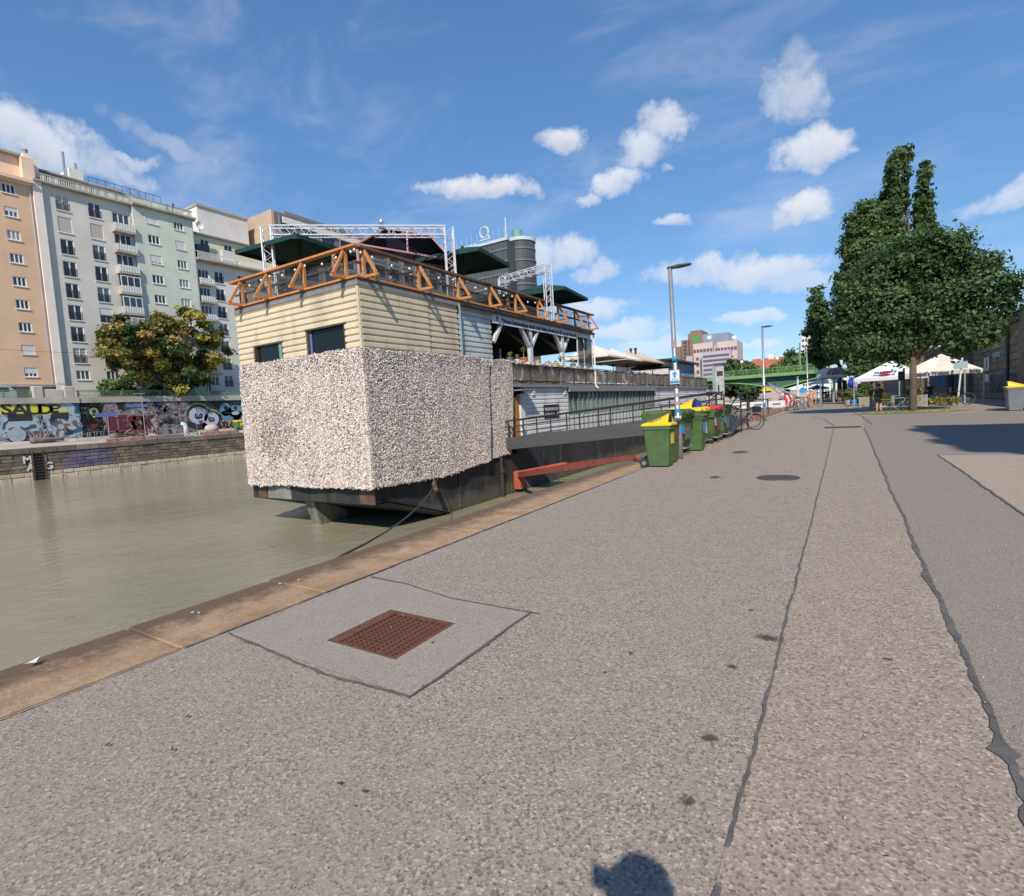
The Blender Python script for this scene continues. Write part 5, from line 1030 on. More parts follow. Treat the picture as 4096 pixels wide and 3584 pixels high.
def parasol(name, c, zbase, zapex, hx, hy, drop, m, label, group=None, rz=0.0, rib=True, valance=.18, pole='steel_dark'):
    t = thing(name, (c[0], c[1], zbase), label, 'parasol', group); ca, sa = math.cos(rz), math.sin(rz)
    W_ = lambda x, y, z: (c[0] + x * ca - y * sa, c[1] + x * sa + y * ca, z); ze = zapex - drop
    top = W_(0, 0, zapex); cs = [W_(x, y, ze) for x, y in ((-hx, -hy), (hx, -hy), (hx, hy), (-hx, hy))]
    for i in range(4):
        a, b = Vector(cs[i]), Vector(cs[(i + 1) % 4]); mid = (a + b) / 2; mid.z -= .03; tv = Vector(top); m_ = MB(); N_ = 5; rows = []
        for j in range(N_ + 1):
            k = j / N_; l, r = tv.lerp(a, k), tv.lerp(b, k); mm = (l + r) / 2; mm.z -= .10 * math.sin(PI * k) * drop; rows.append((l, mm, r))
        for j in range(N_):
            (l0, m0, r0), (l1, m1, r1) = rows[j], rows[j + 1]; m_.add([l0, m0, m1, l1], [(0, 1, 2, 3)]); m_.add([m0, r0, r1, m1], [(0, 1, 2, 3)])
        if valance: m_.add([a, b, b - Vector((0, 0, valance)), a - Vector((0, 0, valance))], [(0, 1, 2, 3)])
        m_.build('canopy_panel', MATS[m], t)
    MB().lathe((c[0], c[1], zapex - .02), [(0, .12), (.06, .1), (.1, 0), (0, 0)], 8).build('finial', MATS[m], t)
    MB().tube([(c[0], c[1], zbase), (c[0], c[1], zapex - .02)], .035, 8).build('pole', MATS[pole], t); MB().bb(c[0] - .35, c[0] + .35, c[1] - .35, c[1] + .35, zbase, zbase + .08).build('base_plate', MATS['steel_dark'], t)
    if rib:
        for q in cs: MB().bar(Vector(top) - Vector((0, 0, .08)), Vector(q) - Vector((0, 0, .05)), .025, .035).bar((c[0], c[1], zapex - drop - .5), Vector(top).lerp(Vector(q), .5) - Vector((0, 0, .08)), .02, .025).build('rib', MATS['dark_timber'], t)
    return t
q = az(597, 472, 10.1); parasol('green_parasol', (q.x, q.y), ZD, 10.1, 1.95, 1.95, .75, 'green_fabric', 'dark green square parasol at the river-side front corner of the roof deck', 'green parasols', .1)
q = az(925, 495, 9.8); parasol('green_parasol', (q.x, q.y), ZD, 9.8, 1.8, 1.8, .7, 'green_fabric', 'dark green square parasol just right of the long truss arch', 'green parasols', .15)
q = az(1088, 568, 9.4); parasol('green_parasol', (q.x, q.y), ZD, 9.4, 2.2, 2.2, .85, 'green_fabric', 'dark green square parasol beside the rear truss at the deck end', 'green parasols', .1)
q = az(775, 545, 8.6); parasol('green_parasol', (min(q.x, -18.0), 29.5), ZD, 9.0, 1.7, 1.7, .5, 'green_fabric', 'dark green parasol half hidden behind the deck rail under the pink framed tent', 'green parasols')
# pink framed tent
A_, B_ = az(768, 457, 10.2), az(857, 468, 10.2); c0_, c1_ = az(714, 488, 9.0), az(904, 520, 9.0); mid = (A_ + B_) / 2
dr = (B_ - A_).normalized(); mir = lambda p, q: Vector((2 * (q.x) - p.x, 2 * q.y - p.y, p.z))
cs = [c0_, c1_, Vector((2 * mid.x - c0_.x, 2 * mid.y - c0_.y, 9.0)), Vector((2 * mid.x - c1_.x, 2 * mid.y - c1_.y, 9.0))]
t = thing('framed_tent', (mid.x, mid.y, ZD), 'dark navy canopy on a pink metal frame standing on the roof deck', 'tent')
tri = [(cs[0], cs[1], B_, A_), (cs[2], cs[3], A_, B_), (cs[1], cs[2], B_), (cs[3], cs[0], A_)]
for f_ in tri[1:]: MB().add([p - Vector((0, 0, .05)) for p in f_], [tuple(range(len(f_)))]).build('canopy_panel', MATS['navy_fabric'], t)
for (a, b) in ((A_, B_), (A_, cs[0]), (A_, cs[3]), (B_, cs[1]), (B_, cs[2]), (cs[0], cs[1]), (cs[1], cs[2]), (cs[2], cs[3]), (cs[3], cs[0]), ((cs[0] + cs[1]) / 2, A_.lerp(B_, .5))): MB().bar(a, b, .07, .07).build('frame_bar', MATS['pink_metal'], t)
for c in cs: MB().bar(c, (c.x, c.y, ZD), .08, .08).build('leg', MATS['pink_metal'], t)
# cream parasols on the terrace
for i, (px, py, Y_, m, lab) in enumerate(((1188, 690, 39.5, 'cream_fabric', 'nearest large cream parasol on the ship terrace'), (1225, 698, 44.0, 'cream_fabric', 'second cream parasol of the terrace row'), (1253, 702, 48.2, 'tan_fabric', 'third parasol of the terrace row, tan underneath'), (1278, 706.5, 52.4, 'tan_fabric', 'farthest tan parasol of the terrace row before the hut'))):
    q = ay(px, py, Y_); parasol('terrace_parasol', (q.x, Y_), 2.98, q.z, 1.95, 2.0, 1.05, m, lab, 'parasols on the ship terrace', 0, True, .12, 'dark_timber')
q = ay(1305, 726, 55.0); parasol('green_parasol', (XS - 1.9, 55.2), 2.98, 5.45, 1.8, 1.5, .45, 'green_fabric', 'low green parasol in front of the white hut on the terrace', 'green parasols')
# festoon bulbs along both rails
t = thing('string_lights', (XS, YB, 7.5), 'string of pale round bulbs looped along the roof deck railing', 'string lights')
bm_ = MB().ball((0, 0, 0), .045, 8, 6, (1, 1, 1.25)).mesh('bulb', MATS['bulb_white'], True)
pts = [(XP + .1, YB - .1), (FX[1], YB - .1), (FX[2], YB - .1), (FX[3], YB - .1), (XS + .06, YB - .08)] + [(XS + .08, y) for y in SY]
for (a, b) in zip(pts[:-1], pts[1:]):
    n = max(3, int((Vector(b) - Vector(a)).length / .2)); P = []
    for i in range(n + 1): k = i / n; P.append((a[0] + (b[0] - a[0]) * k, a[1] + (b[1] - a[1]) * k, 7.68 - .25 * 4 * k * (1 - k) * min(1, n * .06)))
    MB().tube(P, .008, 4, False).build('cord', MATS['cord_black'], t)
    for k in ((.15, .5, .85) if n > 9 else (.3, .8)): q = P[int(k * n)]; link('bulb', bm_, t, (q[0], q[1], q[2] - .09))
# lamps in the dining storey
lm = MB().lathe((0, 0, 0), [(.02, .32), (.04, .28), (.17, .03), (.17, 0), (0, .05)], 12).mesh('shade', MATS['white_paint'], True); lc = MB().tube([(0, 0, .3), (0, 0, 1.4)], .008, 4).mesh('cable', MATS['cord_black'])
for i, (px, py, dX) in enumerate(((1040, 645, .8), (1055, 688, 3.0), (1113, 683, 3.2))):
    q = ax(px, py, XS - dX); lab = ('nearest white pendant lamp under the roof deck', 'pendant lamp deeper in the dining storey, left of the timber post', 'small pendant lamp between the two timber posts')[i]
    t = thing('pendant_lamp', (q.x, q.y, 4.9), lab, 'lamp', 'pendant lamps'); link('shade', lm, t, (q.x, q.y, q.z)); o = link('cable', lc, t, (q.x, q.y, q.z)); o.scale = (1, 1, max(.2, (6.22 - q.z - .3) / 1.1)); 
# flower pots
mat('terracotta', (.50, .17, .09), .7, .15); mat('pot_white', (.70, .70, .69), .4, .05); mat('pot_tan', (.55, .36, .20), .6, .1); mat('pot_yellow', (.66, .45, .03), .4, .1); mat('pot_slate', (.13, .17, .20), .6, .1); mat('blade_green', (.13, .19, .04), .6, .3, 9); mat('blade_olive', (.27, .26, .08), .7, .3, 9)
def blades(c, h, n, spread, m, par, w=.03):
    mb = MB(); 
    for i in range(n):
        a = random.uniform(0, 2 * PI); r = random.uniform(.3, 1) * spread; hh = h * random.uniform(.55, 1); d = Vector((math.cos(a), math.sin(a), 0)); sd = Vector((-d.y, d.x, 0)) * w / 2; c0 = Vector(c)
        p0, p1, p2 = c0, c0 + d * r * .45 + Vector((0, 0, hh * .75)), c0 + d * r + Vector((0, 0, hh * random.uniform(.35, 1))); mb.add([p0 - sd, p0 + sd, p1 + sd, p1 - sd, p2], [(0, 1, 2, 3), (3, 2, 4)])
    return mb.build('foliage', MATS[m], par)
pot_px = [(1019, 712, 'pot_slate', .2, .45, 'blade_olive', 'dark trough pot of grassy plants at the left end of the ledge'), (1034, 716, 'pot_white', .16, .4, 'blade_olive', 'white pot with olive grass beside the palm pot'), (1047, 718, 'terracotta', .24, .95, 'blade_green', 'terracotta pot with a small palm on the ledge'), (1075, 720, 'pot_tan', .2, .25, 'blade_olive', 'tan pot right of the first timber post'), (1093, 723, 'pot_white', .12, .15, 'blade_olive', 'small plain white pot in the middle of the ledge'), (1098, 723, 'pot_tan', .15, .15, 'blade_olive', 'small tan pot beside the plain white one'), (1111, 726, 'pot_yellow', .17, .2, 'blade_olive', 'yellow pot left of the tall leafy white pot'), (1121, 725, 'pot_white', .19, .7, 'blade_green', 'white ribbed pot with arching leaves by the second post'), (1146, 729, 'pot_slate', .2, .55, 'blade_olive', 'slate blue pot at the right end of the ledge')]
for i, (px, py, m, r, h, bm2, lab) in enumerate(pot_px):
    y = ax(px, py, XS - .18).y; t = thing('flower_pot', (XS - .18, y, 3.95), lab, 'plant pot', 'pots on the ship ledge'); z = 3.945
    MB().lathe((XS - .18, y, z), [(0, 0), (r * .68, 0), (r * .95, r * 1.35), (r, r * 1.35), (r, r * 1.6), (r * .88, r * 1.6), (r * .85, r * 1.4), (0, r * 1.4)], 14).build('pot', MATS[m], t)
    c0 = (XS - .18, y, z + r * 1.4)
    if i == 2: MB().tube([c0, (XS - .17, y + .03, z + .6)], [.04, .03], 6).build('stem', MATS['log_brown'], t); c0 = (XS - .17, y + .03, z + .6); blades(c0, .5, 34, .5, bm2, t, .035)
    else: blades(c0, h, 30, .38 if h > .3 else .2, bm2, t)
# lounge furniture glimpsed on the deck
def sofa(x, y, rz, lab):
    t = thing('lounge_sofa', (x, y, ZD), lab, 'sofa', 'sofas on the roof deck'); m = Matrix.Rotation(rz, 4, 'Z'); off = Vector((x, y, ZD))
    for nm, b_, mt in (('seat', (-.8, .8, -.4, .35, .1, .42), 'dark_timber'), ('backrest', (-.8, .8, .35, .5, .1, .8), 'dark_timber'), ('cushion', (-.75, .75, -.38, .33, .42, .52), 'hull_grey')):
        mb = MB().bev(*b_, .03); mb.v = [tuple(m @ Vector(v) + off) for v in mb.v]; mb.build(nm, MATS[mt], t)
sofa(-17.2, 15.6, 0, 'dark lounge sofa with grey cushion near the ship corner'); sofa(-19.6, 16.4, .1, 'dark lounge sofa under the front green parasol'); sofa(-16.3, 28.2, -1.5, 'dark lounge sofa at the rear half of the deck')
p = ay(735, 555, YB + .55); t = thing('sun_lounger', (-15.9, YB + 1.2, ZD), 'round white daybed cushion at the ship corner behind the rail', 'lounger'); MB().lathe((-15.75, YB + .75, ZD), [(0, .28), (.45, .26), (.5, .2), (.48, .1), (0, .08)], 18).build('cushion', MATS['white_fabric'], t); MB().lathe((-15.75, YB + .75, ZD), [(0, .08), (.3, .08), (.3, 0), (0, 0)], 12).build('base', MATS['dark_timber'], t)

# ------------------------------------------------------------------ gangway, boom, rope
mat('boom_red', (.42, .10, .06), .6, .2, 3, dirt=(.2, .07, .045)); mat('grey_beam', (.075, .078, .083), .55, .15)
GA, GB = Vector((XS + .1, 23.95, -.25)), Vector((-4.55, 24.2, .58))
t = thing('gangway', (GB.x, GB.y, 0), 'dark steel gangway with pipe rails sloping from the ship up to the quay', 'gangway'); dg = (GB - GA); W2 = Vector((0, .75, 0))
MB().bar(GA - W2 - Vector((0, 0, .05)), GB - W2 - Vector((0, 0, .05)), .12, .62).build('side_beam', MATS['grey_beam'], t); MB().bar(GA + W2 - Vector((0, 0, .05)), GB + W2 - Vector((0, 0, .05)), .12, .62).build('side_beam', MATS['grey_beam'], t); MB().bar(GA - Vector((0, 0, .02)), GB - Vector((0, 0, .02)), 1.4, .06).build('walkway', MATS['deck_wood'], t)
for sg in (-1, 1):
    for hh in (.5, .82, 1.12): MB().tube([GA + W2 * sg + Vector((0, 0, hh)), GB + W2 * sg + Vector((0, 0, hh))], .04 if hh > 1 else .025, 6).build('rail', MATS['steel_dark'], t)
    for i in range(7): q = GA.lerp(GB, (i + .12) / 6.3) + W2 * sg; MB().bar(q + Vector((0, 0, .2)), q + Vector((0, 0, 1.12)), .05, .05).build('post', MATS['steel_dark'], t)
t = thing('landing_steps', (-4.0, 22.5, 0), 'dark metal landing with ramp and slanted handrails at the quay end of the gangway', 'ramp')
MB().bb(-4.6, -3.55, 23.3, 25.1, .45, .55).build('platform', MATS['steel_dark'], t)
mb = MB(); mb.prism([(23.3, .55), (23.3, .45), (20.7, .02), (20.7, .1)], lambda u, v, k: (k, u, v), -4.6, -3.55); mb.build('ramp_plate', MATS['steel_dark'], t)
for x in (-4.55, -3.6):
    MB().tube([(x, 25, 1.6), (x, 23.3, 1.6), (x, 20.9, 1.12), (x, 20.9, .1)], .03, 6).build('handrail', MATS['steel_dark'], t); MB().tube([(x, 25, 1.1), (x, 23.3, 1.1), (x, 20.9, .62)], .022, 6).build('handrail', MATS['steel_dark'], t)
    for y in (25.0, 23.3): MB().tube([(x, y, 0), (x, y, 1.6)], .03, 6).build('leg', MATS['steel_dark'], t)
a, b = Vector((XS + .25, 24.1, -2.05)), Vector((-4.45, 13.0, .12))
t = thing('mooring_boom', (b.x, b.y, .0), 'long red steel mooring boom reaching from the ship hull to the quay edge', 'boom'); bm2_ = MB(); sdv = (b - a).cross(Vector((0, 0, 1))).normalized(); bm2_.add([q_ + sdv * (i * w_) + Vector((0, 0, j * w_)) for q_, w_ in ((a, .14), (a.lerp(b, .7), .12), (b, .05)) for i, j in ((-1, -1), (1, -1), (1, 1), (-1, 1))], [(0, 1, 2, 3), (8, 9, 10, 11)] + [(k * 4 + i, k * 4 + (i + 1) % 4, k * 4 + 4 + (i + 1) % 4, k * 4 + 4 + i) for k in range(2) for i in range(4)]); bm2_.build('beam', MATS['boom_red'], t)
mb = MB(); n = 26
for i in range(n): q = a.lerp(b, .04 + .55 * i / n) + Vector((0, 0, .14)); mb.bar(q - Vector((0, 0, .05)), q + Vector((0, 0, .06)), .05, .2)
mb.build('rack_teeth', MATS['boom_red'], t); MB().bb(XS + .0, XS + .42, 23.9, 24.3, -2.8, -1.85).build('hinge_box', MATS['boom_red'], t)
t = thing('mooring_line', (-4.6, 3.8, 0), 'thin steel mooring line running from the ship hull down to the quay edge', 'rope'); a, b = ax(878, 952, XS + .05), Vector((-4.68, 3.75, .0)); MB().tube([a.lerp(b, i / 12) - Vector((0, 0, .35 * 4 * (i / 12) * (1 - i / 12))) for i in range(13)], .016, 5).build('line', MATS['steel_dark'], t)
# ------------------------------------------------------------------ bins, lamps, bicycles on the promenade
def loft(mb, secs, n=3):
    """stack of rounded rectangles: (z, x0, x1, y0, y1, r)"""
    rings = []
    for (z, x0, x1, y0, y1, r) in secs:
        ring = []
        for (cx, cy, a0) in ((x1 - r, y1 - r, 0), (x0 + r, y1 - r, PI / 2), (x0 + r, y0 + r, PI), (x1 - r, y0 + r, 1.5 * PI)):
            for k in range(n): a = a0 + PI / 2 * k / (n - 1); ring.append((cx + r * math.cos(a), cy + r * math.sin(a), z))
        rings.append(ring)
    m = len(rings[0]); mb.add([p for r in rings for p in r], [(i * m + k, i * m + (k + 1) % m, (i + 1) * m + (k + 1) % m, (i + 1) * m + k) for i in range(len(rings) - 1) for k in range(m)] + [tuple(range(m - 1, -1, -1)), tuple(range((len(rings) - 1) * m, len(rings) * m))]); return mb
def moved(mb, loc, rz):
    m = Matrix.Translation(loc) @ Matrix.Rotation(rz, 4, 'Z'); mb.v = [tuple(m @ Vector(v)) for v in mb.v]; return mb
mat('plastic_green', (.068, .135, .042), .55, .3, 4, .003, 60, 0, (.105, .11, .075), 2.6); mat('plastic_yellow', (.76, .53, .015), .38, .06, 5); mat('plastic_red', (.62, .03, .035), .4, .08, 5); mat('plastic_blue', (.03, .08, .42), .4, .1); mat('plastic_grey', (.17, .185, .21), .45, .15, 4); mat('plastic_black', (.02, .02, .021), .5, .2); mat('rubber', (.028, .028, .029), .8, .15); mat('galvanised', (.46, .47, .48), .42, .15, 6, metal=.7); mat('sticker_yellow', (.70, .55, .05), .5, .1); mat('sticker_blue', (.02, .30, .62), .5, .05); mat('tag_grey', (.13, .13, .125), .8, .4, 8); mat('tag_white', (.45, .45, .43), .8, .3, 8); mat('tag_rust', (.16, .07, .04), .8, .4, 9); mat('bin_cream', (.55, .50, .33), .5, .12)
def bin240(loc, rz, body, lid, label, hump=False, sticker=None, group='wheeled bins along the quay'):
    t = thing('wheelie_bin', loc, label, 'bin', group); B = lambda mb, nm, m: moved(mb, loc, rz).build(nm, MATS[m], t)
    mb = MB(); loft(mb, [(.03, -.22, .26, -.235, .235, .04), (.30, -.25, .285, -.25, .25, .045), (.88, -.31, .32, -.275, .275, .05), (.89, -.335, .345, -.292, .292, .05), (.98, -.34, .355, -.297, .297, .05)], 4); B(mb, 'body', body)
    mb = MB(); loft(mb, [(.982, -.36, .375, -.305, .305, .05), (1.02, -.36, .375, -.305, .305, .06), (1.05, -.30, .33, -.26, .26, .09)], 4)
    if hump:
        rows = [(-.34, .015, .10), (-.15, .07, .16), (.05, .14, .19), (.22, .215, .2), (.285, .225, .2)]; N = 10; V = []
        for (x, hh, w) in rows:
            for k in range(N + 1): a = PI * k / N; V.append((x, w * math.cos(a), 1.03 + hh * math.sin(a)))
        mb.add(V, [(i * (N + 1) + k, i * (N + 1) + k + 1, (i + 1) * (N + 1) + k + 1, (i + 1) * (N + 1) + k) for i in range(4) for k in range(N)])
    l_ = B(mb, 'lid', lid)
    if hump:
        d = MB(); d.add([(.275, .18 * math.cos(PI * k / 10), 1.035 + .2 * math.sin(PI * k / 10)) for k in range(11)], [tuple(range(11))]); moved(d, loc, rz).build('throw_hole', MATS['plastic_black'], l_)
    B(MB().tube([(-.40, -.24, .98), (-.42, -.24, 1.0), (-.42, .24, 1.0), (-.40, .24, .98)], .018, 6), 'handle', body)
    for s_ in (-1, 1):
        w_ = MB().lathe((0, 0, 0), [(0, -.03), (.06, -.03), (.07, -.035), (.10, -.035), (.105, -.03), (.105, .03), (.10, .035), (.07, .035), (.06, .02), (0, .02)], 18, 'Y'); w_.v = [(v[0] - .30, v[1] + s_ * .262, v[2] + .105) for v in w_.v]; o = B(w_, 'wheel', 'rubber')
        h_ = MB().lathe((0, 0, 0), [(0, -.037), (.055, -.037), (.05, -.03), (.05, .025), (.055, .037), (0, .037)], 10, 'Y'); h_.v = [(v[0] - .30, v[1] + s_ * .262, v[2] + .105) for v in h_.v]; moved(h_, loc, rz).build('hub', MATS['plastic_grey'], o)
    B(MB().tube([(-.30, -.23, .105), (-.30, .23, .105)], .014, 6), 'axle', 'galvanised')
    if sticker: B(MB().box((.312, .02, .68), (.006, .26, .28)), 'sticker', sticker)
    return t
def bin1100(loc, rz, lid, label, tagm='tag_grey', hump=False):
    t = thing('waste_container', loc, label, 'bin', 'large wheeled containers along the quay'); B = lambda mb, nm, m: moved(mb, loc, rz).build(nm, MATS[m], t)
    mb = MB(); loft(mb, [(.20, -.36, .40, -.55, .55, .06), (.34, -.42, .44, -.60, .60, .06), (1.0, -.47, .49, -.66, .66, .06), (1.02, -.53, .54, -.70, .70, .05), (1.12, -.54, .55, -.71, .71, .05)], 4); mb.bev(-.49, .51, -.70, -.62, .86, 1.02, .02).bev(-.49, .51, .62, .70, .86, 1.02, .02); B(mb, 'body', 'plastic_green')
    mb = MB(); loft(mb, [(1.123, -.55, .56, -.71, .71, .05), (1.17, -.55, .56, -.71, .71, .07), (1.215, -.45, .48, -.62, .62, .12)], 4)
    for k in (-.4, -.13, .13, .4): mb.bb(-.5, .5, k - .04, k + .04, 1.17, 1.225)
    mb.bev(.50, .60, -.35, .35, 1.10, 1.19, .02)
    if hump:
        rows = [(-.5, .02), (-.2, .12), (.12, .26), (.25, .29)]; N = 10; V = []
        for (x, hh) in rows:
            for k in range(N + 1): a = PI * k / N; V.append((x, .5 * math.cos(a), 1.2 + hh * math.sin(a)))
        mb.add(V, [(i * (N + 1) + k, i * (N + 1) + k + 1, (i + 1) * (N + 1) + k + 1, (i + 1) * (N + 1) + k) for i in range(3) for k in range(N)])
    l_ = B(mb, 'lid', lid)
    if hump:
        for k in (0, .14): d = MB(); d.add([(.26 + k * .6, .46 * math.cos(PI * j / 10), 1.2 + (.27 - k * .3) * math.sin(PI * j / 10)) for j in range(11)], [tuple(range(11))]); moved(d, loc, rz).build('throw_hole', MATS['plastic_blue'], l_)
    for x in (-.3, .3):
        for y in (-.46, .46):
            w_ = MB().torus((x + .03, y, .10), .065, .034, 14, 6, 'Y'); o = B(w_, 'wheel', 'rubber'); moved(MB().bb(x - .02, x + .07, y - .045, y + .045, .12, .21), loc, rz).build('castor_fork', MATS['galvanised'], o)
    B(MB().tube([(.40, -.5, .22), (.52, -.42, .20), (.52, .42, .20), (.40, .5, .22)], .02, 6), 'foot_bar', 'galvanised')
    # side panel scuffs and posters
    B(MB().box((.472, .1, .66), (.01, .62, .5), m=Matrix.Rotation(-.06, 3, 'Y')), 'scuffed_poster', tagm); B(MB().box((.478, -.38, .72), (.01, .16, .26), m=Matrix.Rotation(-.06, 3, 'Y')), 'sticker', 'sticker_blue' if tagm == 'tag_grey' else 'tag_white')
    return t
bin240((-3.60, 12.0, 0), 0, 'plastic_green', 'plastic_yellow', 'nearest green bin with a yellow hooded lid at the quay edge', True, 'sticker_yellow')
o = [o for o in col.objects if o.name == 'wheelie_bin'][0]
p_ = [c for c in o.children if c.name.startswith('lid')][0]; text('lettering', 'LAGLAUA', .075, 'ink', (-3.65, 11.855, 1.10), (1, 0, .28), p_, (0, .45, 1), extrude=.004)
for c_ in [x for x in col.objects if x.name.startswith('wheelie_bin')]: c_.scale = (.95, .95, .95)
bin240((-3.70, 12.72, 0), 0, 'plastic_green', 'plastic_green', 'green bin with stickered side tucked behind the nearest bin', False, 'tag_rust')
bin1100((-4.10, 14.6, 0), 0, 'plastic_green', 'green four-wheel container with green lid just behind the lamp post', 'tag_grey')
bin240((-3.72, 15.72, 0), 0, 'plastic_green', 'plastic_green', 'narrow green bin between the green lidded and yellow lidded containers', False, 'sticker_blue')
bin1100((-4.12, 16.75, 0), 0, 'plastic_yellow', 'green container with a bulging yellow lid and blue openings', 'tag_white', True)
bin1100((-4.02, 18.35, 0), 0, 'plastic_red', 'green container with a flat red lid', 'tag_rust')
bin1100((-4.0, 19.85, 0), 0, 'plastic_black', 'green container with a black lid at the far end of the bin row', 'tag_grey')
o = [o for o in col.objects if o.get('label', '').startswith('green container with a flat red')][0]; text('graffiti', 'PA', .26, 'tag_white', (-3.545, 18.85, .86), (0, 1, 0), o, extrude=.004)
for i, (x, y, b_, l_) in enumerate(((7.5, 37.0, 'bin_cream', 'plastic_yellow'), (7.25, 35.9, 'plastic_grey', 'plastic_grey'), (7.0, 34.8, 'plastic_grey', 'plastic_yellow'))):
    bin240((x, y, 0), PI, b_, l_, ('cream bin with yellow lid in the shade by the right wall', 'grey bin standing between two others at the right edge', 'grey bin with yellow lid nearest the right picture edge')[i], i != 1, None, 'bins by the stone wall').scale = (1.15, 1.15, 1.15)
# lamp posts
def street_lamp(x, y, h, label, lean=0.0, stickers=True, sign=False, armdir=(1, 0)):
    t = thing('street_lamp', (x, y, 0), label, 'lamp', 'quayside lamps'); top = Vector((x + lean * h, y, h)); P = [Vector((x, y, 0)).lerp(top, k) for k in (0, .22, .225, 1)]
    MB().tube(P, [.082, .08, .062, .05], 12).build('pole', MATS['galvanised'], t, True)
    a = Vector((armdir[0], armdir[1], 0)); e = top + a * .62 + Vector((0, 0, .02)); hd = MB(); sd = Vector((-a.y, a.x, 0))
    pr = [(0, .05, .045), (.10, .06, .055), (.28, .105, .065), (.50, .10, .045), (.57, .04, .025)]; V = []
    for (u, w, hh) in pr:
        for k in range(8): an = 2 * PI * k / 8; V.append(top + a * (u - .06) + sd * w * math.cos(an) + Vector((0, 0, hh * math.sin(an) * .8 + .0)))
    hd.add(V, [(i * 8 + k, i * 8 + (k + 1) % 8, (i + 1) * 8 + (k + 1) % 8, (i + 1) * 8 + k) for i in range(4) for k in range(8)] + [tuple(range(7, -1, -1)), tuple(range(32, 40))]); hd.build('lamp_head', MATS['grey_beam'], t, True)
    if stickers:
        rr = random.Random(int(y * 10))
        for k in range(9):
            z = rr.uniform(.7, 3.0); an = rr.uniform(-2.6, -.2); q = Vector((x + lean * z, y, z)); r = .081 if z < h * .22 else .066 - .016 * z / h + .003
            MB().tube([q + Vector((0, 0, -.05)), q + Vector((0, 0, .06 * rr.random() + .02))], r + .0015, 12, False).build('sticker', MATS[rr.choice(('paint_white', 'tag_grey', 'paint_pink', 'sticker_blue', 'paint_white'))], t)
    if sign:
        q = Vector((x + lean * 2.1, y - .075, 2.1)); o = MB().bb(q.x - .115, q.x + .115, q.y - .012, q.y, 1.88, 2.22).build('arrow_sign', MATS['paint_white'], t)
        ar = MB(); ar.prism([(0, .13), (.07, .055), (.03, .055), (.03, -.02), (-.03, -.02), (-.03, .055), (-.07, .055)], lambda u, v, k: (q.x + u, q.y - .014 + k, 2.065 + v), -.004, .004); ar.build('arrow', MATS['sticker_blue'], o); MB().bb(q.x - .11, q.x + .11, q.y - .017, q.y - .0125, 1.90, 1.96).build('blue_band', MATS['sticker_blue'], o)
        for k in range(3): MB().bb(q.x - .06 + k * .05, q.x - .04 + k * .05, q.y - .017, q.y - .0125, 1.98, 2.01).build('print_mark', MATS['ink'], o)
        MB().lathe((q.x, q.y + .02, 2.5), [(0, -.06), (.06, -.05), (.075, 0), (.06, .05), (0, .06)], 10).build('sticker', MATS['sticker_blue'], t)
    return t
street_lamp(-3.52, 13.42, 4.72, 'nearest tall grey lamp post with a blue arrow sign and stickers', -.018, True, True)
street_lamp(-3.80, 32.6, 5.2, 'second grey lamp post standing past the bins by the quay edge', -.006); street_lamp(-3.05, 59.2, 5.6, 'farthest grey lamp post beside the parked bicycles and cyclist', -.01)
# info stele
t = thing('info_stele', (-4.45, 25.6, 0), 'tall grey information stele with graffiti at the gangway landing', 'sign'); zt = ay(1437, 730, 25.6).z; q = ay(1437, 760, 25.6)
MB().bb(q.x - .24, q.x - .12, 25.5, 25.7, 0, zt).build('side_post', MATS['galvanised'], t); MB().bb(q.x - .12, q.x + .24, 25.55, 25.68, 1.15, zt - .05).build('panel', MATS['tag_white'], t); MB().bb(q.x - .22, q.x + .28, 25.48, 25.72, zt, zt + .08).build('cap', MATS['grey_beam'], t)
MB().bb(q.x - .06, q.x + .2, 25.545, 25.549, zt - .5, zt - .28).bb(q.x - .03, q.x + .04, 25.545, 25.549, zt - 1.3, zt - .9).bb(q.x + .08, q.x + .16, 25.545, 25.549, zt - 1.6, zt - 1.2).build('scrawl', MATS['ink'], t); MB().bb(q.x + .1, q.x + .2, 25.6, 25.66, 0, 1.15).build('leg', MATS['galvanised'], t)
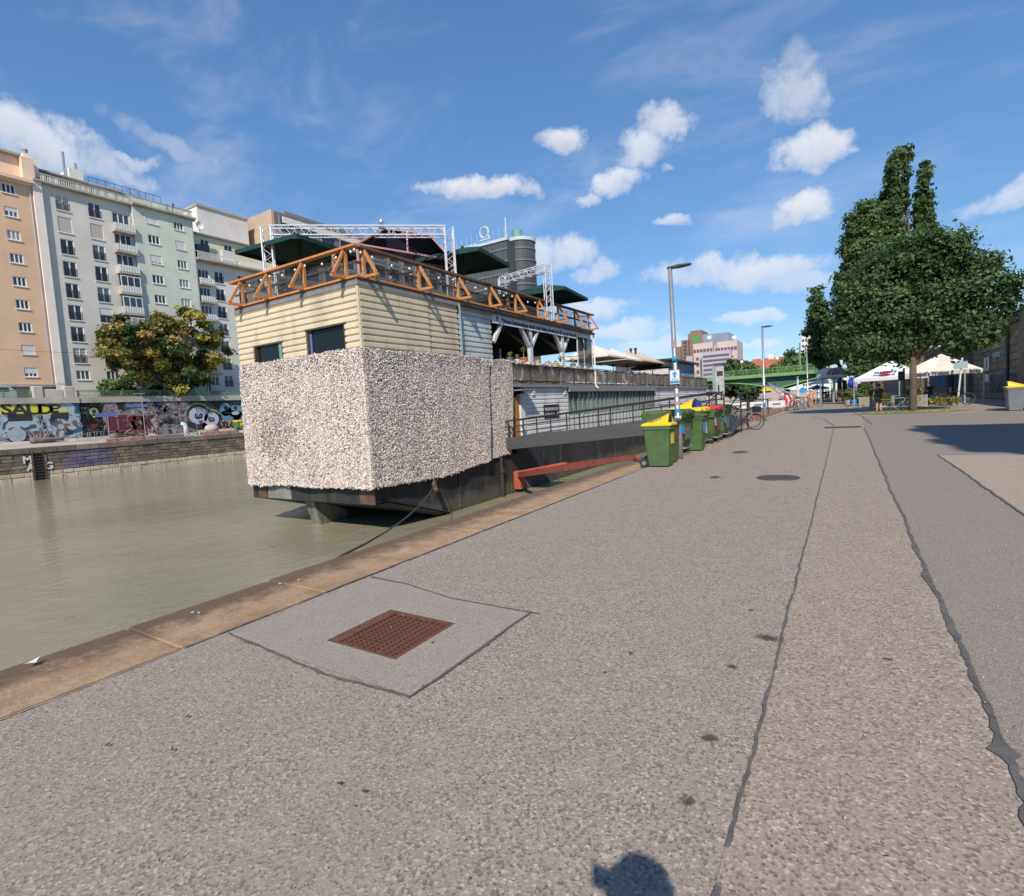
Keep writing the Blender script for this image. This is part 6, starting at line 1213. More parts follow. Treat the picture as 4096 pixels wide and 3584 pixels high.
# bicycles
mat('bike_black', (.02, .02, .022), .35, .1); mat('bike_silver', (.5, .51, .52), .3, .05, metal=.6); mat('bike_green', (.05, .32, .08), .4, .1); mat('saddle', (.03, .025, .02), .6)
def bicycle(loc, rz, m, label, scale=1.0, tilt=.06, group='parked bicycles', basket=False, fat=False):
    t = thing('bicycle', loc, label, 'bicycle', group); Rw = .345; T = (Matrix.Translation(loc) @ Matrix.Rotation(rz, 4, 'Z') @ Matrix.Rotation(tilt, 4, 'X') @ Matrix.Scale(scale, 4))
    def B(mb, nm, mm, par=t, smooth=False): mb.v = [tuple(T @ Vector(v)) for v in mb.v]; return mb.build(nm, MATS[mm], par, smooth)
    r, f = Vector((-.52, 0, Rw)), Vector((.53, 0, Rw)); bb_ = Vector((-.08, 0, .28)); st = Vector((-.22, 0, .78)); hd = Vector((.33, 0, .80)); hb = Vector((.37, 0, .66))
    for c in (r, f):
        o = B(MB().torus(c, Rw - .025, .028 if fat else .02, 26, 6, 'Y'), 'wheel', 'rubber'); B(MB().torus(c, Rw - .05, .012, 26, 4, 'Y'), 'rim', 'bike_silver', o); sp = MB()
        for k in range(12): a = PI * k / 12 * 2; sp.tube([c, c + Vector((math.cos(a), 0, math.sin(a))) * (Rw - .05)], .0035, 3, False)
        sp.tube([c - Vector((0, .05, 0)), c + Vector((0, .05, 0))], .025, 8); B(sp, 'spokes', 'bike_silver', o)
    fr_ = MB()
    for a, b, w in ((bb_, st, .018), (st, hd, .018), (bb_, hb, .02), (r, bb_, .012), (r, st - Vector((0, 0, .06)), .011), (hd, hb, .022), (hb, f, .015)): fr_.tube([a, b], w, 7)
    B(fr_, 'frame', m); B(MB().tube([hd, hd + Vector((-.02, 0, .14)), hd + Vector((.02, .0, .17))], .013, 6).tube([hd + Vector((-.08, -.29, .17)), hd + Vector((.03, -.1, .17)), hd + Vector((.03, .1, .17)), hd + Vector((-.08, .29, .17))], .012, 6), 'handlebar', 'bike_black')
    B(MB().tube([st, st + Vector((-.04, 0, .16))], .013, 6), 'seat_post', 'bike_silver'); B(MB().ball(st + Vector((-.05, 0, .19)), .13, 10, 6, (1.05, .6, .3)), 'saddle', 'saddle', t, True)
    B(MB().torus(bb_, .085, .008, 18, 4, 'Y').tube([bb_ + Vector((0, -.06, 0)), bb_ + Vector((.12, -.06, -.12))], .009, 5).tube([bb_ + Vector((0, .06, 0)), bb_ + Vector((-.12, .06, .12))], .009, 5).bb(bb_.x + .08, bb_.x + .17, -.14, -.06, bb_.z - .13, bb_.z - .11).bb(bb_.x - .17, bb_.x - .08, .06, .14, bb_.z + .11, bb_.z + .13), 'crank', 'bike_silver')
    if basket: B(MB().bb(.42, .44, -.16, .16, .78, 1.0).bb(.68, .70, -.16, .16, .78, 1.0).bb(.42, .70, -.17, -.15, .78, 1.0).bb(.42, .70, .15, .17, .78, 1.0).bb(.42, .70, -.16, .16, .77, .785), 'basket', 'bike_black')
    else: B(MB().bar(r + Vector((-.2, 0, .40)), r + Vector((.25, 0, .40)), .12, .015).tube([r, r + Vector((-.1, .06, .4))], .006, 4), 'luggage_rack', m)
    return t
bicycle((-3.75, 24.6, 0), .35, 'bike_silver', 'silver city bicycle with basket parked beside the gangway landing', 1.0, .08, 'parked bicycles', True); bicycle((-4.1, 26.4, 0), .2, 'bike_black', 'black bicycle parked just behind the silver one by the landing', 1.0, .1)
for i, (x, y, rz) in enumerate(((-3.75, 49.6, 1.2), (-3.45, 50.4, 1.35), (-3.15, 51.2, 1.1), (-3.3, 54.0, 1.3))): bicycle((x, y, 0), rz, ('bike_black', 'bike_black', 'bike_silver', 'bike_black')[i], ('black bicycle nearest the red chevron board', 'second black bicycle from the chevron board', 'silver bicycle in the quay-edge bike row', 'black bicycle at the far end of the quay-edge row')[i], 1.05, .05)
bicycle((2.55, 38.2, 0), .05, 'bike_silver', 'grey city bicycle leaning at the tree trunk', 1.05, -.05); bicycle((6.35, 46.6, 0), -.15, 'bike_black', 'black mountain bike leaning on the slanted pole by the beer tent', 1.2, -.06, 'parked bicycles', False, True)
# ------------------------------------------------------------------ people: one skinned body, coloured by zone
SKIN = mat('skin', (.50, .29, .20), .55, .08); SKIN2 = mat('skin_tan', (.40, .21, .13), .55, .08); mat('hair_dark', (.03, .02, .015), .7, .2); mat('hair_grey', (.40, .38, .35), .7, .2); mat('shoe_dark', (.03, .03, .03), .6); mat('shoe_white', (.6, .6, .58), .6)
CL = {}
def cloth(c):
    k = 'cloth_%02x%02x%02x' % tuple(int(x * 255) for x in c)
    return mat(k, c, .85, .15, 6)
STAND = dict(el=(.15, -.01, .64), er=(-.15, -.01, .64), wl=(.16, .04, .50), wr=(-.16, .04, .50), kl=(.055, .01, .285), kr=(-.055, .01, .285), al=(.06, -.01, .045), ar=(-.06, -.01, .045))
WALK = dict(STAND, kl=(.05, .07, .29), al=(.05, .05, .05), kr=(-.05, .02, .28), ar=(-.05, -.11, .06), wl=(.15, -.05, .51), wr=(-.15, .10, .52))
SIT = dict(STAND, kl=(.08, .25, .50), kr=(-.08, .25, .50), al=(.08, .27, .25), ar=(-.08, .27, .25), el=(.15, .05, .66), er=(-.15, .05, .66), wl=(.1, .2, .62), wr=(-.1, .2, .62))
RIDE = dict(STAND, kl=(.06, .17, .40), kr=(-.06, .12, .33), al=(.06, .10, .20), ar=(-.06, .07, .13), el=(.15, .14, .68), er=(-.15, .14, .68), wl=(.13, .27, .62), wr=(-.13, .27, .62))
HOLD = dict(STAND, el=(.15, .07, .70), er=(-.15, .07, .70), wl=(.06, .19, .80), wr=(-.06, .19, .80))
PHONE = dict(STAND, el=(.12, .09, .69), er=(-.14, .09, .69), wl=(-.02, .10, .79), wr=(-.10, .10, .80))
def person(loc, rz, H, pose, shirt, pants, label, group=None, sleeves=.5, shorts=False, hair='hair_dark', skin='skin', shoes='shoe_dark', helmet=None, pack=None, hat=None, lean=0.0, long_hair=False):
    t = thing('person', loc, label, 'person', group)
    J = [(0, 0, .53), (0, .0, .62), (0, .012, .72), (0, 0, .825), (0, .012, .875), (0, .025, .925), (0, .02, .975)]; rad = [(.088, .07), (.08, .062), (.095, .068), (.034, .034), (.05, .056), (.056, .066), (.036, .044)]; zone = ['p', 's', 's', 'k', 'k', 'k', 'k']; E_ = [(0, 1), (1, 2), (2, 3), (3, 4), (4, 5), (5, 6)]
    def add_(p, r, z, par): J.append(p); rad.append((r, r) if not isinstance(r, tuple) else r); zone.append(z); E_.append((par, len(J) - 1)); return len(J) - 1
    for sg, e, w in ((1, 'el', 'wl'), (-1, 'er', 'wr')):
        sh = add_((sg * .10, 0, .80), .042, 's', 2); ev = Vector(pose[e]); wv = Vector(pose[w]); um = add_(tuple(Vector((sg * .115, 0, .79)).lerp(ev, .5)), .033, 's' if sleeves > .2 else 'k', sh)
        ei = add_(tuple(ev), .027, 's' if sleeves > .55 else 'k', um); wi = add_(tuple(wv), .019, 's' if sleeves > .9 else 'k', ei); hv = wv + (wv - ev).normalized() * .045; hi = add_(tuple(hv), (.022, .014), 'k', wi); add_(tuple(hv + (wv - ev).normalized() * .035 + Vector((0, .012, -.005))), (.016, .010), 'k', hi); add_(tuple(hv + Vector((-sg * .02, .018, .0))), .009, 'k', hi)
    for sg, k_, a_ in ((1, 'kl', 'al'), (-1, 'kr', 'ar')):
        hp = add_((sg * .052, 0, .50), .068, 'p', 0); kv = Vector(pose[k_]); av = Vector(pose[a_]); th = add_(tuple(Vector((sg * .055, 0, .49)).lerp(kv, .5)), .056, 'p', hp); ki = add_(tuple(kv), .039, 'k' if shorts else 'p', th); ca_ = add_(tuple(kv.lerp(av, .35) - Vector((0, .008, 0))), .036, 'k' if shorts else 'p', ki); ai = add_(tuple(av), .022, 'k' if shorts else 'p', ca_); add_(tuple(av + Vector((0, -.025, -.022))), .02, 'h', ai); add_(tuple(av + Vector((0, .09, -.025))), (.024, .017), 'h', ai)
    M = Matrix.Translation(loc) @ Matrix.Rotation(rz, 4, 'Z') @ Matrix.Rotation(lean, 4, 'X') @ Matrix.Scale(H, 4)
    me = bpy.data.meshes.new('sk'); me.from_pydata([tuple(Vector(j) * H) for j in J], E_, []); o = bpy.data.objects.new('sk', me); col.objects.link(o); md = o.modifiers.new('s', 'SKIN'); md.use_smooth_shade = True
    for i, sv in enumerate(me.skin_vertices[0].data): sv.radius = (rad[i][0] * H, rad[i][1] * H); sv.use_root = (i == 0)
    o.modifiers.new('ss', 'SUBSURF').levels = 1; bpy.context.view_layer.update(); out = bpy.data.meshes.new_from_object(o.evaluated_get(bpy.context.evaluated_depsgraph_get())); bpy.data.objects.remove(o); bpy.data.meshes.remove(me)
    mats_ = [MATS[skin] if isinstance(skin, str) else skin, cloth(shirt) if shirt else MATS[skin], cloth(pants), MATS[shoes]]; out.materials.clear()
    for m in mats_: out.materials.append(m)
    Jv = np.array(J) * H; zi = {'k': 0, 's': 1, 'p': 2, 'h': 3}; zc_ = np.array([zi[z] for z in zone]); C_ = np.array([p.center for p in out.polygons]); dd_ = ((C_[:, None, :] - Jv[None]) ** 2).sum(2) / (np.array([r[0] for r in rad]) * H)[None] ** 1; out.polygons.foreach_set('material_index', zc_[dd_.argmin(1)].astype(np.int32)); out.polygons.foreach_set('use_smooth', [True] * len(out.polygons))
    out.transform(M @ Matrix.Scale(1 / H, 4)); out.name = 'body'; link('body', out, t)
    def B(mb, nm, m, sm=True): mb.v = [tuple(M @ Vector(v)) for v in mb.v]; return mb.build(nm, m, t, sm)
    if helmet: B(MB().ball((0, .02, .955), .072, 12, 8, (.95, 1.15, .75)), 'helmet', MATS[helmet])
    elif hat: B(MB().lathe((0, .02, .955), [(.13, 0), (.07, .012), (.065, .05), (.0, .065)], 14), 'hat', MATS[hat])
    else: B(MB().ball((0, .006, .948), .064, 12, 8, (.95, 1.08, .85)), 'hair', MATS[hair])
    if long_hair: B(MB().ball((0, -.045, .88), .05, 8, 6, (1, .5, 1.7)), 'hair', MATS[hair])
    if pack: B(MB().ball((0, -.11, .72), .105, 10, 8, (.95, .6, 1.25)), 'backpack', cloth(pack))
    return t
pp = ay(664, 486, YB + .85); person((pp.x, YB + .85, 6.68), -.7, 1.5, dict(STAND, el=(.16, .05, .68), wl=(.05, .12, .74), er=(-.16, .04, .68), wr=(-.05, .12, .72)), None, (.62, .22, .22), 'standing person in pink shorts without a shirt behind the deck rail at the ship corner', None, 0, True, 'hair_dark', 'skin', 'skin')
pp = ax(1016, 590, XS - 1.2); person((pp.x, pp.y, ZD - .35), 2.2, 1.65, SIT, None, (.04, .04, .05), 'seated bare-chested person at the side rail right of the long truss', None, 0, True, 'hair_dark', 'skin_tan')
pp = ax(820, 545, XS - 1.4); person((pp.x, pp.y, ZD - .3), -.5, 1.65, SIT, (.05, .05, .06), (.05, .05, .06), 'seated person in black at the side rail under the pink framed tent', None, .3, True)
pp = ax(780, 535, XS - 2.2); person((pp.x, pp.y, ZD - .3), .8, 1.65, SIT, (.08, .08, .10), (.05, .05, .07), 'seated person bending over a table behind the corner A-frame', None, .3, True)
for i, (px, Y_, c_) in enumerate(((1245, 47.5, (.30, .12, .10)), (1262, 50.2, (.5, .2, .12)), (1288, 53.4, (.6, .58, .55)))): q = ay(px, 745, Y_); person((min(q.x, XS - .9), Y_, 2.75), -1.4, 1.7, SIT, c_, (.08, .08, .1), ('seated guest in dark red on the ship terrace', 'seated guest in orange on the ship terrace', 'seated guest in a white top on the ship terrace')[i], 'terrace guests', .5, True)
for i, (px, X_, sh_, pt_, lab) in enumerate(((448, XF - 2.6, (.03, .03, .035), (.03, .03, .03), 'person in black on the far promenade left of the recycling bin'), (462, XF - 2.4, (.10, .16, .13), (.04, .04, .05), 'person with a red cap on the far promenade beside the recycling bin'))):
    q = ax(px, 858, X_); person((X_, q.y, fz(X_)), -1.6, 1.75, STAND, sh_, pt_, lab, None, .5, True, hat='plastic_red' if i else None, pack=(.3, .28, .25) if i else None)
person((1.75, 39.6, 0), .15, 1.74, dict(STAND, el=(.15, .05, .66), wl=(.07, .15, .70)), (.10, .085, .045), (.015, .015, .017), 'person in an olive top and black shorts standing by the tree', None, .5, True, pack=(.04, .035, .03))
RR = lambda x, y: ((3000 + x / 4.096) / 2, (1350 + y / 4.096) / 2)
def pw(x, y): q = az(*RR(x, y)); return (q.x, q.y, 0)
q = pw(1000, 1145); person(q, -.4, 1.68, STAND, (.62, .30, .20), (.60, .24, .16), 'person in orange and pink beside the small cyclist', None, .3, True, hair='hair_grey', hat='paint_white')
bicycle((-2.45, 58.6, 0), .1, 'bike_green', 'small green bicycle ridden by the child in a red helmet', .85, 0.0, 'ridden bicycles'); person((-2.58, 58.6, .02), -PI / 2 + .1, 1.35, RIDE, (.72, .72, .74), (.05, .05, .06), 'child in a white shirt and red helmet riding a green bicycle', None, .5, True, helmet='plastic_red')
for i, (x, y, H, po, sh_, pt_, lab, kw) in enumerate(((1190, 1055, 1.72, WALK, (.12, .11, .12), (.33, .38, .44), 'walker in pale jeans in front of the pavilion', {}), (1245, 1050, 1.66, STAND, (.10, .08, .10), (.36, .40, .45), 'second jeans wearer beside the walker at the pavilion', {}), (1285, 1030, 1.68, STAND, (.05, .05, .06), (.09, .08, .08), 'person in dark clothes in the middle of the pavilion group', {}), (1350, 1012, 1.86, STAND, (.025, .025, .035), (.02, .02, .025), 'tall person dressed in black in front of the pavilion', {}), (1470, 1055, 1.8, WALK, None, (.02, .02, .022), 'bare-backed person in black shorts walking right of the pavilion group', dict(sleeves=0, shorts=True, skin='skin_tan')), (1545, 1010, 1.7, HOLD, (.45, .55, .66), (.1, .1, .1), 'person in a light blue shirt beside the pavilion poster', {}), (1430, 1000, 1.7, STAND, (.5, .32, .25), (.2, .18, .16), 'person in a salmon top standing behind the bare-backed one', dict(hair='hair_grey')))):
    person(pw(x, y), random.uniform(-.5, .5), H, po, sh_, pt_, lab, 'people by the pavilion', **kw)
for i, (x, c_, lab) in enumerate(((545, (.72, .72, .72), 'seated person in white on the pontoon by the bridge'), (640, (.03, .03, .035), 'seated person in black on the pontoon by the bridge'))): q = ay(*RR(x, 985), 62.0); person((q.x, 62.0, .05), 1.3, 1.7, SIT, c_, (.1, .1, .12), lab, None, .5, True)
# the photographer, whose shadow falls into the picture
person((.21, -.27, 0), 0.0, 1.74, PHONE, (.10, .12, .16), (.05, .06, .08), 'photographer standing at the viewpoint holding up a phone', None, .5, True)
tag(MB().bb(-.03, .06, -.075, -.065, 1.43, 1.50).build('phone', MATS['bike_black']), 'black phone held up by the photographer', 'phone')
# ------------------------------------------------------------------ trees
def leaf_mat(name, c, tr=.35):
    s = NT(name); s.col(s.ramp(s.noise(1.4, 3, .6), [(.3, tuple(x * .65 for x in c)), (.7, tuple(min(1, x * 1.3) for x in c))])); s.set(Roughness=.7, Specular_IOR_Level=.15)
    t_ = s.n('ShaderNodeBsdfTranslucent'); t_.inputs['Color'].default_value = (c[0] * 1.3, c[1] * 1.5, c[2] * .8, 1); mx = s.n('ShaderNodeMixShader'); mx.inputs[0].default_value = tr
    s.l(s.b.outputs[0], mx.inputs[1]); s.l(t_.outputs[0], mx.inputs[2]); s.l(mx.outputs[0], [n for n in s.t.nodes if n.type == 'OUTPUT_MATERIAL'][0].inputs[0]); return s.m
leaf_mat('leaf_dark', (.046, .085, .034)); leaf_mat('leaf_mid', (.080, .132, .054)); leaf_mat('leaf_light', (.145, .205, .085)); leaf_mat('leaf_olive', (.15, .155, .04)); leaf_mat('leaf_ochre', (.36, .26, .085), .2); leaf_mat('leaf_gold', (.38, .31, .06), .2); leaf_mat('leaf_poplar', (.115, .17, .066))
mat('bark', (.115, .085, .062), .95, .35, 3, .03, 18)
def tree(name, base, trunk_r, fork_z, blobs, n, size, mats, label, group=None, clump=.55, cat='tree', weights=None, droop=.25):
    base = Vector(base); t = thing(name, base, label, cat, group); B = np.array([b[:3] for b in blobs], float); Rr = np.array([b[3:] for b in blobs], float); vol = Rr.prod(1); pv = vol / vol.sum()
    tr = MB(); top = Vector(B[:, :3].mean(0)); fk = Vector((base.x, base.y, fork_z))
    tr.tube([base - Vector((0, 0, .1)), base + Vector((0, 0, .35)), base.lerp(fk, .5) + Vector((random.uniform(-.06, .06), .02, 0)), fk], [trunk_r * 1.35, trunk_r * 1.05, trunk_r * .95, trunk_r * .85], 10)
    for b in blobs:
        c = Vector(b[:3]); m1 = fk.lerp(c, .45) + Vector((random.uniform(-.3, .3), random.uniform(-.3, .3), .3)); tr.tube([fk - Vector((0, 0, .2)), m1, c, c + Vector((random.uniform(-1, 1), random.uniform(-1, 1), .8)) * (b[3] * .4)], [trunk_r * .55, trunk_r * .33, trunk_r * .16, .015], 6)
        for k in range(4):
            e = c + Vector((random.uniform(-1, 1) * b[3], random.uniform(-1, 1) * b[4], random.uniform(-.6, .8) * b[5])) * .75; tr.tube([m1.lerp(c, .6), m1.lerp(e, .75), e], [trunk_r * .16, trunk_r * .09, .012], 4)
    tr.build('trunk', MATS['bark'], t, True)
    nc = max(30, n // (45 if name == 'poplar_tree' else 190)); ci = rng.choice(len(blobs), nc, p=pv); d = rng.normal(0, 1, (nc, 3)); d /= np.linalg.norm(d, axis=1)[:, None]; rad = rng.uniform(.35, 1.0, nc) ** .45; CC = B[ci] + d * Rr[ci] * rad[:, None] * rng.uniform(.85, 1.12, nc)[:, None]
    li = rng.integers(0, nc, n); P = CC[li] + rng.normal(0, clump, (n, 3)) * [1, 1, .7]; N = (P - B[ci[li]]) / Rr[ci[li]]; N[:, 2] += .55 - droop * rng.uniform(0, 1, n); N /= np.linalg.norm(N, axis=1)[:, None] + 1e-6
    V, Fq = flakes(P, N, size * rng.uniform(.75, 1.25, nc)[li], .55, 1.1); w_ = weights or [1 / len(mats)] * len(mats); cm = rng.choice(len(mats), nc, p=w_); mi = np.where(rng.uniform(0, 1, n) < .75, cm[li], rng.choice(len(mats), n, p=w_))
    link('crown', npmesh('crown', V, Fq, [MATS[m] for m in mats], mi), t); return t
def pblobs(L, Y, flat=.9):
    out = []
    for (px, py, rx, ry) in L:
        c = ay(px, py, Y); e = ay(px + rx, py, Y); f_ = ay(px, py - ry, Y); r = (e - c).length * .93; out.append((c.x, c.y + random.uniform(-.4, .4) * r, c.z, r, r * flat, abs(f_.z - c.z)))
    return out
GT = ['leaf_dark', 'leaf_mid', 'leaf_light']
tree('maple_tree', (3.28, 37.9, 0), .19, 3.1, pblobs([(1762, 560, 50, 42), (1730, 610, 48, 42), (1700, 655, 32, 36), (1790, 620, 60, 50), (1825, 520, 60, 46), (1885, 505, 55, 42), (1865, 570, 62, 48), (1940, 540, 52, 46), (1925, 605, 58, 48), (1995, 575, 32, 34), (2005, 625, 30, 32), (1865, 650, 66, 42), (1790, 685, 46, 28), (1950, 660, 48, 34), (1740, 690, 34, 26), (1920, 684, 32, 16), (1795, 702, 30, 18)], 38.2), 66000, .10, GT, 'broad dark green tree on its grass island before the beer tents', None, .36, 'tree', [.36, .38, .26])
PT = ['leaf_dark', 'leaf_poplar', 'leaf_light']
tree('poplar_tree', (7.2, 76, 0), .42, 6, pblobs([(1803, 312, 21, 26), (1797, 352, 27, 38), (1788, 402, 30, 42), (1781, 452, 34, 46), (1778, 520, 40, 60), (1790, 600, 42, 60)], 76), 30000, .20, PT, 'tallest column-shaped poplar behind the broad tree', 'poplars', .26, weights=[.40, .40, .20])
tree('poplar_tree', (10.0, 77, 0), .36, 6, pblobs([(1851, 343, 11, 20), (1847, 385, 15, 36), (1846, 432, 19, 42), (1850, 482, 26, 42), (1855, 545, 30, 40)], 77), 20000, .20, PT, 'second slimmer poplar right of the tallest one', 'poplars', .22, weights=[.45, .38, .17])
tree('poplar_tree', (3.4, 74, 0), .36, 6, pblobs([(1730, 440, 40, 40), (1722, 505, 46, 55), (1705, 580, 40, 55), (1712, 660, 46, 50)], 74), 28000, .20, PT, 'rounder light green poplar left of the tallest one', 'poplars', .36, weights=[.25, .42, .33])
tree('poplar_tree', (-.6, 88, 0), .30, 5, pblobs([(1633, 590, 14, 26), (1640, 640, 26, 42), (1646, 700, 34, 40), (1612, 660, 16, 10)], 88), 12000, .20, PT, 'small ragged poplar at the left end of the row near the bridge', 'poplars', .3, weights=[.4, .42, .18])
tree('lime_tree', (2.4, 66, 0), .22, 2.6, pblobs([(1690, 688, 34, 30), (1735, 702, 38, 30), (1740, 732, 34, 16), (1770, 728, 28, 18)], 66), 22000, .17, PT, 'low leafy tree between the pavilion and the beer tents', None, .45, weights=[.35, .4, .25])
tree('ailanthus_tree', (XG - 1.4, ax(345, 790, XG - 1.4).y, 5.2), .30, 7.2, [(XG - 1.0, ) + b[1:] for b in [(*ax(px, py, XG - 1.0),) + (3.0, (ax(px + rx, py, XG - 1).y - ax(px, py, XG - 1).y), abs(ax(px, py - ry, XG - 1).z - ax(px, py, XG - 1).z)) for px, py, rx, ry in [(232, 672, 24, 22), (262, 652, 26, 24), (225, 712, 22, 26), (285, 690, 34, 30), (318, 652, 30, 22), (345, 690, 34, 34), (372, 640, 28, 20), (405, 665, 32, 30), (425, 715, 24, 34), (252, 742, 24, 22), (300, 735, 28, 26), (355, 742, 34, 30), (398, 748, 30, 24), (318, 788, 18, 14), (360, 775, 20, 14)]]], 30000, .22, ['leaf_dark', 'leaf_olive', 'leaf_ochre', 'leaf_gold', 'leaf_mid'], 'spreading tree with ochre seed clusters rising above the far graffiti wall', None, .38, weights=[.10, .30, .20, .16, .24])
tree('round_shrub', (XG - 2.6, ax(237, 775, XG - 2.6).y, 5.2), .12, 5.8, [(XG - 2.6, ax(237, 775, XG - 2.6).y, 6.6, 1.4, 1.6, 1.5)], 4000, .22, ['leaf_light', 'leaf_mid'], 'round bright green shrub behind the far street railing', None, .35, 'shrub')
# ------------------------------------------------------------------ green road bridge
mat('bridge_green', (.16, .33, .12), .55, .15, 1.0); mat('bridge_green_dark', (.05, .14, .085), .6, .2, 1.0)
Y0b, Y1b = 113.0, 126.0; zt = 5.35
t = thing('road_bridge', (-20, 119, ZW), 'light green steel road bridge crossing the river beyond the boat', 'bridge')
def zbot(x): return 4.0 - 1.75 * max(0.0, 1 - abs(x + 10.9) / 9.0) ** 1.6 - 1.9 * max(0.0, 1 - abs(x + 62) / 14.0) ** 1.6
xs_ = [-78 + i * 1.5 for i in range(64)]
for y in (Y0b, Y1b):
    mb = MB()
    for a, b in zip(xs_[:-1], xs_[1:]): mb.add([(a, y, zbot(a) + .22), (b, y, zbot(b) + .22), (b, y, 4.82), (a, y, 4.82)], [(0, 1, 2, 3)])
    mb.build('girder_web', MATS['bridge_green_dark'], t)
    mb = MB()
    for a, b in zip(xs_[:-1], xs_[1:]): mb.add([(a, y - .28, zbot(a)), (b, y - .28, zbot(b)), (b, y - .28, zbot(b) + .22), (a, y - .28, zbot(a) + .22), (a, y + .3, zbot(a)), (b, y + .3, zbot(b)), (b, y + .3, zbot(b) + .22), (a, y + .3, zbot(a) + .22)], [(0, 1, 2, 3), (4, 5, 6, 7), (0, 1, 5, 4), (3, 2, 6, 7)])
    mb.build('bottom_flange', MATS['bridge_green'], t)
    for i in range(26): x = -76 + i * 3.6; MB().bb(x - .05, x + .05, y - .2, y, zbot(x) + .22, 4.82).build('stiffener', MATS['bridge_green_dark'], t)
MB().bb(-78, 17, Y0b - .9, Y1b + .9, 4.82, 4.95).build('deck', MATS['street_stone'], t); MB().bb(-78, 17, Y0b - 1.0, Y0b - .75, 4.74, zt).build('edge_beam', MATS['bridge_green'], t); MB().bb(-78, 17, Y1b + .75, Y1b + 1.0, 4.74, zt).build('edge_beam', MATS['bridge_green'], t)
MB().bb(-78, 17, Y0b - .92, Y0b - .84, zt + 1.0, zt + 1.08).bb(-78, 17, Y0b - .90, Y0b - .86, zt + .5, zt + .54).build('railing', MATS['bridge_green'], t)
pm_ = MB().bb(-.05, .05, Y0b - .93, Y0b - .83, zt, zt + 1.0).mesh('rail_post', MATS['bridge_green']); bl_ = MB().bb(-.02, .02, Y0b - .89, Y0b - .87, zt, zt + 1.0).mesh('baluster', MATS['bridge_green'])
for i in range(40): link('rail_post', pm_, t, (-76 + i * 2.3, 0, 0))
for i in range(230): link('baluster', bl_, t, (-36 + i * .23, 0, 0))
for x in (-10.9, -62): MB().bb(x - 1.1, x + 1.1, Y0b - .3, Y1b + .3, -5, zbot(x)).build('pier', MATS['boulder_stone'], t)
for i, x in enumerate((-7.0, 5.5)): MB().tube([(x, Y0b - .6, zt), (x, Y0b - .6, zt + 5.2)], .14, 8).build('mast', MATS['bridge_green'], t)
for i, x in enumerate((-17, -13.3, -10.8, -6.0)):
    o = MB().tube([(x, Y0b - .6, zt), (x, Y0b - .6, zt + 2.4)], .07, 6).build('lamp_pole', MATS['bridge_green'], t); MB().ball((x, Y0b - .6, zt + 2.65), .32, 12, 8).build('globe', MATS['bulb_white'], o, True)
# ------------------------------------------------------------------ pontoon beyond the ship
t = thing('pontoon', (-9.5, 52, ZW), 'low dark landing pontoon with white banners on its rail before the bridge', 'pontoon')
MB().bb(-20, -4.9, 47.5, 66, -3.3, -.2).build('deck', MATS['hull_black'], t); MB().bb(-20, -4.9, 47.5, 66, -.199, -.15).build('planking', MATS['deck_wood'], t)
for i in range(11): x = -19.8 + i * 1.45; MB().bb(x - .04, x + .04, 47.6, 47.68, -.15, 1.1).build('rail_post', MATS['steel_dark'], t)
for z in (1.1, .35): MB().bb(-19.9, -5.0, 47.61, 47.67, z - .03, z + .03).build('rail', MATS['steel_dark'], t)
for k, (a, b) in enumerate(((1442, 1497), (1500, 1535), (1537, 1572))):
    A_, B_ = ay(a, 812, 47.55).x, ay(b, 812, 47.55).x; o = MB().bb(A_, B_ - .05, 47.54, 47.58, .42, .92).build('banner', MATS['paint_white'], t); MB().bb(A_ + .3, A_ + (B_ - A_) * .7, 47.53, 47.538, .6, .72).build('print_mark', MATS['tag_grey'], o)
MB().bar((-14.5, 47.0, -1.0), (-4.8, 44.0, -.1), .35, .3).build('red_boom', MATS['boom_red'], t)
q = ay(1512, 775, 64); t = thing('steel_tripod', (q.x, 60, -.15), 'slanted grey steel frame standing on the pontoon', 'frame')
for a, b in (((1528, 765), (1527, 800)), ((1528, 765), (1598, 795)), ((1530, 765), (1575, 800)), ((1575, 800), (1598, 795))): MB().bar(ay(*a, 62), ay(*b, 62), .18, .18).build('bar', MATS['galvanised'], t)
MB().bar(ay(1528, 799, 62), Vector((ay(1528, 806, 62).x, 62, -.15)), .18, .18).build('leg', MATS['galvanised'], t)
# chevron board
x, y = -4.05, 50.6; t = thing('chevron_board', (x, y, 0), 'red and white chevron board between two posts at the quay edge', 'sign')
for k in (-.42, .42): MB().bb(x + k - .04, x + k + .04, y - .04, y + .04, 0, 1.35).build('post', MATS['galvanised'], t)
b_ = MB().bb(x - .36, x + .36, y - .03, y + .02, .32, 1.35).build('panel', MATS['plastic_red'], t)
for k in (-.18, .16): m_ = MB(); m_.prism([(k, .36), (k + .16, .36), (k + .34 if k < 0 else .35, .83), (k + .16, 1.31), (k, 1.31), (k + .18, .83)], lambda u, v, w: (x - .04 + u, y - .034 + w, v), -.002, .002); m_.build('chevron', MATS['paint_white'], b_)
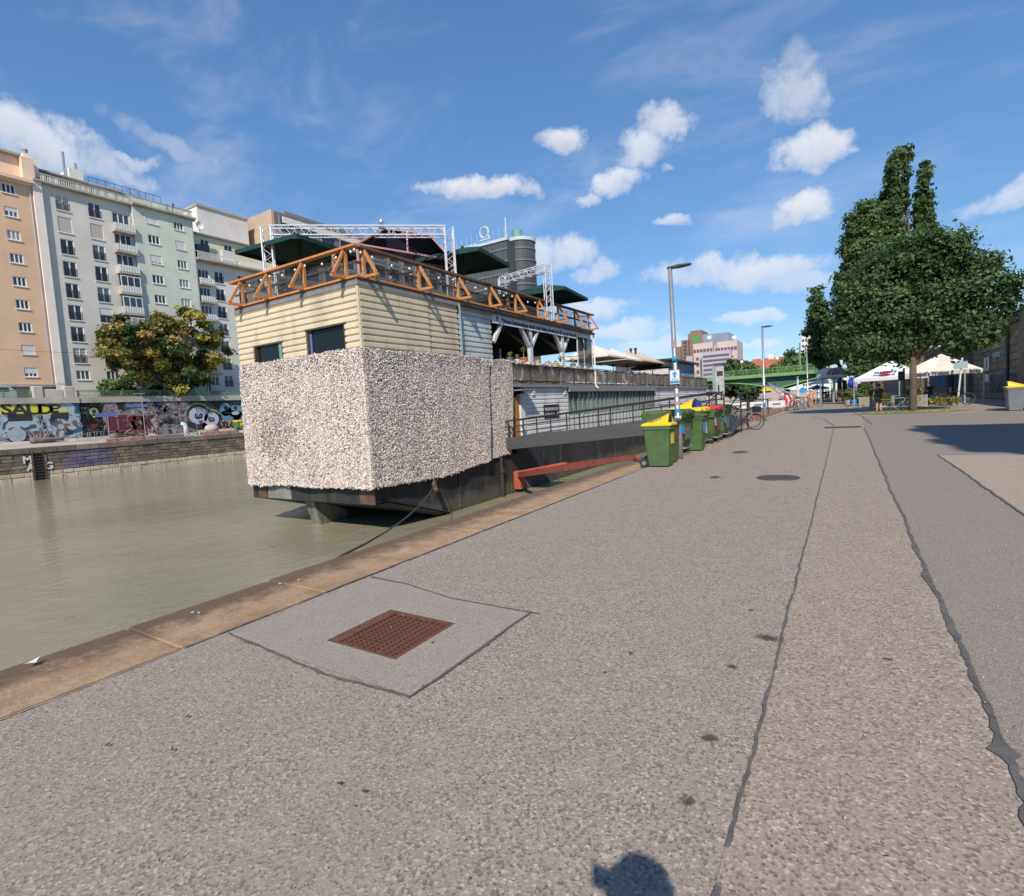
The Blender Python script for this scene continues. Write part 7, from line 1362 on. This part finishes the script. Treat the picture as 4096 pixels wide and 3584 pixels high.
# ------------------------------------------------------------------ pavilion
px0, px1, py0, py1 = -2.7, 1.3, 77.5, 86
t = thing('pavilion', ((px0 + px1) / 2, 81, 0), 'open grey metal pavilion with a round purple sign on its roof', 'pavilion')
for x in (px0 + .1, -1.2, px1 - .1):
    for y in (py0 + .1, py1 - .1): MB().bb(x - .1, x + .1, y - .1, y + .1, 0, 3.1).build('column', MATS['galvanised'], t)
MB().bb(px0 - .3, px1 + .3, py0 - .3, py1 + .3, 3.1, 3.4).build('roof', MATS['galvanised'], t)
mat('sign_purple', (.20, .16, .20), .5, .2); q = ay(*RR(1415, 585), py0); mb = MB(); mb.prism([(1.0 * math.cos(2 * PI * k / 24), .72 * math.sin(2 * PI * k / 24)) for k in range(24)], lambda u, v, w: (q.x + u, py0 + w, q.z + v), -.1, .15); o = mb.build('oval_sign', MATS['sign_purple'], t); MB().torus((q.x, py0 - .11, q.z), .55, .05, 20, 5, 'Y').build('sign_ring', MATS['tag_white'], o)
q = ay(*RR(1270, 640), py0); mb = MB(); mb.prism([(1.25 * math.cos(PI * k / 14), .95 * math.sin(PI * k / 14)) for k in range(15)], lambda u, v, w: (q.x + u, py0 + w, 3.4 + v), -.05, .15); mb.build('half_round_sign', MATS['paint_white'], t)
MB().bb(-.3, px1 - .2, py1 - 3, py1 - 1, 0, 2.7).build('bar_block', MATS['interior_dark'], t)
q0, q1 = ay(*RR(1590, 870), 72), ay(*RR(1740, 660), 72); t = thing('poster_panel', ((q0.x + q1.x) / 2, 72, 0), 'white advertising panel with a big blue circle right of the pavilion', 'panel')
MB().bb(q0.x, q1.x, 72, 72.12, .5, 3.0).build('panel', MATS['paint_white'], t); mb = MB(); mb.prism([((q1.x - q0.x) * .42 * math.cos(2 * PI * k / 20), .75 * math.sin(2 * PI * k / 20)) for k in range(20)], lambda u, v, w: ((q0.x + q1.x) / 2 + u, 71.99 + w, 2.15 + v), -.01, .005); mb.build('blue_circle', MATS['plastic_blue'], t)
for x in (q0.x + .1, q1.x - .1): MB().bb(x - .05, x + .05, 72.02, 72.1, 0, .5).build('leg', MATS['galvanised'], t)
q = ay(*RR(1100, 830), 84); parasol('cafe_parasol', (q.x, 84), 0, 2.35, 1.1, 1.1, .45, 'plastic_blue', 'blue and orange cafe parasol left of the pavilion', None, .4, False)
for k in (1, 3): [c for c in [o for o in col.objects if o.name == 'cafe_parasol'][0].children if c.name.startswith('canopy')][k].data.materials[0] = MATS['tan_fabric']
q = ay(*RR(1330, 740), 98); parasol('market_tent', (q.x, 98), 0, 4.1, 2.4, 2.4, 1.3, 'cream_fabric', 'cream pyramid tent seen through the pavilion', None, .5, False)
t = thing('blue_round_sign', (-4.0, 62, 0), 'blue round traffic sign on a pale post before the bridge', 'sign'); q = ay(*RR(865, 865), 62); MB().tube([(q.x - .45, 62, -.0), (q.x - .45, 62, 3.1)], .09, 8).build('post', MATS['paint_white'], t); MB().lathe((q.x, 61.9, q.z), [(0, -.02), (.3, -.02), (.3, .02), (0, .02)], 20, 'Y').build('disc', MATS['sticker_blue'], t); MB().bb(q.x - .45, q.x, 61.93, 61.97, q.z - .03, q.z + .03).build('bracket', MATS['galvanised'], t)
# flower tubs by the pavilion
t = tree('flower_bush', (1.2, 65.5, 0), .06, .5, [(1.1, 65.3, 1.0, 1.2, .9, .9), (1.9, 65.6, .8, .8, .7, .7)], 2600, .13, ['leaf_light', 'leaf_mid', 'leaf_olive'], 'yellow green bush above coloured flower tubs beside the lime tree', None, .25, 'shrub')
for i, (x, m) in enumerate(((.2, 'paint_pink'), (.75, 'sticker_blue'), (1.4, 'paint_pink'), (2.0, 'plastic_red'))): tag(MB().lathe((x, 64.1, 0), [(0, 0), (.2, 0), (.27, .42), (.24, .42), (.22, .36), (0, .36)], 12).build('flower_tub', MATS[m]), ('pink flower tub at the left end of the tub row', 'turquoise blue flower tub in the tub row', 'pink flower tub right of the blue one', 'red flower tub at the right end of the tub row')[i], 'tub', 'flower tubs')
# ------------------------------------------------------------------ beer garden tents, planters
def tent(c, hx, zap, zev, rz, m, label, frame='galvanised', val=.26):
    t = thing('beer_tent', (c[0], c[1], 0), label, 'tent', 'beer garden tents'); ca, sa = math.cos(rz), math.sin(rz); Wt = lambda x, y, z: Vector((c[0] + x * ca - y * sa, c[1] + x * sa + y * ca, z)); ap = Wt(0, 0, zap); cs = [Wt(x, y, zev) for x, y in ((-hx, -hx), (hx, -hx), (hx, hx), (-hx, hx))]
    for i in range(4):
        a, b = cs[i], cs[(i + 1) % 4]; m_ = MB(); rows = []
        for j in range(7):
            k = j / 6; l, r = ap.lerp(a, k), ap.lerp(b, k); mm = (l + r) / 2; mm.z -= .12 * math.sin(PI * k); rows.append((l, mm, r))
        for j in range(6): (l0, m0, r0), (l1, m1, r1) = rows[j], rows[j + 1]; m_.add([l0, m0, m1, l1], [(0, 1, 2, 3)]); m_.add([m0, r0, r1, m1], [(0, 1, 2, 3)])
        o = m_.build('roof_panel', MATS[m], t); dz = Vector((0, 0, val)); MB().add([a, (a + b) / 2, b, b - dz, (a + b) / 2 - dz * 1.1, a - dz], [(0, 1, 4, 5), (1, 2, 3, 4)]).build('valance', MATS[m], t)
    for q in cs: MB().bb(q.x - .04, q.x + .04, q.y - .04, q.y + .04, 0, zev).build('leg', MATS[frame], t)
    return t, cs
t, cs = tent((6.05, 50.6), 1.95, 3.72, 2.42, -.42, 'cream_fabric', 'cream beer tent lettered in grey on its edge, beside the slanted pole')
def val_text(t, a, b, txt, m, size, up=.02, out=.03):
    d = (b - a).normalized(); n = Vector((d.y, -d.x, 0)); p = (a + b) / 2 + n * out; p.z -= .12; text('lettering', txt, size, m, p, d, t, extrude=.006, bold=.012)
mat('print_blue', (.10, .13, .22), .6); val_text(t, cs[0], cs[1], "Maisel's Weisse", 'print_blue', .34); val_text(t, cs[1], cs[2], "Maisel's Weisse", 'print_blue', .36)
t, cs = tent((3.35, 56.2), 2.15, 3.75, 2.35, -.3, 'white_fabric', 'white beer tent with a red and black drinks logo behind the tree trunk')
mid = (cs[0] + cs[1]) / 2; apx = Vector((3.35, 56.2, 3.75)); d = (cs[1] - cs[0]).normalized(); upd = (apx - mid).normalized(); pc = mid.lerp(apx, .16) + Vector((d.y, -d.x, 0)) * .12 - Vector((0, 0, .02)) + d * .1
nrm = d.cross(upd); mb = MB(); mb.prism([(.42 * math.cos(2 * PI * k / 20), .25 * math.sin(2 * PI * k / 20)) for k in range(20)], lambda u, v, w: tuple(pc + d * u + upd * v + nrm * (w + .18)), -.01, .01); mb.build('logo_disc', MATS['plastic_red'], t); text('lettering', 'MARTINI', .40, 'ink', pc + nrm * .21, d, t, upd, extrude=.006, bold=.02)
mat('weathered_plank', (.34, .30, .25), .85, .2, 2, .01, 20, 0, (.2, .17, .14), 1.0)
def planter(x0, x1, y, label, m='weathered_plank', h=.85):
    t = thing('wooden_planter', ((x0 + x1) / 2, y, 0), label, 'planter', 'wooden planters'); n = 4
    for i in range(n): MB().bb(x0, x1, y - .42, y - .38, .12 + i * (h - .12) / n, .12 + (i + 1) * (h - .12) / n - .015).build('plank', MATS[m], t)
    for i in range(n): MB().bb(x0 - .02, x0 + .02, y - .375, y + .4, .12 + i * (h - .12) / n, .12 + (i + 1) * (h - .12) / n - .015).bb(x1 - .02, x1 + .02, y - .375, y + .4, .12 + i * (h - .12) / n, .12 + (i + 1) * (h - .12) / n - .015).build('plank', MATS[m], t)
    for x in (x0 + .05, x1 - .05): MB().bb(x - .06, x + .06, y - .45, y - .42, 0, h).build('post', MATS[m], t)
    MB().bb(x0 + .03, x1 - .03, y - .37, y + .38, h - .15, h - .1).build('soil', MATS['soil'], t); return t
planter(.9, 2.05, 49.4, 'weathered wooden planter left of the standing person'); planter(3.0, 4.75, 46.2, 'long weathered wooden planter right of the tree trunk'); planter(1.55, 2.75, 47.2, 'weathered wooden planter partly behind the standing person')
tag(MB().bb(2.1, 2.75, 45.9, 45.98, .35, 1.0).build('yellow_panel', MATS['bin_yellow']), 'yellow board leaning on the planter by the tree', 'board')
for i, (x, y, z, m, lab) in enumerate(((3.9, 46.3, .75, 'blade_green', 'leafy tuft growing in the long planter'), (2.0, 47.4, .75, 'blade_green', 'leafy tuft growing in the middle planter'), (5.3, 46.0, 0, 'blade_olive', 'dry grass tuft right of the long planter'), (1.4, 49.5, .75, 'blade_green', 'leafy tuft growing in the left planter'), (6.0, 45.8, 0, 'blade_olive', 'dry grass tuft below the mountain bike'))):
    t = thing('grass_tuft', (x, y, z), lab, 'plant', 'tufts in the beer garden')
    for k in range(5): blades((x + random.uniform(-.5, .5), y + random.uniform(-.2, .2), z), .85 if z else .8, 60, .45, m, t, .05)
# pole with blue sign, dark sign post at the trunk
a, b = az(1911, 806), ay(1924, 713, 47.5); t = thing('slanted_pole', (6.55, 47.4, 0), 'leaning pale pole with a light blue sign beside the beer tent', 'signpost'); a = Vector((6.55, 47.4, 0)); MB().tube([a, Vector((b.x, 47.4, b.z))], .055, 8).build('pole', MATS['paint_white'], t); q = ay(1921, 730, 47.3); MB().bb(q.x - .38, q.x + .38, 47.28, 47.32, q.z - .25, q.z + .25).build('sign_plate', MATS['paint_sky'], t)
q = ay(1612 + 0, 750, 44); x = ay(1615.5 - 3 + 2 * 0, 750, 44).x
q0, q1 = ay(1615, 745, 44), ay(1615, 745, 44); sx = ay((3400 + 635 / 2.943) / 2, 800, 44).x; zt_ = ay((3400 + 640 / 2.943) / 2, (1350 + 360 / 2.943) / 2, 44).z; zp = ay((3400 + 620 / 2.943) / 2, (1350 + 450 / 2.943) / 2, 44).z
t = thing('dark_signpost', (sx, 44, 0), 'dark grey signpost with a small black plate left of the tree trunk', 'signpost'); MB().tube([(sx, 44, 0), (sx, 44, zt_)], .06, 8).build('post', MATS['grey_beam'], t); MB().bb(sx - .32, sx + .05, 43.9, 43.93, zp - .32, zp + .3).build('plate', MATS['steel_dark'], t)
for i, (x, y) in enumerate(((2.1, 52), (4.6, 52.5), (5.6, 54))):
    t = thing('beer_table', (x, y, 0), ('wooden beer table under the white tent, left end', 'wooden beer table between the two tents', 'wooden beer table under the cream tent')[i], 'table', 'beer garden tables'); MB().bb(x - .9, x + .9, y - .3, y + .3, .72, .77).build('tabletop', MATS['pot_tan'], t)
    for k in (-.7, .7): MB().bb(x + k - .03, x + k + .03, y - .25, y + .25, 0, .72).build('leg', MATS['steel_dark'], t)
person((2.35, 53.2, -.05), 2.6, 1.75, SIT, (.35, .04, .04), (.05, .05, .06), 'guest in a red top at the beer tables', None, .5); person((5.6, 52.4, -.05), .4, 1.75, SIT, (.04, .04, .05), (.05, .05, .06), 'guest in black with a hat under the cream tent', None, .5, hat='pot_tan')
# grass island round the tree
sheet('grass_island', [(3.1 + 2.6 * math.cos(a) * (1 + .18 * math.sin(3 * a)), 37.4 + 1.9 * math.sin(a) * (1 + .12 * math.cos(5 * a))) for a in [2 * PI * k / 40 for k in range(40)]], .0135, MATS['grass_soil'])
n = 5200; an = rng.uniform(0, 2 * PI, n); rr = np.sqrt(rng.uniform(0, 1, n)); gx = 3.0 + 2.3 * rr * np.cos(an); gy_ = 37.9 + 1.1 * rr * np.sin(an); P = np.stack([gx, gy_, np.full(n, .04)], -1); V, Fq = flakes(P, np.tile([0, -1., .3], (n, 1)), .06, .5, .8); tag(link('island_grass', npmesh('island_grass', V, Fq, [MATS['blade_green'], MATS['blade_olive']], rng.integers(0, 2, n))), 'short rough grass round the foot of the tree', 'grass', kind='stuff')
sheet('dusty_verge', [(3.2, 44.8), (7.6, 43.8), (9.6, 46), (10.3, 62), (5.0, 49.6), (1.2, 52)], .0125, MATS['asphalt_pale'])
# ------------------------------------------------------------------ right embankment wall
blockstone('wall_ashlar', (.20, .168, .132), (.26, .215, .165), (.33, .275, .21)); XW = 10.5; t = thing('embankment_wall', (XW, 55, 0), 'tall sooty ashlar embankment wall with graffiti at the right edge', 'wall')
MB().bb(XW + .15, XW + 1.2, -60, 500, -.5, 6.25).build('core', MATS['mortar'], t)
wfn = lambda u, v, w: (XW - w, u, v)
courses(t, wfn, 40, 75, [0, .62, 1.2, 1.78, 2.36, 2.94, 3.5, 4.06, 4.62, 5.15, 5.65], (.9, 1.5), 'wall_ashlar', .015, .16, 299)
MB().bb(XW - .05, XW + .15, -60, 40, 0, 5.65).bb(XW - .05, XW + .15, 75.1, 500, 0, 5.65).build('plain_face', MATS['sooty_ashlar'], t)
MB().bb(XW - .22, XW + .3, -60, 500, 5.66, 5.95).bb(XW - .12, XW + .3, -60, 500, 5.96, 6.3).build('cornice', MATS['sooty_ashlar'], t)
for y in (47.9, 68): MB().bb(XW - .35, XW - .0, y, y + 2.2, 0, 6.45).build('pilaster', MATS['sooty_ashlar'], t)
MB().bb(XW - .1, XW + .8, 48.0, 50, 6.46, 7.9).build('pier_top', MATS['boulder_stone'], t)
q = ax(2016, 700, XW - .1); MB().tube([(XW - .12, q.y, 1.4), (XW - .12, q.y, 5.6)], .09, 8).build('drainpipe', MATS['steel_dark'], t)
def wall_rect(px0, px1, py0, py1, m, nm, d=.05):
    a, b = ax(px0, py1, XW - d), ax(px1, py0, XW - d); y0, y1 = sorted((a.y, b.y)); MB().bb(XW - d - .01, XW - d + .03, y0, y1, min(a.z, b.z), max(a.z, b.z)).build(nm, MATS[m], t)
mural('wall_tags', [(0, (.07, .065, .085)), (.46, (.15, .13, .15)), (.53, (.10, .09, .16)), (.58, (.22, .18, .17)), (.63, (.06, .055, .06)), (.7, (.16, .2, .18))], 1.1, 6); mural('wall_tags_red', [(0, (.22, .07, .04)), (.48, (.34, .12, .05)), (.55, (.35, .25, .06)), (.62, (.12, .06, .05))], 1.3, 8); mural('wall_tags_blue', [(0, (.03, .09, .20)), (.5, (.02, .16, .18)), (.58, (.05, .12, .3)), (.64, (.03, .05, .09))], .9, 7)
wall_rect(1968, 1978, 714, 742, 'paint_white', 'poster'); wall_rect(1968, 1977, 748, 764, 'paint_white', 'poster'); wall_rect(1985, 2001, 702, 716, 'paint_sky', 'plate'); wall_rect(1985, 1992, 667, 700, 'paint_lime', 'painted_shape'); wall_rect(1980, 2046, 744, 785, 'wall_tags', 'graffiti_field', .045); wall_rect(1870, 1925, 685, 720, 'wall_tags_red', 'graffiti_field', .045); wall_rect(1862, 1945, 735, 775, 'wall_tags_blue', 'graffiti_field', .045)
p_ = ax(1973, 728, XW - .07); MB().ball((XW - .068, p_.y, p_.z), .3, 10, 6, (.05, .7, 1.6)).build('poster_figure', MATS['tag_grey'], t)
# corner house on the upper street behind the viewer's right: it throws the big shadow across the path
plaster('ochre_render', (.50, .40, .27)); hx = 11.35; Wn = [(y, z, 1.1, 1.7) for y in (-2.6, -.3, 2.0) for z in (8.2, 11.6, 15.0)]
t = thing('corner_house', (16, .5, 6.2), 'ochre corner house on the upper street to the right of the viewpoint', 'building'); mb = MB(); holes(mb, (-4.6, 4.4), (6.2, 18.9), [(y - w / 2, y + w / 2, z, z + h) for y, z, w, h in Wn], lambda u, v, w: (hx - w, u, v), .2)
for q in (((hx, -4.6), (25, -4.6)), ((hx, 4.4), (25, 4.4)), ((25, -4.6), (25, 4.4))): mb.quad((*q[0], 6.2), (*q[1], 6.2), (*q[1], 18.9), (*q[0], 18.9))
mb.quad((hx, -4.6, 18.9), (25, -4.6, 18.9), (25, 4.4, 18.9), (hx, 4.4, 18.9)); mb.build('wall', MATS['ochre_render'], t)
for y, z, w, h in Wn:
    o = MB().bb(hx + .1, hx + .16, y - w / 2, y + w / 2, z, z + h).build('window', MATS['window_glass'], t); MB().bb(hx + .05, hx + .1, y - .04, y + .04, z, z + h).build('frame', MATS['frame_white'], o)
MB().bb(hx - .4, 25.2, -4.8, 4.6, 18.9, 19.3).build('cornice', MATS['concrete_band'], t)
for y, w, h in ((-3.6, 1.3, 1.4), (-1.0, .8, .9), (.9, 1.5, 1.5), (3.3, 1.1, .9)): MB().bb(hx, hx + 1.4, y - w / 2, y + w / 2, 19.3, 19.3 + h).build('roof_dormer', MATS['ochre_render'], t)
# ------------------------------------------------------------------ towers on the skyline
s = NT('curtain_glass'); k = s.noise(.12, 4, .6); c = s.ramp(k, [(.3, (.05, .056, .06)), (.7, (.10, .108, .115))]); s.col(c); s.set(Roughness=.45, Specular_IOR_Level=.25)
mat('tower_rib', (.14, .15, .155), .4, .15, .3); mat('tower_cap', (.48, .58, .58), .4, .08); mat('tower_teal', (.15, .33, .30), .4, .1)
TY = 150.0; c0 = ay(1013, 478, TY); zt = c0.z; XT = c0.x
t = thing('glass_tower', (XT - 15, TY + 10, 5.2), 'tall dark glass tower with a sharp corner, round drum and rooftop ring logo', 'building')
MB().add([(XT, TY, 5.2), (XT, TY + 16, 5.2), (XT - 42, TY + 16, 5.2), (XT - 42, TY, 5.2), (XT, TY, zt), (XT, TY + 16, zt), (XT - 42, TY + 16, zt - 1), (XT - 42, TY, zt - 1)], [(0, 1, 5, 4), (1, 2, 6, 5), (2, 3, 7, 6), (3, 0, 4, 7), (4, 5, 6, 7)]).build('shaft', MATS['curtain_glass'], t)
for i in range(11): z = zt - 3.2 - i * 3.9; MB().bb(XT - 42, XT + .15, TY - .25, TY + .05, z, z + .55).build('floor_band', MATS['tower_rib'], t)
mlm = MB().bb(-.06, .06, TY - .14, TY, zt - 46, zt - 1.5).mesh('mullion', MATS['tower_rib'])
for i in range(28): link('mullion', mlm, t, (XT - .7 - i * 1.5, 0, 0))
MB().bb(XT - 42, XT + .3, TY - .35, TY + .4, zt - .3, zt + .6).build('roof_edge', MATS['tower_cap'], t)
pnl = MB().bb(-.55, .55, TY + 2.0, TY + 2.1, zt + .2, zt + 2.2).mesh('roof_panel', MATS['tower_cap'])
for i in range(16): link('roof_panel', pnl, t, (XT - 14 - i * 1.5, 0, -.2))
fin = MB().bb(-.05, .05, TY + .6, TY + .7, zt + .3, zt + 4.5).mesh('roof_fin', MATS['tower_cap'])
for i in range(13): link('roof_fin', fin, t, (XT - 1 - i * 2.2, 0, 0))
lg = MB().torus((XT - 9, TY + .7, zt + 4.2), 1.7, .32, 26, 6, 'Y').bar((XT - 7.8, TY + .7, zt + 3.2), (XT - 6.6, TY + .7, zt + 2.2), .4, .5).bar((XT - 11, TY + .7, zt + 1.9), (XT - 6.6, TY + .7, zt + 1.9), .3, .4); lg.build('ring_logo', MATS['tower_cap'], t)
MB().bb(XT - .5, XT - .1, TY + .3, TY + .7, zt, zt + 7).build('mast', MATS['tower_cap'], t)
dc = ay(1040, 486, TY + 10); dz = dc.z; R_d = (ay(1065, 486, TY + 10) - ay(1015, 486, TY + 10)).length / 2
MB().lathe((dc.x, TY + 10, 5.2), [(R_d, 0), (R_d, dz - 5.2), (0, dz - 5.2)], 32).build('drum', MATS['curtain_glass'], t, False)
for i in range(10): z = dz - 3.2 - i * 3.9; MB().lathe((dc.x, TY + 10, z), [(R_d, 0), (R_d + .22, 0), (R_d + .22, .5), (R_d, .5)], 32).build('drum_band', MATS['tower_rib'], t)
MB().lathe((dc.x, TY + 10, dz), [(R_d + .3, -.4), (R_d + .3, .7), (0, .7)], 32).build('drum_cap', MATS['tower_cap'], t); MB().lathe((dc.x - 1, TY + 10, dz), [(R_d * .35, .7), (R_d * .35, 4.2), (0, 4.2)], 20).build('drum_lantern', MATS['tower_teal'], t)
mat('city_pink', (.55, .43, .39), .85, .1, .05); mat('city_grey_pink', (.42, .38, .42), .6, .1, .05); mat('city_brown', (.23, .165, .11), .8, .15, .06); mat('city_glass', (.13, .11, .15), .25, .3, .2); mat('city_blueglass', (.24, .28, .35), .3, .15, .08); mat('roof_tile', (.42, .12, .055), .8, .15, .3)
def city_box(t, px0, px1, py0, Y, m, nm='block', py_b=760, dY=26):
    a, b = ay(px0, py0, Y), ay(px1, py0, Y); z = (a.z + b.z) / 2; MB().bb(a.x, b.x, Y, Y + dY, 5.2, z).build(nm, MATS[m], t); return a.x, b.x, z
def grid_wins(t, x0, x1, Y, zs, n, w, h, m):
    wm_ = MB().bb(-w / 2, w / 2, Y - .18, Y - .02, 0, h).mesh('window', MATS[m])
    for z in zs:
        for i in range(n): link('window', wm_, t, (x0 + (x1 - x0) * (i + .5) / n, 0, z))
YC = 430.0
t = thing('brown_tower', (ay(1375, 760, YC + 30).x, YC + 40, 5.2), 'brown concrete tower block far behind the ship with stepped roofs', 'building')
a = city_box(t, 1345, 1362, 694, YC + 30, 'city_brown'); city_box(t, 1362, 1376, 680, YC + 28, 'city_brown'); b = city_box(t, 1376, 1404, 666, YC + 34, 'city_brown'); city_box(t, 1378, 1412, 669, YC + 33, 'city_brown', 'roof_ledge'); city_box(t, 1380, 1402, 661, YC + 36, 'city_brown', 'roof_house')
for px0, px1 in ((1347, 1352), (1368, 1374)): 
    x0 = ay(px0, 720, YC + 27).x; x1 = ay(px1, 720, YC + 27).x
    for k in range(14): MB().bb(x0, x1, YC + 27.2, YC + 27.8, 9 + k * 3.0, 10.6 + k * 3.0).build('balcony_gap', MATS['city_glass'], t)
t = thing('pink_office', (ay(1430, 760, YC).x, YC + 10, 5.2), 'pinkish office block with banded purple glass bay far down the river', 'building')
x0, x1, z = city_box(t, 1386, 1425, 686, YC, 'city_pink'); xa, xb, zb2 = city_box(t, 1434, 1474, 682, YC, 'city_pink'); city_box(t, 1424, 1435, 690, YC + 6, 'city_grey_pink'); city_box(t, 1405, 1457, 667, YC + 14, 'city_blueglass', 'glass_crown'); city_box(t, 1372, 1386, 712, YC + 3, 'city_grey_pink')
grid_wins(t, x0, x1, YC, [z - 7 - 4.6 * 0], 6, 1.9, 2.4, 'city_glass'); grid_wins(t, xa, xb, YC, [zb2 - 7], 6, 1.9, 2.4, 'city_glass'); 
for k in range(6): MB().bb(x0 + 2, x0 + 4, YC - .15, YC, z - 13 - k * 5, z - 10.6 - k * 5).build('window', MATS['city_glass'], t)
bx0, bx1, bz = city_box(t, 1403, 1461, 702, YC - 6, 'city_grey_pink', 'bay', dY=8); grid_wins(t, bx0 + 1, bx1 - 1, YC - 6, [bz - 4.2 - 3.4 * k for k in range(9)], 15, 1.35, 1.6, 'city_glass')
MB().bb(bx0 + 15, bx0 + 18, YC - 6.4, YC - 6, 5, bz - 16).bb(bx0 + 18.2, bx0 + 21, YC - 6.4, YC - 6, 5, bz - 12).build('glass_fin', MATS['plastic_red'] if False else MATS['city_glass'], t)
for px in (1418, 1468): q = ay(px, 683, YC - .5); MB().bb(q.x - 1.6, q.x + 1.6, YC + 1, YC + 2, q.z + 2, q.z + 4.5).build('roof_sign', MATS['paint_white'], t)
q = ay(1392, 684, YC); MB().bb(q.x - 2, q.x + 2.5, YC + 1, YC + 2, q.z, q.z + 4).build('roof_sign', MATS['bike_green'], t)
# red roofed house and hedges behind the bridge
YH = 240.0; x0, x1 = ay(1505, 740, YH).x, ay(1600, 740, YH).x; zr_, ze_ = ay(1560, 724, YH).z, ay(1560, 738, YH).z
t = thing('red_roof_house', ((x0 + x1) / 2, YH, 5.2), 'white house with a long red tiled roof beyond the bridge', 'house'); MB().bb(x0, x1, YH, YH + 16, 5.2, ze_).build('wall', MATS['white_block'], t); mb = MB(); mb.prism([(YH - .8, ze_), (YH + 8, zr_ + 2.5), (YH + 16.8, ze_)], lambda u, v, k: (k, u, v), x0 - 1, x1 + 1); r_o = mb.build('roof', MATS['roof_tile'], t)
for k in (.3, .75): MB().bb(x0 + (x1 - x0) * k, x0 + (x1 - x0) * k + 2.2, YH + 7, YH + 9, zr_, zr_ + 4).build('chimney', MATS['white_block'], r_o)
grid_wins(t, x0 + 1, x1 - 1, YH, [ze_ - 2.6], 8, .9, 1.4, 'city_glass')
q = ay(1578, 560 + 180, 300); t = thing('slim_tower', (ay(1612, 740, 330).x, 330, 5.2), 'slim pale high-rise glimpsed beside the poplar row', 'building'); a, b = ay(1603, 680, 330), ay(1622, 680, 330); MB().bb(a.x, b.x, 330, 345, 5.2, a.z + 5).build('wall', MATS['white_block'], t); grid_wins(t, a.x, b.x, 330, [a.z + 2 - 3 * k for k in range(12)], 3, 1.1, 1.3, 'city_glass')
def hedge(name, L, Y, n, size, mats, label, z0=5.2, w=None): return tree(name, (ay(L[0][0], L[0][1], Y).x, Y, z0), .25, z0 + 1.5, pblobs(L, Y), n, size, mats, label, 'trees beyond the bridge', .8, weights=w)
hedge('street_tree', [(1490, 738, 26, 14), (1468, 735, 18, 12), (1518, 742, 18, 10)], 170, 4200, .5, PT, 'rounded dark tree behind the bridge left of the red roof'); hedge('street_tree', [(1590, 722, 22, 20), (1610, 730, 24, 20), (1575, 735, 18, 14)], 175, 4200, .5, PT, 'dark tree behind the bridge right of the red roof'); hedge('street_tree', [(1560, 742, 20, 9), (1580, 744, 16, 8)], 160, 2000, .45, ['leaf_light', 'leaf_mid'], 'low light green tree before the red roof')
tree('river_bush', (-12.6, 128, ZW), .2, -1, pblobs([(1480, 775, 40, 18), (1450, 778, 30, 16), (1500, 790, 22, 10)], 135), 6000, .4, ['leaf_dark', 'leaf_mid'], 'dark bushes on the water edge seen under the bridge', None, .7, 'shrub')
# river bank wall closing the view under the bridge, yellow boat deck
t = thing('far_bank_wall', (-30, 190, -3), 'pale quay wall with a yellow striped moored boat seen under the bridge', 'wall'); MB().bb(-75, -8, 200, 203, -4, 2.0).build('masonry', MATS['boulder_stone'], t); q = ay(1517, 780, 180); MB().bb(q.x - 6, q.x + 6, 178, 182, q.z - .5, q.z + .6).build('yellow_canopy', MATS['bin_yellow'], t); MB().bb(q.x - 7, q.x + 7, 176, 184, ZW - .2, q.z - 3.4).build('boat_hull', MATS['brown_panel'], t)
